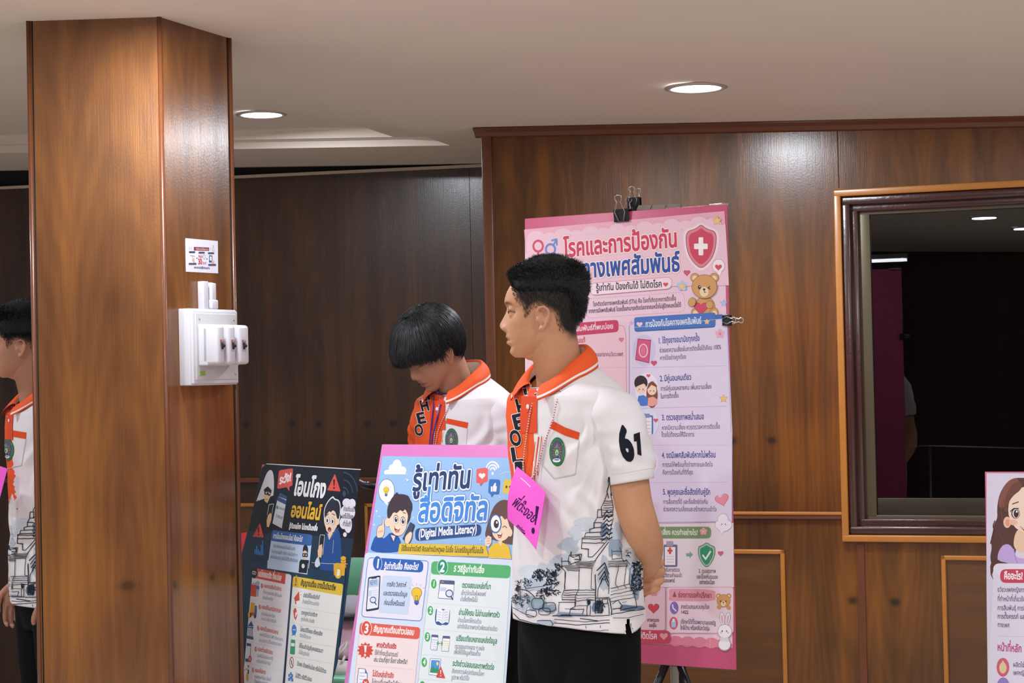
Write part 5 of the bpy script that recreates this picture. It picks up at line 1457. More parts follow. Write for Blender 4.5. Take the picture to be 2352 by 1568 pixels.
def ear(mb, H, m, s):
    pts = [(.009, .070, .090), (.009, .0745, .101), (.003, .080, .1105), (-.007, .0845, .113), (-.016, .087, .107), (-.0195, .0875, .096), (-.0165, .085, .083), (-.010, .080, .071), (-.003, .0755, .0625), (.004, .070, .0635)]
    P = [Vector(p) for p in pts]; fine = []
    for i in range(len(P) - 1):
        for t in (0, .5): fine.append(P[i].lerp(P[i + 1], t))
    fine.append(P[-1])
    mb.tube([HP(H, p.x, p.y * s, p.z) for p in fine], [.0036 + .0012 * (i > 14) for i in range(len(fine))], m, seg=8)
    mb.ball(HP(H, -.004, .0680 * s, .088), .011, .014, .020, m, seg=16, R=H.to_3x3() @ Matrix.Rotation(.0, 3, 'X'))
    mb.tube([HP(H, -.012, .080 * s, .102), HP(H, -.0135, .081 * s, .090), HP(H, -.008, .079 * s, .078)], .0035, m, seg=8)
    mb.ball(HP(H, .007, .0745 * s, .084), .005, .004, .006, m, seg=10)
    mb.ball(HP(H, -.002, .0745 * s, .0645), .006, .006, .007, m, seg=10)

def catmull(P, n=6):
    P = [np.array(p, float) for p in P]; Q = [2 * P[0] - P[1]] + P + [2 * P[-1] - P[-2]]; out = []
    for i in range(1, len(Q) - 2):
        for k in range(n):
            t = k / n
            out.append(0.5 * ((2 * Q[i]) + (-Q[i - 1] + Q[i + 1]) * t + (2 * Q[i - 1] - 5 * Q[i] + 4 * Q[i + 1] - Q[i + 2]) * t * t + (-Q[i - 1] + 3 * Q[i] - 3 * Q[i + 1] + Q[i + 2]) * t ** 3))
    out.append(P[-1]); return out
def limb(mb, pts, m, seg=20, n=6):
    """pts: (x,y,z,r)"""
    c = catmull(pts, n)
    mb.tube([Vector(p[:3]) for p in c], [float(p[3]) for p in c], m, seg=seg)
    for e in (c[0], c[-1]): mb.ball(Vector(e[:3]), e[3] * .98, e[3] * .98, e[3] * .98, m, seg=16)
def finger(mb, pts, r0, r1, m):
    c = catmull(pts, 5); k = len(c)
    mb.tube([Vector(p) for p in c], [r0 + (r1 - r0) * i / (k - 1) for i in range(k)], m, seg=12)
    mb.ball(Vector(c[-1]), r1, r1, r1, m, seg=12); mb.ball(Vector(c[0]), r0, r0, r0, m, seg=12)
def relaxed_hand(mb, w, d, side, fwd, m):
    """w wrist, d direction of the fingers, side = thumb side direction, fwd = palm normal"""
    w, d, side, fwd = Vector(w), Vector(d).normalized(), Vector(side).normalized(), Vector(fwd).normalized()
    for t, hw in ((0, .024), (.02, .030), (.045, .037), (.075, .039)):
        mb.ball(w + d * t, .030, .030, .030, m, seg=14, R=None) if False else None
    rings = []
    for t, hw, th in ((-.01, .024, .019), (.02, .032, .017), (.05, .039, .015), (.085, .040, .013)):
        rings.append([w + d * t + side * hw * math.cos(a) + fwd * th * math.sin(a) for a in np.linspace(0, 2 * PI, 18, endpoint=False)])
    mb.loft(rings, m)
    for k, (o, L) in enumerate(((.029, .072), (.010, .080), (-.010, .074), (-.028, .058))):
        b = w + d * .082 + side * o
        finger(mb, [b, b + d * L * .42 + fwd * .006, b + d * L * .72 + fwd * .022, b + d * L * .82 + fwd * .042], .0088, .0068, m)
    b = w + d * .025 + side * .028
    finger(mb, [b, b + side * .022 + d * .022 + fwd * .006, b + side * .030 + d * .052 + fwd * .016, b + side * .028 + d * .072 + fwd * .022], .0110, .0080, m)

def voxel(mb, name, size, it, parent, M):
    o = mb.build(name)
    md = o.modifiers.new('r', 'REMESH'); md.mode = 'VOXEL'; md.voxel_size = size; md.use_smooth_shade = True
    sm = o.modifiers.new('s', 'SMOOTH'); sm.factor = .5; sm.iterations = it
    dg = bpy.context.evaluated_depsgraph_get()
    me = bpy.data.meshes.new_from_object(o.evaluated_get(dg))
    old = o.data
    bpy.data.objects.remove(o); bpy.data.meshes.remove(old)
    me.name = name
    o = bpy.data.objects.new(name, me); COL.objects.link(o)
    me.polygons.foreach_set('use_smooth', [True] * len(me.polygons))
    if parent is not None: o.parent = parent
    if M is not None: o.matrix_world = M
    return o

# skin reads its own tint (lips, brows, shaved hair) from an attribute
def skin_material(name):
    m = bpy.data.materials.new(name); m.use_nodes = True
    nt = m.node_tree; b = nt.nodes['Principled BSDF']
    a = nt.nodes.new('ShaderNodeAttribute'); a.attribute_name = 'tint'
    n = nt.nodes.new('ShaderNodeTexNoise'); n.inputs['Scale'].default_value = 45; n.inputs['Detail'].default_value = 5
    tc = nt.nodes.new('ShaderNodeTexCoord'); nt.links.new(tc.outputs['Object'], n.inputs['Vector'])
    mr = nt.nodes.new('ShaderNodeMapRange'); mr.inputs[3].default_value = .93; mr.inputs[4].default_value = 1.06
    nt.links.new(n.outputs['Fac'], mr.inputs[0])
    v = nt.nodes.new('ShaderNodeVectorMath'); v.operation = 'SCALE'
    nt.links.new(a.outputs['Color'], v.inputs[0]); nt.links.new(mr.outputs[0], v.inputs['Scale'])
    nt.links.new(v.outputs[0], b.inputs['Base Color'])
    b.inputs['Roughness'].default_value = .48; b.inputs['Specular IOR Level'].default_value = .35
    b.inputs['Subsurface Weight'].default_value = .12; b.inputs['Subsurface Radius'].default_value = (.010, .004, .002); b.inputs['Subsurface Scale'].default_value = .6
    return m
M_skin = skin_material('skin')
M_shirt = mat('white_polo_fabric', '#e9e5e8', .8, bump=.12, bump_scale=900)
M_orange = mat('orange_polo_fabric', '#f05a1e', .75, bump=.12, bump_scale=900)
M_redor = mat('red_orange_placket', '#e2481c', .75)
M_stripe = mat('white_collar_stripe', '#f4efee', .75)
M_trous = mat('black_trouser_cloth', '#08090d', .85, spec=.15, bump=.1, bump_scale=700)
M_hair = mat('black_hair', '#121318', .5, spec=.5)
M_hairb = mat('black_hair_under', '#131418', .8, spec=.4)
M_eye = mat('eye_white', '#c9bfb8', .25); M_iris = mat('dark_iris', '#1d120d', .15)
M_but = mat('white_button', '#f3eeec', .4)
M_shoe = mat('black_shoe', '#121214', .35)

TZ = np.array([.80, .86, .92, 1.00, 1.08, 1.16, 1.22, 1.28, 1.33, 1.365, 1.39, 1.412, 1.432, 1.448, 1.462])
TA = np.array([.186, .186, .183, .177, .173, .175, .180, .184, .184, .176, .160, .135, .108, .085, .069])
TFr = np.array([.124, .124, .122, .118, .117, .121, .125, .124, .117, .106, .096, .086, .077, .069, .060])
TBk = np.array([.122, .122, .118, .112, .108, .110, .114, .116, .116, .112, .108, .102, .092, .079, .066])
TY = np.array([0, 0, 0, 0, 0, 0, 0, -.003, -.010, -.018, -.027, -.035, -.042, -.046, -.048])
ZTOP = 1.462
CREASES = [  # theta0,z0, theta1,z1, width, depth
    (62, 1.30, 28, 1.22, .012, .007), (66, 1.27, 40, 1.13, .013, .008), (70, 1.24, 58, 1.06, .012, .008), (58, 1.33, 50, 1.24, .010, .006),
    (20, 1.12, 60, 1.01, .014, .006), (35, 1.05, 78, .96, .013, .006), (-5, 1.10, 10, .93, .016, .006), (88, 1.16, 80, 1.00, .012, .006),
    (15, .99, 55, .90, .013, .005), (-30, 1.15, -15, 1.00, .015, .006), (100, 1.10, 96, .92, .014, .006), (45, 1.17, 68, 1.11, .010, .005), (110, 1.25, 105, 1.1, .012, .006), (70, .95, 88, .89, .011, .005)]
def torso(th, z, shrink=0.0, wr=1.0, seed=0.0):
    """th radians 0 front + left; z nominal"""
    a, fr, bk, yc = (np.interp(z, TZ, t) for t in (TA, TFr, TBk, TY))
    ct, st = np.cos(th), np.sin(th)
    e = 2 / 2.25
    y = np.where(ct > 0, -fr, bk) * np.abs(ct) ** e
    x = a * np.sign(st) * np.abs(st) ** e
    front = ((1 + np.cos(th)) / 2) ** 1.4
    dip = -.070 * front * smooth01((z - 1.36) / (ZTOP - 1.36))
    zz = z + dip
    r = -shrink * np.ones_like(x)
    if wr:
        td = np.degrees(th); td = (td + 180) % 360 - 180
        w = np.zeros_like(x)
        for (t0, z0, t1, z1, wd, dp) in CREASES:
            px, pz = (td - t0) * .0026, z - z0; qx, qz = (t1 - t0) * .0026, z1 - z0
            L2 = qx * qx + qz * qz; t = np.clip((px * qx + pz * qz) / L2, 0, 1)
            d = np.hypot(px - t * qx, pz - t * qz)
            w += dp * (G(d, wd) - .55 * G(d - wd * 1.7, wd)) * np.sin(PI * np.clip(t * .86 + .07, 0, 1)) ** .6
        w += .0028 * np.sin(td * .11 + z * 31 + seed) * np.sin(z * 23 - td * .035 + 1 + seed) * smooth01((1.34 - z) / .1)
        w += .004 * np.sin(td * .075 + 2 * np.sin(z * 9 + seed)) * smooth01((1.06 - z) / .2)
        r = r + w * wr * smooth01((1.42 - z) / .06)
    n = np.hypot(x / np.maximum(a, 1e-6) ** 1, y / np.maximum(np.where(ct > 0, fr, bk), 1e-6)) + 1e-9
    nx, ny = x / (a * a), y / (np.where(ct > 0, fr, bk) ** 2); nn = np.hypot(nx, ny) + 1e-9
    return x + nx / nn * r, yc + y + ny / nn * r, zz

def hem_z(th):
    c = np.cos(th)
    return .848 + .016 * np.clip(c, 0, 1) + .03 * np.clip(-c, 0, 1)

def shirt_mesh(mb, arms, seed=0.0, drop=0.0):
    n, rows = 260, 170
    th = np.linspace(-PI, PI, n, endpoint=False)
    t = np.linspace(0, 1, rows)
    X = np.zeros((rows, n, 3))
    for i, u in enumerate(t):
        z0 = hem_z(th) - drop
        z = z0 + (ZTOP - z0) * u
        x, y, zz = torso(th, z, 0, 1.0, seed)
        X[i, :, 0], X[i, :, 1], X[i, :, 2] = x, y, zz
    vs = [tuple(p) for p in X.reshape(-1, 3)]
    # inner turn-up at the hem
    x, y, zz = torso(th, hem_z(th) - drop + .012, .004, 0)
    b0 = len(vs)
    vs += [(x[k], y[k], hem_z(th[k]) - drop + .02) for k in range(n)]
    td = np.degrees(th)
    F = {}
    random.seed(int(seed * 10) + 3)
    brush = [noise.noise(Vector((k * .31, seed, 0))) for k in range(rows)]
    for i in range(rows - 1):
        zc = X[i, :, 2]
        for k in range(n):
            l = (k + 1) % n
            z = X[i, k, 2]; d = td[k]
            if z < .896 - drop and abs(d - 88) < 130 * (.884 - drop - z): continue
            m = M_shirt
            edge = 3 + (9 * brush[i] * smooth01((1.27 - z) / .1) if z < 1.3 else 0)
            low = 1.10 + .05 * noise.noise(Vector((d * .21, 3.3, seed)))
            if -112 < d < edge and z > low: m = M_orange
            F.setdefault(m, []).append((i * n + k, i * n + l, (i + 1) * n + l, (i + 1) * n + k))
    for k in range(n):
        l = (k + 1) % n
        if abs(td[k] - 88) < 3: continue
        F.setdefault(M_shirt, []).append((b0 + k, b0 + l, l, k))
    for m, fs in F.items(): mb.add(vs, fs, m, True)
    # sleeves
    for sgn, path in arms:
        c = catmull(path, 9); rings = []; k = len(c); seg = 40
        P = [Vector(p[:3]) for p in c]
        for i in range(k):
            T = (P[min(i + 1, k - 1)] - P[max(i - 1, 0)]).normalized()
            u = Vector((0, -1, 0)); u = (u - T * u.dot(T)).normalized(); v = T.cross(u)
            r = float(c[i][3]); ring = []
            for q in range(seg):
                a = 2 * PI * q / seg
                w = .0035 * math.sin(a * 2 + i * .42 + seed) * math.sin(i * .55 + a) + .003 * math.sin(a * 3 - i * .33)
                w *= min(1, max(0, (k - 1 - i) / 6))
                ring.append(P[i] + u * (r * 1.06 + w) * math.cos(a) + v * (r * .95 + w) * math.sin(a))
            rings.append(ring)
        inner = [[Pp.lerp(P[-1], .06) + (P[-2] - P[-1]).normalized() * .02 for Pp in rings[-1]]]
        lipi = [[Pp.lerp(P[-1], .05) for Pp in rings[-1]]]
        mb.loft(rings + lipi + inner, M_shirt if sgn > 0 else M_orange, cap=False)
        # stitched hem line and armhole seam
        e = rings[-5]
        mb.tube([p for p in e], .0009, M_shirt, seg=5, closed=True)
def collar_mesh(mb):
    n = 72
    th = np.linspace(math.radians(19), math.radians(341), n)
    x, y, z = torso(th, np.full(n, ZTOP - .003), 0, 0)
    prof = [(-.004, -.006), (-.006, .012), (-.007, .026), (-.004, .0315), (.001, .0325), (.005, .0295)]
    cols = []
    for i in range(n):
        P = Vector((x[i], y[i], z[i])); o = Vector((x[i], y[i] + .048, 0)).normalized()
        fr = max(0, math.cos(th[i])); fr = fr ** 3
        kf = 1 - .66 * ((1 + math.cos(th[i])) / 2) ** 1.3
        ring = [P + o * a + Vector((0, 0, b * kf)) for a, b in prof]
        ex, ez = .024 + .012 * fr, -.016 - .012 * fr
        top = ring[-1]
        for k in range(1, 9):
            t = k / 8
            q = P + o * (.005 + (ex - .005) * t + .006 * math.sin(PI * t)) + Vector((0, 0, .0295 * kf + (ez - .0295 * kf) * t ** 1.15))
            q += Vector((math.copysign(.012 * fr * t, x[i]), -.004 * fr * t, 0))
            ring.append(q)
        ring.append(ring[-1] - o * .002); ring.append(ring[-3] - o * .004)
        cols.append(ring)
    nc = len(cols[0]); vs = [p for r in cols for p in r]; F = {}
    for i in range(n - 1):
        for k in range(nc - 1):
            m = M_orange
            if k < 2: m = M_stripe
            if k == 11: m = M_stripe
            F.setdefault(m, []).append((i * nc + k, i * nc + k + 1, (i + 1) * nc + k + 1, (i + 1) * nc + k))
    for m, f in F.items(): mb.add(vs, f, m, True)

def trousers(name, parent, M, drop=0.0):
    mb = MB()
    th = np.linspace(0, 2 * PI, 40, endpoint=False)
    rings = []
    for z, a, b, y in ((.70, .12, .085, .0), (.76, .160, .104, .004), (.82, .174, .113, .002), (.90, .172, .112, 0), (1.0, .162, .104, 0), (1.03, .160, .102, 0)):
        rings.append([Vector((a * math.sin(t), y + b * math.cos(t), z)) for t in th])
    mb.loft(rings, M_trous)
    for s in (-1, 1):
        limb(mb, [(.088 * s, .0, .86, .088), (.090 * s, -.004, .72, .086), (.090 * s, -.004, .5, .070), (.090 * s, .012, .28, .062), (.090 * s, .018, .07, .058)], M_trous, seg=28)
    return voxel(mb, name, .008, 4, parent, M)
def shoe(parent, M, s):
    mb = MB(); rings = []
    for y, w, h in ((.075, .022, .03), (.06, .034, .062), (.02, .037, .075), (-.04, .041, .060), (-.10, .047, .045), (-.15, .043, .034), (-.18, .028, .022)):
        rings.append([Vector((.09 * s + w * math.cos(a), y, .012 + h * .5 + h * .5 * math.sin(a))) for a in np.linspace(0, 2 * PI, 20, endpoint=False)])
    mb.loft(rings, M_shoe)
    mb.box(.09 * s - .044, .09 * s + .044, -.178, .078, 0, .016, M_shoe, bev=.006)
    return mb.build('shoe', parent, M)

def in_poly(px, pz, poly):
    r = np.zeros(px.shape, bool); n = len(poly)
    for i in range(n):
        (x1, y1), (x2, y2) = poly[i], poly[(i + 1) % n]
        c = ((y1 > pz) != (y2 > pz)) & (px < (x2 - x1) * (pz - y1) / ((y2 - y1) if y2 != y1 else 1e-9) + x1)
        r ^= c
    return r
def poly_dist(px, pz, poly):
    d = np.full(px.shape, 9.0); n = len(poly)
    for i in range(n):
        (x1, y1), (x2, y2) = poly[i], poly[(i + 1) % n]
        qx, qy = x2 - x1, y2 - y1; L2 = qx * qx + qy * qy + 1e-12
        t = np.clip(((px - x1) * qx + (pz - y1) * qy) / L2, 0, 1)
        d = np.minimum(d, np.hypot(px - x1 - t * qx, pz - y1 - t * qy))
    return d
CROP_HAIR = [(p[0] / 1000, p[1] / 1000) for p in ((69, 168), (62, 140), (55, 126), (44, 116), (38, 92), (32, 91), (22, 106), (8, 116), (-10, 108), (-30, 97), (-38, 66), (-55, 31), (-95, 28), (-140, 100), (-140, 270), (100, 270), (100, 176))]
BOWL_HAIR = [(p[0] / 1000, p[1] / 1000) for p in ((110, 128), (70, 122), (48, 112), (30, 100), (14, 88), (4, 100), (-8, 112), (-20, 104), (-28, 70), (-50, 30), (-95, 22), (-140, 100), (-140, 270), (120, 270))]
def hair_len(f, l, z, style):
    if style == 'crop':
        top = smooth01((z - .128) / .062)
        back = smooth01((-f - .050) / .035) * smooth01((z - .06) / .05)
        fr = smooth01((f - .035) / .03) * smooth01((z - .15) / .02)
        return .0035 + .021 * top + .0085 * back + .004 * fr
    if style == 'tall':
        top = smooth01((z - .112) / .07)
        back = smooth01((-f - .045) / .04) * smooth01((z - .05) / .05)
        return .005 + .026 * top + .010 * back
    return .015 + .004 * smooth01((z - .10) / .06)
def hair_mesh(name, parent, M, H, style, seed, count):
    rnd = random.Random(seed)
    poly = BOWL_HAIR if style == 'bowl' else CROP_HAIR
    mb = MB()
    n, rows = 110, 70
    phi = np.linspace(-PI, PI, n, endpoint=False)
    zs = np.linspace(.018, .213, rows)
    rings = []
    for z in zs:
        f0, l0 = head_surf(phi, np.full(n, z))
        ins = in_poly(f0, np.full(n, z), poly); d = poly_dist(f0, np.full(n, z), poly)
        L = hair_len(f0, l0, np.full(n, z), style)
        if style == 'bowl':
            edge = smooth01(d / .005)
            off = np.where(ins, -.003 + (L + .003) * edge, -.004)
            if True: off = off + np.where(ins, .005 * np.clip(np.cos(phi), 0, 1) * smooth01((.16 - z) / .05), 0)
        else:
            edge = smooth01(d / .022)
            off = np.where(ins, -.0025 + (L * .72 + .0025) * edge * smooth01((L - .0042) / .0110), -.004)
        f, l = head_surf(phi, np.full(n, z), off)
        lift = (np.where(ins, L, 0) * .75 * smooth01((z - .17) / .043)) 
        rings.append([HP(H, f[i], l[i], z + lift[i]) for i in range(n)])
    mb.loft(rings, M_hairb)
    mb_c = len(mb.v)
    # strands
    R3 = H.to_3x3()
    def S(ph, z):
        f, l = head_surf(np.array([ph]), np.array([z]), 0.0, True); return float(f[0]), float(l[0])
    def nrm(ph, z):
        f, l = S(ph, z); f2, l2 = S(ph + .03, z); f3, l3 = S(ph, min(z + .004, .2129))
        a = Vector((f2 - f, l2 - l, 0)); b = Vector((f3 - f, l3 - l, min(z + .004, .2129) - z + 1e-6))
        nn = a.cross(b).normalized()
        return nn if nn.dot(Vector((f + .01, l, z - .11))) > 0 else -nn
    made = 0; vs, fs = [], []
    while made < count:
        ph = rnd.uniform(-PI, PI)
        if style == 'bowl':
            z = .213 - abs(rnd.gauss(0, .035)) if rnd.random() < .75 else rnd.uniform(.10, .2)
        else:
            z = rnd.uniform(.03, .2128)
            if rnd.random() < .45: z = rnd.uniform(.165, .2128)
        if z < .03: continue
        f, l = S(ph, z)
        a = np.array([f]); b_ = np.array([z])
        if not in_poly(a, b_, poly)[0]: continue
        d = float(poly_dist(a, b_, poly)[0])
        L = float(hair_len(np.array([f]), np.array([l]), b_, style)[0])
        made += 1
        N_ = nrm(ph, z)
        if style == 'bowl':
            # long lock combed down over the skull from its root to the hair's edge
            z1 = z; pts = []; ph1 = ph + rnd.uniform(-.05, .05); drift = rnd.uniform(-.5, .6); steps = 9
            zend = z
            while zend > .015:
                zend -= .004; fe, le = S(ph1, zend)
                if not in_poly(np.array([fe]), np.array([zend]), poly)[0]: break
            zend -= rnd.uniform(-.022, .012)
            ext = rnd.uniform(.0, .004)
            for k in range(steps):
                t = k / (steps - 1); zz = z + (zend - z) * t
                phk = ph1 + drift * t * t * .35
                off = L + .002 + ext + .006 * math.sin(PI * min(1, t * 1.1)) * .3 + (.007 * max(0, math.cos(phk)) * t)
                if t > .88: off -= .004
                fk, lk = head_surf(np.array([phk]), np.array([max(zz, .0)]), np.array([off]))
                pts.append(HP(H, float(fk[0]), float(lk[0]), zz + (L * .8 * float(smooth01((zz - .17) / .043)))))
            if z > .19: pts.insert(0, HP(H, -.018 + rnd.gauss(0, .012), rnd.gauss(0, .009), .2155 + L * .80))
            wd = rnd.uniform(.0010, .0022)
        else:
            c = HP(H, f, l, z)
            dirv = N_.copy()
            if style == 'crop': dirv += Vector((.35 * smooth01((z - .15) / .03), 0, .35)) + Vector((rnd.gauss(0, .22), rnd.gauss(0, .22), rnd.gauss(0, .18)))
            else: dirv += Vector((.45 * smooth01((z - .14) / .03) + rnd.gauss(0, .25), rnd.gauss(.0, .3), .35 + rnd.gauss(0, .25)))
            side = float(smooth01((.0095 - L) / .004))
            if z < .14: dirv += Vector((-.3, 0, -1.1))
            dirv = dirv * (1 - side) + (N_ * .35 + Vector((-.45 + rnd.gauss(0, .25), rnd.gauss(0, .1), -1))) * side
            dirv.normalize()
            LL_ = L * rnd.uniform(.85, 1.22) * (min(1, d / .012) * .8 + .2)
            world_d = R3 @ Vector((dirv.y, -dirv.x, dirv.z))
            world_n = R3 @ Vector((N_.y, -N_.x, N_.z))
            pts = [c - world_n * .001, c + world_d * LL_ * .55 + world_n * .001, c + world_d * LL_ + R3 @ Vector((0, 0, -.0015))]
            wd = rnd.uniform(.0007, .0013) * (1 - .72 * side)
            if side > .5: pts = [c + world_n * .0002, c + world_d * .003 + world_n * .0006, c + world_d * .006 + world_n * .0004]
        t0 = (pts[1] - pts[0]); sd = t0.cross(R3 @ Vector((N_.y, -N_.x, N_.z))); sd = sd.normalized() if sd.length > 1e-9 else R3 @ Vector((1, 0, 0))
        nv = R3 @ Vector((N_.y, -N_.x, N_.z))
        b = len(vs); m_ = len(pts)
        for i, p in enumerate(pts):
            w = wd * (1 - (i / (m_ - 1)) ** 2 * .92)
            vs += [p + sd * w, p - sd * w, p + nv * w * .8]
        for i in range(m_ - 1):
            o = b + i * 3
            fs += [(o, o + 1, o + 4, o + 3), (o + 1, o + 2, o + 5, o + 4), (o + 2, o, o + 3, o + 5)]
    if style != 'bowl':
        for q in range(500):
            a, r = rnd.uniform(0, 2 * PI), .034 * math.sqrt(rnd.random())
            c = HP(H, -.021 + r * math.cos(a) * 1.25, r * math.sin(a), .213 + .010)
            d = R3 @ Vector((rnd.gauss(0, .25), -.1 + rnd.gauss(0, .25), 1)); w = rnd.uniform(.0007, .0013)
            e = c + d.normalized() * rnd.uniform(.010, .016); b = len(vs); sx_ = R3 @ Vector((1, 0, 0)) * w; sy_ = R3 @ Vector((0, 1, 0)) * w
            vs += [c + sx_, c - sx_, c + sy_, e]; fs += [(b, b + 1, b + 3), (b + 1, b + 2, b + 3), (b + 2, b, b + 3)]
    mb.add(vs, fs, M_hair, True)
    return mb.build(name, parent, M)

def skin_tint(o, H, base, lips, style, brows=True, closed=False):
    me = o.data; n = len(me.vertices)
    co = np.zeros(n * 3); me.vertices.foreach_get('co', co); co = co.reshape(-1, 3)
    Hi = np.array(H.inverted()); q = co @ Hi[:3, :3].T + Hi[:3, 3]
    l, f, z = q[:, 0], -q[:, 1], q[:, 2]
    col = np.tile(np.array(base[:3]), (n, 1))
    def mixc(c, a):
        nonlocal col
        a = np.clip(a, 0, 1)[:, None]; col = col * (1 - a) + np.array(c[:3]) * a
    hd = (z > -.002) & (z < .23) & (np.abs(l) < .1) & (np.abs(f) < .13)
    fr = hd & (f > .055)
    lip = np.where(fr, smooth01(1.55 - np.hypot(l / .0235, (z - .0405) / .0118) * 1.15), 0) * smooth01((f - .0755) / .004)
    mixc(lips, lip * .85)
    line = np.where(fr, G(z - .0400 + .0006 * np.cos(l * 200), .0011) * (np.abs(l) < .022), 0)
    mixc(srgb('#5a2f2a'), line * .7)
    # rosier nose tip, cheeks and ears
    mixc(srgb('#c98a72'), np.where(fr, .35 * G(z - .072, .010) * G(l, .014), 0) + np.where(hd, .35 * (np.abs(l) > .074), 0))
    if brows:
        for s in (-1, 1):
            x = l - s * .031
            zb = .1195 + .004 * np.clip(1 - (x / .018) ** 2, -1, 1)
            b = G(z - zb, .0026) * smooth01(1.5 - np.abs(x) / .0145) 
            mixc(srgb('#2a201d'), np.where(fr, b * .85, 0))
            if closed:
                mixc(srgb('#231a18'), np.where(fr, G(z - .0985 - .003 * (x / .013) ** 2, .0013) * (np.abs(x) < .014), 0) * .9)
            else:
                mixc(srgb('#3a2a24'), np.where(fr, G(z - .1095 + .010 * (x / .016) ** 2, .0016) * (np.abs(x) < .015), 0) * .8)
    # shaved and rooted hair on the scalp
    poly = BOWL_HAIR if style == 'bowl' else CROP_HAIR
    ins = in_poly(f, z, poly) & hd; d = poly_dist(f, z, poly)
    mixc(srgb('#101012'), np.where(ins & (np.abs(l) < .078), smooth01(d / (.014 + .016 * smooth01((.075 - z) / .03))) * .97, 0))
    a = me.color_attributes.new('tint', 'FLOAT_COLOR', 'POINT')
    a.data.foreach_set('color', np.hstack([col, np.ones((n, 1))]).ravel())

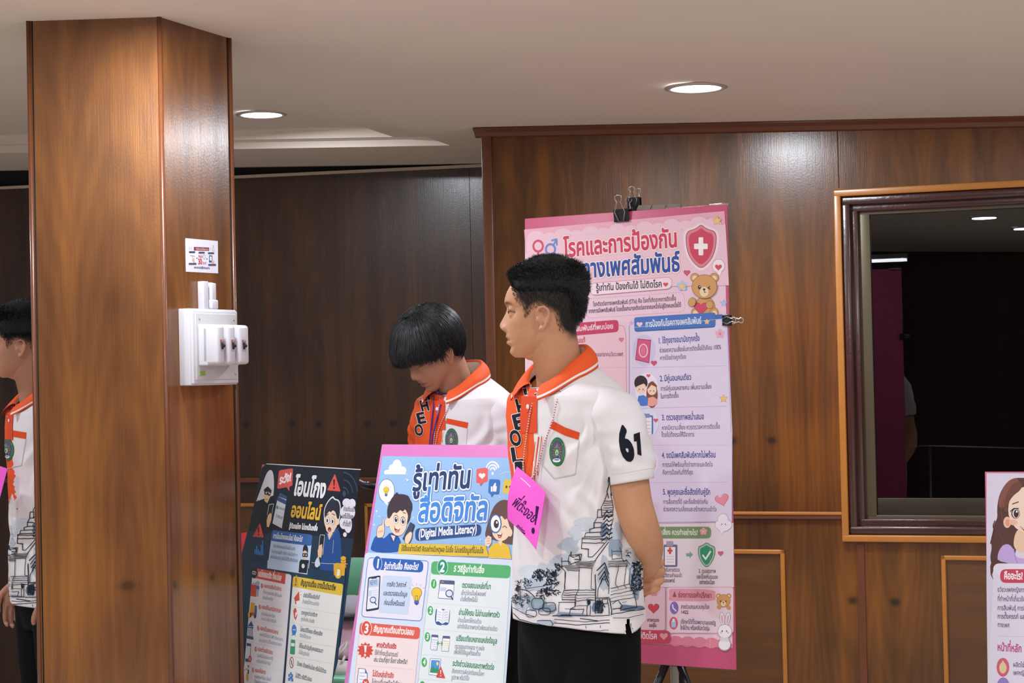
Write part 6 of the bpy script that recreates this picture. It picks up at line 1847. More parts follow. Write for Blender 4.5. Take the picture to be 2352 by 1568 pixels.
class Person: pass
def make_person(label, X, Y, yaw, head, style, arms, sleeves, vox, seed, skin='#c99371', lips='#a8655a', closed=False, hand_fn=None, drop=0.0, hairs=9000, scale=1.0):
    P = Person()
    y_ = math.radians(yaw)
    M = Matrix.Translation((X, Y, 0)) @ Matrix.Rotation(-y_, 4, 'Z') @ Matrix.Scale(scale, 4)
    P.M = M; P.root = None
    def L(dx, dy, z):           # world offset from the person's axis -> body frame
        return Vector((dx * math.cos(y_) - dy * math.sin(y_), dx * math.sin(y_) + dy * math.cos(y_), z))
    P.L = L
    # head frame in the body frame: position of (ear axis, chin height) as a world offset, yaw relative to the camera
    hx, hy, hz, hyaw, pitch, roll = head
    Hw = Matrix.Translation((hx, hy, hz)) @ Matrix.Rotation(-math.radians(hyaw), 4, 'Z') @ Matrix.Translation((0, 0, .07)) @ Matrix.Rotation(math.radians(pitch), 4, 'X') @ Matrix.Rotation(math.radians(roll), 4, 'Y') @ Matrix.Translation((0, 0, -.07))
    H = Matrix.Rotation(y_, 4, 'Z') @ Hw
    P.H = H
    mb = MB()
    head_mesh(mb, H, M_skin)
    for s in (-1, 1):
        ear(mb, H, M_skin, s)
        if closed:
            mb.ball(HP(H, .0625, .031 * s, .1025), .0138, .0138, .0128, M_skin, seg=18)
        else:
            mb.ball(HP(H, .0622, .031 * s, .1078), .0136, .0142, .0118, M_skin, seg=18)
            mb.ball(HP(H, .0616, .031 * s, .0968), .0130, .0134, .0102, M_skin, seg=18)
    nb = HP(H, -.022, 0, .055)
    n0 = Vector((0, -.022, 1.36))
    mid = n0.lerp(nb, .55)
    limb(mb, [(*n0, .064), (*n0.lerp(nb, .3), .058), (*mid, .0545), (*nb, .056), (*HP(H, -.02, 0, .09), .055)], M_skin, seg=28)
    a = HP(H, .022, 0, .022); limb(mb, [(*n0.lerp(nb, .62), .044), (*a.lerp(nb, .55), .040), (*a, .030)], M_skin, seg=20)
    th = np.linspace(0, 2 * PI, 56, endpoint=False); rings = []
    for z in (.84, .9, 1.0, 1.1, 1.2, 1.28, 1.33, 1.365, 1.39, 1.412, 1.432, 1.448):
        x, y, zz = torso(th, np.full(56, z), .013 if z > 1.05 else .030, 0)
        rings.append([Vector((x[i], y[i], zz[i] - .004)) for i in range(56)])
    mb.loft(rings, M_skin)
    for s in (-1, 1):
        limb(mb, [(.085 * s, 0, .88, .080), (.088 * s, 0, .72, .076), (.09 * s, 0, .5, .054), (.09 * s, .012, .36, .052), (.09 * s, .018, .09, .036)], M_skin)
        limb(mb, [(.09 * s, .03, .05, .034), (.09 * s, -.03, .045, .036), (.09 * s, -.11, .034, .028)], M_skin)
    for pts in arms: limb(mb, pts, M_skin, seg=24)
    if hand_fn: hand_fn(mb, L)
    body = voxel(mb, 'person', vox, 3, None, None)
    body.data.materials.clear(); body.data.materials.append(M_skin)
    body.matrix_world = M
    skin_tint(body, H, srgb(skin), srgb(lips), style, True, closed)
    tag(body, label, 'person')
    P.root = body
    if not closed:
        for s in (-1, 1):
            e = MB(); e.ball(HP(H, .0625, .031 * s, .1030), .0122, .0122, .0122, M_eye, seg=20)
            e.ball(HP(H, .0672, .0305 * s, .1030), .0090, .0090, .0085, M_iris, seg=16)
            e.tube([HP(H, .0625 + .0137 * math.cos(a), (.031 + .0142 * math.sin(a)) * s, .1047 - .0012 * abs(math.sin(a))) for a in np.linspace(-.9, 1.15, 12)], .0005, M_hairb, seg=6)
            e.build('eye', body, M)
    hair_mesh('hair', body, M, H, style, seed, hairs)
    mb = MB(); shirt_mesh(mb, sleeves, seed * .7, drop)
    P.shirt_mb = mb
    mbc = MB(); collar_mesh(mbc)
    P.collar = mbc.build('collar', body, M)
    P.collar['label'] = 'orange collar with white stripes'
    # placket and buttons
    mb2 = MB(); n = 30; vs = []
    for i in range(n):
        z = ZTOP - .004 - i / (n - 1) * .165
        for dx in (-.016, .016):
            tt = math.radians(math.degrees(dx / .115) + 0)
            x, y, zz = torso(np.array([tt]), np.array([z]), -.0022, 1.0, seed * .7)
            vs.append((float(x[0]), float(y[0]), float(zz[0])))
    mb2.add(vs, [(2 * i, 2 * i + 1, 2 * i + 3, 2 * i + 2) for i in range(n - 1)], M_redor, True)
    P.placket = mb2.build('placket', body, M)
    for zb in (1.352,):
        x, y, zz = torso(np.array([.0]), np.array([zb]), -.003, 1.0, seed * .7)
        b = MB(); R = Matrix.Rotation(PI / 2, 3, 'X')
        b.ball((float(x[0]), float(y[0]) - .001, float(zz[0])), .0058, .0022, .0058, M_but, seg=16)
        b.build('button', P.placket, M)
    P.trousers = trousers('trousers', body, M)
    for s in (-1, 1): shoe(body, M, s)
    return P

# ---- prints drawn on cloth: traced lines laid on the shirt's own surface
class Decal(Canvas):
    def __init__(s, bvh, fmap=None, kv=1.0):
        super().__init__(lambda x, y: (fmap((x, y)) if fmap else (x, y)), kv)
        s.bvh = bvh; s.ys = -1.0; s.soft = False
    def w(s, px): return px * s.o[2] * s.kv
    def emit(s, mb, Minv, eps=.0009, maxedge=4.0, step=.00008):
        cache = {}
        def cast(x, y):
            k = (round(x, 2), round(y, 2))
            if k not in cache:
                d = ray(x, y).normalized()
                h = s.bvh.ray_cast(CAM_O, d)
                cache[k] = None if h[0] is None else (h[0], h[1] if h[1].dot(d) < 0 else -h[1])
            return cache[k]
        for uvs, faces, col, lay in s.items:
            m = mat('cloth_ink_' + col.lstrip('#'), col, .8, spec=.2)
            bm = bmesh.new(); vv = [bm.verts.new((u[0], u[1], 0)) for u in uvs]
            for f in faces:
                try: bm.faces.new([vv[i] for i in f])
                except ValueError: pass
            for it in range(7):
                lg = [e for e in bm.edges if e.calc_length() > maxedge]
                if not lg: break
                bmesh.ops.subdivide_edges(bm, edges=lg, cuts=1, use_grid_fill=False)
                bmesh.ops.triangulate(bm, faces=[f for f in bm.faces if len(f.verts) > 4])
            vs, idx = [], {}
            for v in bm.verts:
                h = cast(v.co.x, v.co.y)
                if h is not None:
                    idx[v] = len(vs); vs.append(Minv @ (h[0] + h[1] * (eps + lay * step)))
            fs = []
            for f in bm.faces:
                if all(v in idx for v in f.verts):
                    q = [idx[v] for v in f.verts]; pp = [vs[i] for i in q]
                    if max((pp[i] - pp[i - 1]).length for i in range(len(pp))) < .03: fs.append(q)
            bm.free()
            if fs: mb.add(vs, fs, m, True)

# ---------------------------------------------------------------- the standing young man in profile
def main_hands(mb, L):
    # right hand closed round the left wrist: palm at the back, four fingers over the near side
    rings = []
    a, b = L(.136, .118, .962), L(.185, .056, .955)
    ax = (b - a).normalized(); up = Vector((0, 0, 1)); sd = ax.cross(up).normalized()
    for t, hh, th in ((-.25, .024, .018), (0, .028, .017), (.4, .035, .016), (.8, .037, .014), (1.02, .034, .010)):
        c = a.lerp(b, t)
        rings.append([c + up * hh * math.cos(q) + sd * th * math.sin(q) for q in np.linspace(0, 2 * PI, 18, endpoint=False)])
    mb.loft(rings, M_skin)
    for z, k, r in ((.9805, .0, .0098), (.9600, .002, .0100), (.9405, .000, .0096), (.9235, -.008, .0086)):
        finger(mb, [L(.183 + k * .5, .060, z), L(.1925 + k, .036, z + .005), L(.1895 + k, .014, z + .002), L(.164, .003, z - .003), L(.136, .003, z - .005), L(.114, .016, z - .005)], r, r * .82, M_skin)
    finger(mb, [L(.151, .100, .990), L(.158, .075, 1.002), L(.151, .045, 1.000), L(.131, .025, .992)], .0115, .0085, M_skin)
    # left hand hanging below the grip
    relaxed_hand(mb, L(.146, .045, .925), L(-.75, .1, -1) - L(0, 0, 0), L(.4, -.7, -.2) - L(0, 0, 0), L(-.5, .6, .2) - L(0, 0, 0), M_skin)
def L55(dx, dy, z):
    y_ = math.radians(55)
    return (dx * math.cos(y_) - dy * math.sin(y_), dx * math.sin(y_) + dy * math.cos(y_), z)
main_arms = [
    [(.138, -.006, 1.318, .044), (.178, .004, 1.24, .045), (.192, .014, 1.14, .0425), (.198, .026, 1.09, .0415), (.172, .066, 1.04, .038), (.108, .118, .99, .031), (*L55(.152, .045, .955), .0270), (*L55(.146, .045, .925), .0255)],
    [(-.138, -.006, 1.318, .044), (-.190, .03, 1.24, .047), (-.212, .06, 1.13, .043), (-.210, .085, 1.085, .041), (-.140, .15, 1.03, .038), (-.050, .195, .985, .031), (*L55(.136, .118, .962), .025)]]
main_sl = [(1, [(.105, -.008, 1.340, .058), (.150, -.006, 1.333, .061), (.174, .002, 1.29, .060), (.187, .006, 1.235, .056), (.194, .010, 1.183, .0495)]),
           (-1, [(-.105, -.008, 1.340, .058), (-.150, 0, 1.333, .061), (-.178, .018, 1.29, .060), (-.198, .034, 1.235, .056), (-.208, .05, 1.185, .050)])]
man = make_person('person in a white and orange polo in profile, hands clasped behind the back', .138, 4.2, 55,
                  (-.069, -.040, 1.4625, 93, -1, 0), 'crop', main_arms, main_sl, .0026, 1, hand_fn=main_hands, hairs=24000)

# ---------------------------------------------------------------- the young man looking down behind the blue poster
def hang_hands(mb, L):
    for s in (-1, 1):
        relaxed_hand(mb, (.075 * s, -.185, 1.055), (-.45 * s, -.65, .2), (0, 0.1, 1), (-s, .2, 0), M_skin)
down_arms = [[(.138 * s, -.006, 1.318, .044), (.188 * s, .008, 1.24, .046), (.205 * s, .02, 1.12, .042), (.204 * s, .020, 1.07, .041), (.180 * s, -.05, 1.04, .039), (.105 * s, -.150, 1.05, .030), (.075 * s, -.185, 1.055, .026)] for s in (1, -1)]
def sl(s): return (s, [(.105 * s, -.008, 1.340, .058), (.150 * s, -.004, 1.333, .061), (.178 * s, .006, 1.29, .061), (.197 * s, .012, 1.235, .057), (.207 * s, .017, 1.183, .0505)])
mid = make_person('person with black hair over the forehead, looking down behind the light blue poster', -.126, 5.25, 45,
                  (-.092, -.060, 1.424, 60, 36, 4), 'bowl', down_arms, [sl(1), sl(-1)], .0032, 2, skin='#b98a70', lips='#96605a', closed=True, hand_fn=hang_hands, scale=.985, hairs=3400)

# ---------------------------------------------------------------- the young man half hidden by the column
side_arms = [[(.138 * s, -.006, 1.318, .044), (.188 * s, .008, 1.24, .046), (.207 * s, .02, 1.12, .042), (.210 * s, .024, 1.07, .041), (.208 * s, -.01, .98, .037), (.205 * s, -.04, .87, .029), (.203 * s, -.048, .84, .026)] for s in (1, -1)]
def side_hands(mb, L):
    for s in (-1, 1): relaxed_hand(mb, (.203 * s, -.048, .84), (0, -.15, -1), (0, -1, 0), (-s, 0, 0), M_skin)
left = make_person('person in a white polo half hidden behind the wooden column', -1.42, 5.6, 58,
                   (-.075, -.045, 1.487, 78, 2, 0), 'tall', side_arms, [sl(1), sl(-1)], .0036, 3, skin='#b5836b', lips='#96605a', hand_fn=side_hands, drop=.080, scale=.975, hairs=22000)

# ---------------------------------------------------------------- prints and trimmings of the shirts
def world_bvh(mb, M):
    return BVHTree.FromPolygons([M @ Vector(v) for v in mb.v], [list(f) for f in mb.f])
NAVY = '#1f2836'; GREY1, GREY2, GREY3 = '#b9c4d3', '#95a5ba', '#6d8098'
def temple(c):
    """ink drawing of a brick tower shrine with trees, in the crop of the profile figure's lower shirt"""
    rnd = random.Random(5)
    wash = [(790, 90, 90, 60, '#d3dae4'), (640, 290, 90, 75, GREY1), (700, 170, 60, 70, '#ccd5e0'), (1060, 290, 60, 110, GREY2), (1075, 170, 50, 80, GREY1), (560, 430, 90, 50, '#c3ccd8'), (450, 540, 100, 90, '#c9d5df'),
            (260, 560, 80, 95, '#d3dde6'), (340, 650, 110, 70, GREY1), (330, 830, 90, 60, '#9fb3c2'), (440, 880, 90, 38, GREY2), (200, 830, 60, 80, GREY1), (1250, 640, 55, 130, GREY2), (1230, 470, 50, 90, GREY1), (960, 150, 40, 60, GREY3), (960, 560, 50, 160, GREY1), (1210, 870, 120, 25, GREY3), (430, 1010, 80, 28, GREY1), (640, 935, 150, 22, GREY2), (1200, 380, 60, 70, '#c3ccd8'), (900, 860, 50, 60, GREY3)]
    for (x, y, a, b, col) in wash:
        f1, f2 = rnd.uniform(0, 6), rnd.uniform(0, 6); rr_ = lambda t: 1 + .17 * math.sin(3 * t + f1) + .10 * math.sin(5 * t + f2) + .05 * math.sin(9 * t + f1)
        pts = [(x + a * math.cos(t) * rr_(t), y + b * math.sin(t) * rr_(t)) for t in np.linspace(0, 2 * PI, 40, endpoint=False)]
        c.poly(pts, col)
    def s(pts, w=5):
        out = [pts[0]]
        for (x0, y0), (x1, y1) in zip(pts, pts[1:]):
            n = max(1, int(math.hypot(x1 - x0, y1 - y0) / 34))
            for k in range(1, n + 1):
                j = 0 if k == n else 2.6
                out.append((x0 + (x1 - x0) * k / n + rnd.uniform(-j, j), y0 + (y1 - y0) * k / n + rnd.uniform(-j, j)))
        c.stroke(out, w, NAVY)
    # spire
    s([(1005, -340), (1000, -260), (985, -210), (1000, -150)], 9); s([(1012, -340), (1018, -250), (1030, -170)], 7)
    s([(985, -190), (960, -120), (1035, -120), (1020, -190)], 6); s([(960, -120), (930, -60), (935, 20), (1040, 20), (1045, -60), (1035, -120)], 6)
    for k in range(6): s([(955 - k * 3, -100 + k * 22), (1035 + k * 2, -105 + k * 22)], 5)
    # zig-zag naga gables
    for k in range(7):
        y = -30 + k * 40; s([(955 - k * 3, y + 40), (985, y), (1000, y + 22), (1030 + k, y + 4)], 11 if k % 2 else 8)
    s([(925, 235), (1005, 240), (1030, 100), (1045, 40)], 6)
    # stepped tiers at the left of the tower
    st = [(940, -40), (900, -40), (895, 30), (870, 80), (868, 130), (830, 140), (832, 170), (790, 175), (780, 215), (755, 225), (750, 320), (820, 330)]
    s(st, 6)
    for x0, x1, y in ((895, 945, 30), (868, 940, 80), (865, 935, 128), (832, 930, 172), (782, 930, 214), (756, 990, 232), (760, 960, 268)): s([(x0, y), (x1, y + rnd.uniform(-6, 4))], 7)
    # roof slopes of the hall
    s([(750, 322), (810, 326), (812, 400), (850, 400), (985, 250)], 6); s([(870, 440), (1000, 260)], 7); s([(640, 380), (755, 372), (745, 430), (640, 470), (630, 440), (640, 380)], 6)
    s([(660, 350), (650, 390), (685, 400)], 8); s([(700, 390), (735, 380), (740, 420), (690, 420)], 8)
    s([(570, 405), (570, 500), (600, 530), (595, 690)], 6); s([(570, 440), (640, 440), (660, 470)], 6)
    # cornices and walls
    for k in range(6):
        s([(690 + k * 7, 445 + k * 11), (880 - k * 5, 440 + k * 12)], 5); s([(590 + k * 6, 480 + k * 9), (735, 478 + k * 10)], 4)
    s([(730, 520), (725, 700), (695, 760), (690, 850)], 5); s([(605, 540), (598, 690), (570, 760), (575, 800)], 5); s([(850, 500), (840, 690), (870, 700)], 5); s([(880, 560), (878, 920)], 9)
    for k in range(5):
        s([(598 - k * 6, 708 + k * 22), (720 - k * 5, 706 + k * 22)], 7 if k % 2 == 0 else 4); s([(724 - k * 6, 708 + k * 24), (875, 704 + k * 24)], 6 if k % 2 == 0 else 4)
    s([(540, 820), (700, 818), (690, 860), (650, 880), (640, 930)], 6); s([(545, 822), (540, 910)], 5); s([(600, 880), (690, 880)], 4); s([(655, 885), (775, 882), (760, 930)], 6); s([(700, 850), (810, 850), (800, 790), (860, 800)], 5)
    c.ell(818, 822, 16, 24, NAVY); s([(805, 850), (805, 940)], 6); s([(832, 850), (832, 940)], 6)
    # naga doorway
    for k in range(4): s([(895 + k * 12, 520 + k * 42), (960, 455 + k * 38), (1000, 560 + k * 36)], 9 if k % 2 == 0 else 6)
    s([(900, 770), (905, 690), (930, 640), (945, 590), (960, 610), (985, 600), (1003, 640), (1005, 740)], 6); s([(885, 780), (1010, 772)], 8); s([(940, 790), (1000, 784), (990, 830), (950, 834), (940, 790)], 7)
    for k in range(7): s([(885, 810 + k * 18), (945 + rnd.uniform(-8, 8), 806 + k * 18)], 6); 
    s([(945, 840), (940, 920)], 7); s([(1000, 820), (1005, 930)], 7); s([(1015, 780), (1030, 900), (1025, 935)], 9)
    # right wing
    s([(1030, 330), (1035, 420), (1120, 410), (1115, 340), (1100, 310)], 5); s([(1040, 345), (1125, 345)], 5); s([(1125, 410), (1140, 440), (1165, 425), (1200, 470)], 5)
    for k in range(5): s([(1000, 440 + k * 13), (1170 + k * 2, 432 + k * 12)], 6 if k % 2 == 0 else 4)
    s([(1085, 480), (1060, 650), (1085, 690)], 5); s([(1165, 470), (1140, 660), (1165, 690)], 5); s([(1200, 500), (1190, 640), (1240, 740), (1260, 860)], 5)
    for k in range(5): s([(1020 + k * 2, 690 + k * 30), (1190 + k * 12, 650 + k * 30)], 6 if k % 2 == 0 else 4)
    s([(1040, 830), (1080, 800), (1120, 850), (1110, 885)], 5); s([(1115, 825), (1160, 815)], 4); s([(1110, 890), (1255, 860)], 7); s([(1040, 880), (1110, 870)], 8)
    # ground lines
    s([(490, 945), (640, 935), (860, 945), (1010, 940)], 7); s([(570, 938), (660, 940)], 14); s([(500, 975), (760, 1000), (1010, 985)], 5); s([(740, 970), (900, 990)], 7); s([(500, 1010), (700, 1030), (1010, 1010)], 6)
    s([(130, 920), (190, 980), (300, 1010), (400, 1030), (500, 1045)], 7); s([(130, 870), (240, 930), (320, 950)], 6); s([(350, 990), (470, 985), (495, 1020), (470, 1050), (410, 1040)], 6); s([(1030, 930), (1130, 910), (1320, 880)], 7); s([(1040, 965), (1180, 960), (1310, 930)], 5)
    c.rr((300, 780, 410, 880), 40, None, NAVY, 6); c.rr((400, 820, 520, 900), 36, None, NAVY, 6); c.rr((250, 890, 345, 955), 30, None, NAVY, 6); c.rr((365, 870, 470, 935), 30, None, NAVY, 6)
    s([(250, 690), (400, 670), (550, 630)], 5); s([(150, 690), (260, 710), (330, 770)], 8); s([(600, 1070), (700, 1082), (800, 1086), (1000, 1078)], 4); s([(790, 1040), (795, 1060)], 5); s([(925, 1035), (928, 1055)], 5)
    # trees: dense leaf scribbles
    def leaves(x, y, a, b, n, w=9):
        for k in range(n):
            t = rnd.uniform(0, 2 * PI); r = math.sqrt(rnd.random())
            px, py = x + a * r * math.cos(t), y + b * r * math.sin(t); q = rnd.uniform(0, PI)
            d = rnd.uniform(6, 17)
            s([(px - d * math.cos(q), py - d * math.sin(q)), (px, py + rnd.uniform(-6, 6)), (px + d * math.cos(q), py + d * math.sin(q))], rnd.uniform(w * .5, w))
    leaves(420, 570, 125, 62, 110); leaves(480, 690, 80, 75, 60); leaves(220, 640, 80, 45, 26, 7); leaves(210, 790, 85, 65, 60, 7); leaves(545, 490, 35, 35, 22, 7)
    leaves(1265, 490, 55, 45, 45); leaves(1260, 640, 60, 110, 85); leaves(1180, 370, 24, 46, 13, 6); leaves(920, 860, 40, 50, 26); leaves(400, 740, 60, 40, 30); leaves(170, 690, 30, 30, 16)
def emblem(c, x, y, rx, ry):
    c.ell(x, y, rx, ry, '#2f6b45', n=40)
    c.ell(x, y, rx * .93, ry * .94, '#3f7f52', n=40)
    c.ell(x, y - ry * .03, rx * .72, ry * .76, '#5c5580', n=36)
    for k in range(14):
        a = -PI / 2 + (k - 6.5) * .36
        c.poly([(x + rx * .22 * math.cos(a - .2), y + ry * .22 * math.sin(a - .2)), (x + rx * .68 * math.cos(a), y + ry * .7 * math.sin(a)), (x + rx * .22 * math.cos(a + .2), y + ry * .22 * math.sin(a + .2))], '#c9a552' if k % 2 else '#b98a3c')
    c.ell(x, y + ry * .05, rx * .32, ry * .34, '#3a7a58', n=24); c.ell(x, y + ry * .05, rx * .2, ry * .22, '#c7d8b0', n=20); c.poly([(x - rx * .1, y + ry * .18), (x, y - ry * .1), (x + rx * .1, y + ry * .18)], '#4a6fa0')
    c.poly([(x - rx * .12, y - ry * .28), (x, y - ry * .62), (x + rx * .12, y - ry * .28)], '#7f95c9')
    c.ell(x - rx * .02, y + ry * .60, rx * .5, ry * .14, '#e9e9f2', n=20); c.ell(x, y + ry * .56, rx * .34, ry * .07, '#8b92b8', n=16)
    for a in (2.5, .64): c.ell(x + rx * .84 * math.cos(a), y + ry * .86 * math.sin(a) * -1, rx * .05, ry * .03, '#d9d27a', n=8)
def finish_shirt(P, draws, cards=True):
    bvh = world_bvh(P.shirt_mb, P.M); Minv = P.M.inverted()
    for fn, fmap in draws:
        c = Decal(bvh, fmap); fn(c); c.emit(P.shirt_mb, Minv)
    sh = P.shirt_mb.build('shirt', P.root, P.M)
    sh['label'] = 'white polo shirt with orange chest and ink temple print'
    P.bvh = bvh
    return sh
def letters(c, seq, w, h):
    for ch, x, y, sk in seq:
        c.text(ch, (x - w / 2, y + h * .48 + sk), (x + w / 2, y + h * .48 - sk), h, '#1d222e', bold=h * .075, outs=((h * .13, '#f4e6de'),))
def dots(c, pts, n, col='#c8453a', w=2.2): c.dash(pts, w, col, n=n, duty=.5)
def main_front(c):
    c.crop(0, 0, 1)
    letters(c, [('T', 1209, 897, 2), ('H', 1203, 936, 3), ('E', 1195, 972, 3), ('O', 1189, 1009, 3), ('L', 1190, 1048, 2), ('I', 1195, 1082, 1)], 25, 27)
    # brush strokes where the orange breaks up
    rnd = random.Random(2)
    for k in range(9):
        x = 1226 + k * 2.6; c.stroke([(x + 4, 995 + rnd.uniform(0, 20)), (x, 1040 + rnd.uniform(-10, 10)), (x - 6, 1085 + rnd.uniform(-20, 30))], rnd.uniform(1.2, 2.6), '#f0ecee' if k % 3 else '#e2512a')
    c.poly([(1268, 965), (1300, 982), (1332, 993), (1329, 1010), (1298, 1000), (1262, 982)], '#e2512a')
    c.stroke([(1262, 984), (1246, 1066), (1275, 1098), (1322, 1088), (1330, 1010)], 1.6, '#d9d3d8')
    c.stroke([(1262, 986), (1244, 1066), (1274, 1100), (1322, 1090), (1331, 1010)], .8, '#a9a4ac')
    emblem(c, 1281, 1037, 18, 33)
    c.text('6', (1432, 1057), (1459, 1050), 58, '#191d28', bold=6.0)
    c.poly([(1455, 997), (1469, 992), (1473, 1046), (1464, 1043), (1462, 1013), (1456, 1014)], '#191d28')
finish_shirt(man, [(lambda c: (c.crop(1150, 1180, .24743), temple(c)), None), (main_front, None)])
def mid_front(c):
    c.crop(860, 670, .2359)
    letters(c, [('T', 535, 1012, 8), ('H', 503, 1118, 10), ('E', 468, 1240, 10), ('O', 447, 1355, 8)], 82, 82)
    c.poly([(705, 1230), (915, 1272), (905, 1328), (695, 1278)], '#e2512a')
    c.stroke([(695, 1280), (650, 1480), (690, 1560)], 4, '#d9d3d8'); c.stroke([(908, 1330), (893, 1500)], 3, '#b5b0b8')
    emblem(c, 753, 1440, 62, 112)
finish_shirt(mid, [(mid_front, None)])
def left_front(c):
    c.crop(0, 0, 1)
    c.poly([(-30, 975), (0, 983), (61, 993), (60, 1008), (0, 997), (-30, 990)], '#e2512a')
    c.stroke([(60, 1008), (50, 1068), (20, 1076), (-20, 1060)], 1.4, '#c4bec6')
    emblem(c, 16, 1033, 17, 26)
finish_shirt(left, [(lambda c: (c.crop(1150, 1180, .24743), temple(c)), lambda p: (92 + (p[0] - 1400) * .8, 1113 + (p[1] - 1092) * .8)), (left_front, None)])

# ---------------------------------------------------------------- name cards on cords
M_cord = bpy.data.materials.new('red_white_cord'); M_cord.use_nodes = True
nt = M_cord.node_tree; tc = nt.nodes.new('ShaderNodeTexCoord'); wv = nt.nodes.new('ShaderNodeTexWave'); wv.bands_direction = 'Z'; wv.inputs['Scale'].default_value = 55
cr = nt.nodes.new('ShaderNodeValToRGB'); cr.color_ramp.interpolation = 'CONSTANT'; cr.color_ramp.elements[0].color = srgb('#f2e9e8'); cr.color_ramp.elements[1].color = srgb('#c23a34'); cr.color_ramp.elements[1].position = .62
nt.links.new(tc.outputs['Object'], wv.inputs[0]); nt.links.new(wv.outputs['Fac'], cr.inputs[0]); nt.links.new(cr.outputs[0], nt.nodes['Principled BSDF'].inputs['Base Color'])
M_pink = mat('neon_pink_card', '#f85fd6', .6)
M_purple = mat('purple_cord', '#4a2f96', .5)
def on_shirt(P, px, py, out=.004):
    d = ray(px, py).normalized(); h = P.bvh.ray_cast(CAM_O, d)
    if h[0] is None:
        near = P.bvh.find_nearest(CAM_O + d * ((P.M.translation - CAM_O).length)); n = near[1]
        if n.dot(d) > 0: n = -n
        return near[0] + n * out
    n = h[1] if h[1].dot(d) < 0 else -h[1]
    return h[0] + n * out
def neck_loop(P, r=.064, z=1.474, n=22):
    out = []
    for a in np.linspace(math.radians(38), math.radians(322), n):
        x, y, zz = (float(v[0]) for v in torso(np.array([a]), np.array([ZTOP - .010]), -.004, 0))
        out.append(P.M @ Vector((x, y, zz)))
    return out
def cord(P, mb, lpts, rpts, m, r=.0013, out=.0035):
    """round the neck under the collar, down both sides of the chest"""
    loop = neck_loop(P)
    a = [on_shirt(P, *p, out) for p in lpts]; b = [on_shirt(P, *p, out) for p in rpts]
    path = list(reversed(a)) + loop + b
    mb.tube(path, r, m, seg=6)
def name_card(P, label, group, q, lpts, rpts, depth_l, depth_r, writing=None):
    """q = corner pixels tl, tr, br, bl"""
    t = thing('name_card', label, 'name card', Matrix.Translation(at(*q[0], depth_l)), group)
    o = t.matrix_world.translation.copy()
    n = 12; vs = []
    P4 = [at(*q[0], depth_l), at(*q[1], depth_r), at(*q[2], depth_r - .012), at(*q[3], depth_l - .012)]
    nrm = (P4[1] - P4[0]).cross(P4[3] - P4[0]).normalized()
    if nrm.dot(P4[0] - CAM_O) > 0: nrm = -nrm
    for i in range(n + 1):
        for j in range(n + 1):
            u, v = j / n, i / n
            p = P4[0] * (1 - u) * (1 - v) + P4[1] * u * (1 - v) + P4[2] * u * v + P4[3] * (1 - u) * v
            p = p + nrm * (.010 * math.sin(PI * v) * (1 - u) ** 2 - .006 * math.sin(PI * u))
            vs.append(p - o)
    fs = [(i * (n + 1) + j, i * (n + 1) + j + 1, (i + 1) * (n + 1) + j + 1, (i + 1) * (n + 1) + j) for i in range(n) for j in range(n)]
    back = [v - nrm * .0006 for v in vs]; N0 = len(vs)
    mb = MB(); mb.add(vs + back, fs + [tuple(k + N0 for k in reversed(f)) for f in fs], M_pink, True)
    if writing:
        bvh = BVHTree.FromPolygons([v + o for v in vs], fs)
        c = Decal(bvh); writing(c); c.emit(mb, Matrix.Translation(-o), eps=.0004, step=.0001)
    mb.build('card', t)
    if lpts:
        mb = MB(); cord(P, mb, lpts, rpts, M_cord)
        mb.build('cord', t, Matrix.Identity(4))
    return t
def main_writing(c):
    c.crop(1130, 780, .29332)
    I = '#3a1550'
    c.text('พี่ต๊ะงอย', (150, 1287), (322, 1437), 62, I, bold=1.2)
    c.poly([(345, 1300), (370, 1307), (342, 1452), (335, 1450)], I); c.ell(323, 1495, 13, 25, I)
    c.text('สาขาภูไทยว', (186, 1462), (232, 1512), 24, I, bold=.8)
    c.stroke([(236, 1486), (244, 1490)], 5, I); c.stroke([(250, 1494), (258, 1498)], 5, I)
    c.poly([(230, 1498), (262, 1512), (250, 1545), (236, 1538)], I); c.stroke([(236, 1512), (256, 1524)], 4, '#f85fd6')
    c.stroke([(226, 1082), (262, 1112), (300, 1150)], 7, '#f3d9ea')
name_card(man, 'pink paper name card hanging on the chest of the person in profile', 'pink name cards on cords', [(1187, 1071), (1253, 1131), (1231, 1262), (1166, 1192)],
          [(1231, 905), (1222, 940), (1215, 980), (1208, 1030), (1203, 1080), (1206, 1091)], [(1291, 893), (1280, 925), (1272, 965), (1255, 1010), (1242, 1055), (1230, 1090), (1222, 1104)], 4.140, 4.045, main_writing)
name_card(left, 'pink paper name card on the person half hidden by the column', 'pink name cards on cords', [(-58, 1050), (17, 1076), (-4, 1158), (-80, 1120)],
          [(-40, 960), (-42, 1000), (-40, 1056)], [(33, 925), (18, 955), (2, 980), (-15, 1030), (-20, 1064)], 5.50, 5.43)
t = thing('neck_lanyard', 'thin purple cord round the neck of the person looking down', 'lanyard', Matrix.Translation(mid.M @ Vector((0, 0, 1.3))))
mb = MB(); cord(mid, mb, [(1000, 905), (999, 930), (996, 960), (992, 1000), (989, 1040), (986, 1080), (984, 1110)], [(1024, 902), (1015, 930), (1006, 965), (998, 1000), (993, 1040), (990, 1080), (988, 1110)], M_purple, r=.0019, out=.006)
mb.build('cord', t, Matrix.Identity(4))
mb = MB(); b0 = on_shirt(mid, 986, 1112, .012); mb.box(-.03, .03, -.001, .001, -.09, 0, M_white, M=Matrix.Translation(b0) @ Matrix.Rotation(-math.radians(45), 4, 'Z')); mb.build('badge', t, Matrix.Identity(4))
t = thing('twisted_lanyard', 'red and white twisted lanyard on the chest of the person looking down', 'lanyard', Matrix.Translation(mid.M @ Vector((0, 0, 1.3))))
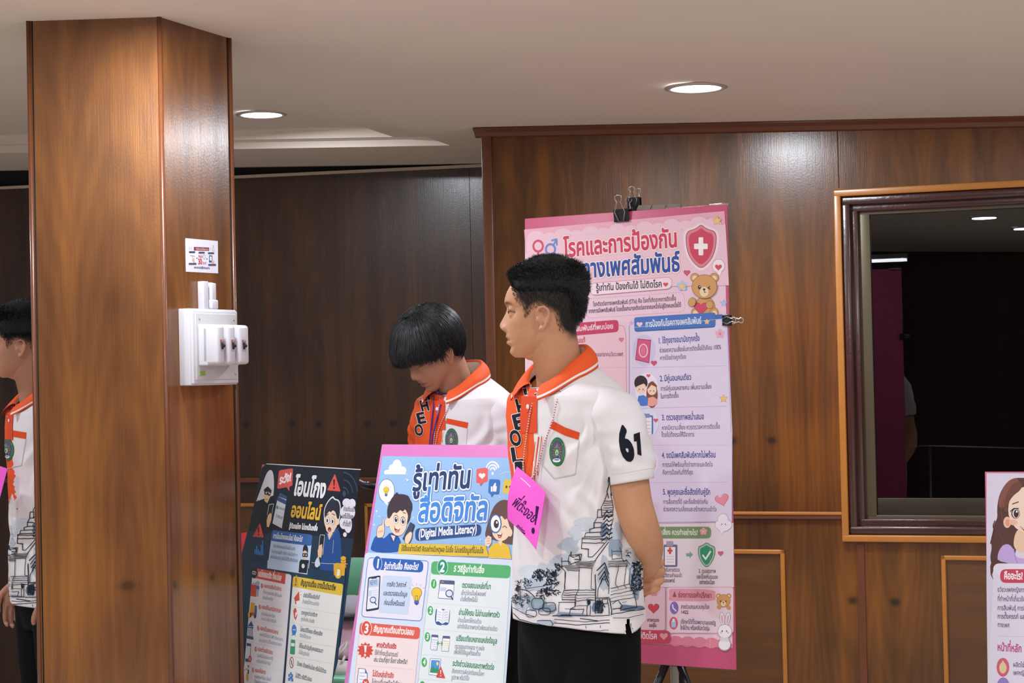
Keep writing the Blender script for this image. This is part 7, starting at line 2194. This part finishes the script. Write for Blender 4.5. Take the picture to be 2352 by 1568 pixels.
mb = MB(); cord(mid, mb, [(1012, 912), (1010, 935), (1005, 965), (1000, 1000), (997, 1040)], [(1043, 905), (1032, 935), (1018, 965), (1008, 990), (1002, 1020), (999, 1045)], M_cord)
mb.build('cord', t, Matrix.Identity(4))

# ---------------------------------------------------------------- breaker box on the column
MF = Matrix.Identity(4); MF.col[0][:3] = dr; MF.col[1][:3] = -nr; MF.col[2][:3] = (0, 0, 1); MF.col[3][:3] = CC
def fxy(px, py, out=0.0):
    q = MF.inverted() @ hit_plane(px, py, CC + nr * out, nr)
    return q.x, q.z
s0, zb = fxy(412, 886); z1 = fxy(412, 709)[1]
E1 = .046
s1 = fxy(551, 800, E1)[0]
t = thing('breaker_box', 'white breaker box with three black switches on the column', 'breaker box', MF @ Matrix.Translation((0, 0, 0)))
mb = MB(); mb.box(s0, s1, -E1 + .010, 0, zb, z1, M_white, bev=.003); mb.build('enclosure', t)
mb = MB(); mb.box(s0 + .004, s1 - .004, -E1 + .003, -E1 + .012, zb + .004, z1 - .004, M_white, bev=.003)
mb.box(s0 + .014, s1 - .012, -E1, -E1 + .006, zb + .014, z1 - .012, mat('off_white_plate', '#c9c8c9', .45), bev=.002)
cov = mb.build('cover_plate', t)
for sx, zz in ((s0 + .03, z1 - .028), (s1 - .026, z1 - .028), (s0 + .032, zb + .028), (s1 - .024, zb + .028)):
    mb = MB(); mb.ball((sx, -E1, zz), .0032, .0012, .0032, M_sil, seg=12); mb.build('screw', cov)
gs, gz = fxy(464, 857, E1)
mb = MB(); mb.box(gs - .012, gs + .014, -E1 - .0006, -E1, gz - .006, gz + .006, mat('green_mark', '#8fbf62', .5)); mb.build('green_sticker', t)
bs0 = fxy(454, 790, E1)[0]; bz1 = fxy(454, 745, E1)[1]; bz0 = fxy(454, 840, E1)[1]
D2 = E1 + .062
bs1 = fxy(574, 790, D2)[0]
wd = (bs1 - bs0) / 3
for k in range(3):
    x0 = bs0 + wd * k
    mb = MB(); mb.box(x0 + .001, x0 + wd - .001, -E1 - .030, -E1, bz0, bz1, M_white, bev=.004)
    mb.box(x0 + .001, x0 + wd - (.014 if k < 2 else .001), -D2, -E1 - .01, bz0 + .002, bz1 - .002, M_white, bev=.009)
    br = mb.build('breaker', t)
    cx = x0 + wd * .42; cz = (bz0 + bz1) / 2
    mb = MB(); mb.box(cx - .010, cx + .010, -D2 - .0006, -D2 + .001, cz - .017, cz + .014, mat('switch_window', '#b5b3b8', .4))
    mb.box(cx - .008, cx - .001, -D2 - .0009, -D2, cz + .005, cz + .012, mat('red_switch_mark', '#b5606a', .5)); mb.box(cx + .002, cx + .008, -D2 - .0009, -D2, cz - .006, cz + .010, MATS['red_switch_mark'])
    mb.build('switch_window', br)
    mb = MB(); mb.box(cx - .0035, cx + .0035, -D2 - .003, -D2, cz - .012, cz + .006, M_blk, bev=.001)
    mb.box(-.0035, .0035, -.017, 0, -.0035, .0035, M_blk, M=Matrix.Translation((cx, -D2, cz + .003)) @ Matrix.Rotation(.55, 4, 'X') @ Matrix.Rotation(-.5, 4, 'Z'), bev=.0012)
    mb.build('toggle', br)
t = thing('cable_trunking', 'short white cable trunking running up from the breaker box', 'trunking', MF)
ts0, ts1 = fxy(454, 690)[0], fxy(494, 690, .018)[0]; tz1 = fxy(470, 647)[1]
mb = MB(); mb.box(ts0, ts0 + (ts1 - ts0) * .42, -.020, 0, z1 + .001, tz1, M_white, bev=.002); mb.box(ts0 + (ts1 - ts0) * .42, ts1, -.014, 0, z1 + .001, tz1 - .002, M_white, bev=.002); mb.build('duct', t)
mb = MB(); mb.box(ts0 + (ts1 - ts0) * .58, ts1 - .001, -.024, -.010, z1 + .022, tz1 - .004, M_white, bev=.003)
mb.box(ts0 + (ts1 - ts0) * .5, ts1 + .004, -.027, -.010, z1 + .001, z1 + .026, M_white, bev=.004); mb.build('clip_cover', t)
# notice sheet above it
def notice(c):
    c.crop(390, 520, .2488)
    c.poly([(142, 107), (442, 134), (445, 433), (146, 417)], '#e7e6f4')
    c.rr([(220, 188), (362, 194), (362, 226), (220, 222)], 4, '#8a2f40'); c.text('วิธีล้างมือให้สะอาด', (240, 216), (355, 220), 14, '#f3e3e6')
    for x in (178, 195, 375): c.stroke([(x, 190), (x + 2, 215)], 6, '#9aa0b4')
    c.stroke([(400, 172), (390, 225), (410, 228), (400, 172)], 5, '#b59a62')
    for x, y in ((175, 228), (263, 233), (350, 238)): c.rr((x, y, x + 58, y + 18), 8, '#3f4656')
    c.poly([(165, 350), (170, 250), (250, 255), (248, 355)], '#eef0f8'); c.stroke([(185, 268), (230, 275)], 6, '#7f8ab0'); c.stroke([(208, 270), (208, 320)], 8, '#7f9ac4'); c.poly([(205, 290), (225, 295), (228, 335), (212, 330)], '#e8b39c')
    c.text('หมุน', (262, 285), (302, 288), 20, '#c9404e', bold=1.5); c.text('30', (260, 348), (296, 350), 42, '#b8323f', bold=3); c.text('วินาที', (300, 348), (335, 350), 18, '#b8323f', bold=1); c.ring(316, 280, 11, 20, 4, '#7a5a50')
    c.poly([(360, 265), (392, 268), (392, 335), (360, 332)], '#3f5f8e'); c.poly([(366, 275), (386, 278), (386, 315), (366, 312)], '#dfe6f2'); c.poly([(385, 310), (410, 320), (402, 345), (385, 335)], '#e8b39c')
    for x, y in ((172, 336), (352, 345)): c.rr((x, y, x + 72, y + 18), 6, '#4a5262')
    for x, y in ((248, 293), (340, 300)): c.ell(x, y, 5, 6, '#33405e', n=10)
    c.text('ขอความร่วมมือผู้ใช้บริการทุกท่าน', (222, 386), (368, 394), 15, '#33405e', bold=1)
def fuv(px, py):
    return fxy(px, py)
c = Canvas(fuv, 1 / 895); notice(c)
mb = MB(); c.build(mb, lambda u, v, h: Vector((u, -h - .0004, v)))
ns0, nz1 = fxy(425, 546); ns1, nz0 = fxy(501, 627)
mb.box(ns0 + .0005, ns1 - .0012, -.0004, 0, nz0 + .004, nz1 - .004, M_white)
o = mb.build('notice_sheet', None, MF)
tag(o, 'small laminated notice stuck on the column above the breaker box', 'notice')

# ---------------------------------------------------------------- plastic chairs with bags behind the posters
M_mint = mat('mint_plastic', '#7cc4a4', .35)
M_navy = mat('navy_plastic', '#1d2233', .4)
def plastic_chair(label, x, y, rot, m):
    """monobloc shell with a rounded back with an oval opening; front is -y"""
    t = thing('plastic_chair', label, 'chair', Matrix.Translation((x, y, 0)) @ Matrix.Rotation(rot, 4, 'Z'), 'plastic chairs behind the posters')
    bm = bmesh.new()
    mb = MB(); mb.box(-.215, .215, -.21, .20, .432, .455, m, bev=.011); mb.build('seat', t)
    # back shell: ring around an opening
    n = 48; rings = []
    for dy in (0, .012):
        ri, ro = [], []
        for k in range(n):
            a = 2 * PI * k / n
            ca, sa = math.cos(a), math.sin(a)
            e = 2 / 3.2
            X = .225 * math.copysign(abs(ca) ** e, ca); Z = .185 * math.copysign(abs(sa) ** e, sa)
            Xi = .135 * math.copysign(abs(ca) ** .8, ca); Zi = .070 * math.copysign(abs(sa) ** .8, sa) - .01
            cy = lambda xx, zz: .20 + .10 * (zz + .185) / .37 - .05 * (xx / .225) ** 2 + dy
            ro.append((X, cy(X, Z), .605 + Z)); ri.append((Xi, cy(Xi, Zi), .605 + Zi))
        rings.append((ro, ri))
    mb = MB(); mb.loft([rings[0][0], rings[0][1], rings[1][1], rings[1][0], rings[0][0]], m, cap=False); mb.build('backrest', t)
    for sx in (-1, 1):
        for sy, top in ((-1, .435), (1, .435)):
            mb = MB(); mb.tube([(.19 * sx, .17 * sy, top), (.215 * sx, .21 * sy, .005)], [.020, .016], m, seg=10); mb.build('leg', t)
    return t
p = at(752, 1450, 6.15)
plastic_chair('mint green plastic chair holding bags, seen between the two slanted posters', p.x, p.y, -.25, M_mint)
def lump(name, label, cat, c, r, m, seed, amp=.25, flat=1.0):
    bm = bmesh.new(); bmesh.ops.create_icosphere(bm, subdivisions=4, radius=1)
    for v in bm.verts:
        d = 1 + amp * noise.fractal(v.co * 1.7 + Vector((seed, 0, 0)), 1.0, 2.0, 3) 
        q = v.co * d
        v.co = Vector((q.x * r[0], q.y * r[1], max(q.z, -.5) * r[2]))
    mb = MB(); mb.bm(bm, m); o = mb.build(name, None, Matrix.Translation(c))
    return tag(o, label, cat)
q = at(800, 1476, 6.13)
o = lump('cloth_bag', 'pale pink cloth bag lying on the mint green chair', 'bag', (q.x, q.y, q.z), (.115, .075, .085), mat('pale_pink_cloth', '#edc6d8', .85, noise_amt=.12, noise_scale=25), 3)
q2 = at(806, 1404, 6.13)
t = thing('cap', 'grey cap with a black band on top of the pale pink bag', 'cap', Matrix.Translation(q2))
mb = MB(); bm = bmesh.new(); bmesh.ops.create_uvsphere(bm, u_segments=28, v_segments=14, radius=1)
for v in bm.verts: v.co = Vector((v.co.x * .10, v.co.y * .09, max(v.co.z, -.05) * .055))
mb.bm(bm, mat('grey_cloth', '#9a9aa2', .85)); mb.build('crown', t)
mb = MB(); mb.tube([(.101 * math.cos(a), .091 * math.sin(a), -.008) for a in np.linspace(0, 2 * PI, 32, endpoint=False)], .011, M_blk, seg=8, closed=True); mb.build('band', t)
q3 = at(800, 1524, 6.14)
lump('shoulder_bag', 'black bag under the pale pink bag on the mint green chair', 'bag', (q3.x, q3.y, q3.z), (.12, .05, .032), mat('black_bag_cloth', '#14151a', .8), 9)
t = thing('sneaker', 'white laced shoe on the front of the mint green chair seat', 'shoe', Matrix.Translation(at(797, 1545, 6.01) + Vector((0, 0, .012))) @ Matrix.Rotation(PI / 2, 4, 'Z'))
mb = MB(); rings = []
for y, w, h in ((-.10, .012, .012), (-.09, .030, .030), (-.05, .040, .040), (0, .038, .058), (.05, .034, .066), (.085, .024, .060), (.095, .010, .05)):
    rings.append([Vector((w * math.cos(a), y, -.03 + h * .5 + h * .5 * math.sin(a))) for a in np.linspace(0, 2 * PI, 20, endpoint=False)])
mb.loft(rings, mat('white_canvas', '#e2e0dc', .8)); mb.build('upper', t)
mb = MB()
for k in range(5): mb.tube([(-.03, -.06 + k * .024, .008 + k * .007), (0, -.065 + k * .024, .018 + k * .008), (.03, -.06 + k * .024, .008 + k * .007)], .0042, MATS['white_canvas'], seg=6)
mb.tube([(0, .03, .045), (.025, .02, .07), (.03, 0, .085), (.015, .005, .07), (0, .03, .045)], .004, MATS['white_canvas'], seg=6); mb.build('laces', t)
p = at(548, 1440, 6.95)
plastic_chair('dark navy plastic chair with a red jacket behind the scam warning poster', p.x, p.y, .1, M_navy)
t = thing('jacket', 'red jacket with white piping over the navy chair beside the column', 'jacket', Matrix.Translation((p.x, p.y, 0)) @ Matrix.Rotation(.1, 4, 'Z'))
rings = []
for i in range(9):
    z = .80 - abs(i - 4) * .055 if False else None
M_redj = mat('red_jacket_cloth', '#b5202c', .8, noise_amt=.12, noise_scale=18)
prof = [(.16, .56), (.165, .66), (.19, .76), (.235, .812), (.285, .818), (.325, .80), (.35, .70), (.355, .55)]
rows = []
for y, z in prof:
    rows.append([(xx, y - .04 * (xx / .225) ** 2 + .006 * math.sin(xx * 45 + z * 20), z - .05 * abs(xx / .24) ** 3 + .006 * math.sin(xx * 38)) for xx in np.linspace(-.245, .245, 26)])
mb = MB(); mb.loft(rows, M_redj, cap=False, closed=False); mb.loft([[(x, y + .008 * (-1 if k < 4 else 1), z - .006) for x, y, z in r] for k, r in enumerate(rows)], M_redj, cap=False, closed=False)
mb.build('cloth', t)
mb = MB()
for xx in (.17, .215): mb.tube([(xx, y - .04 * (xx / .225) ** 2 - .004 * (1 if k < 4 else -1), z - .05 * abs(xx / .24) ** 3 + .008) for k, (y, z) in enumerate(prof)], .004, M_stripe, seg=6)
mb.build('white_piping', t)
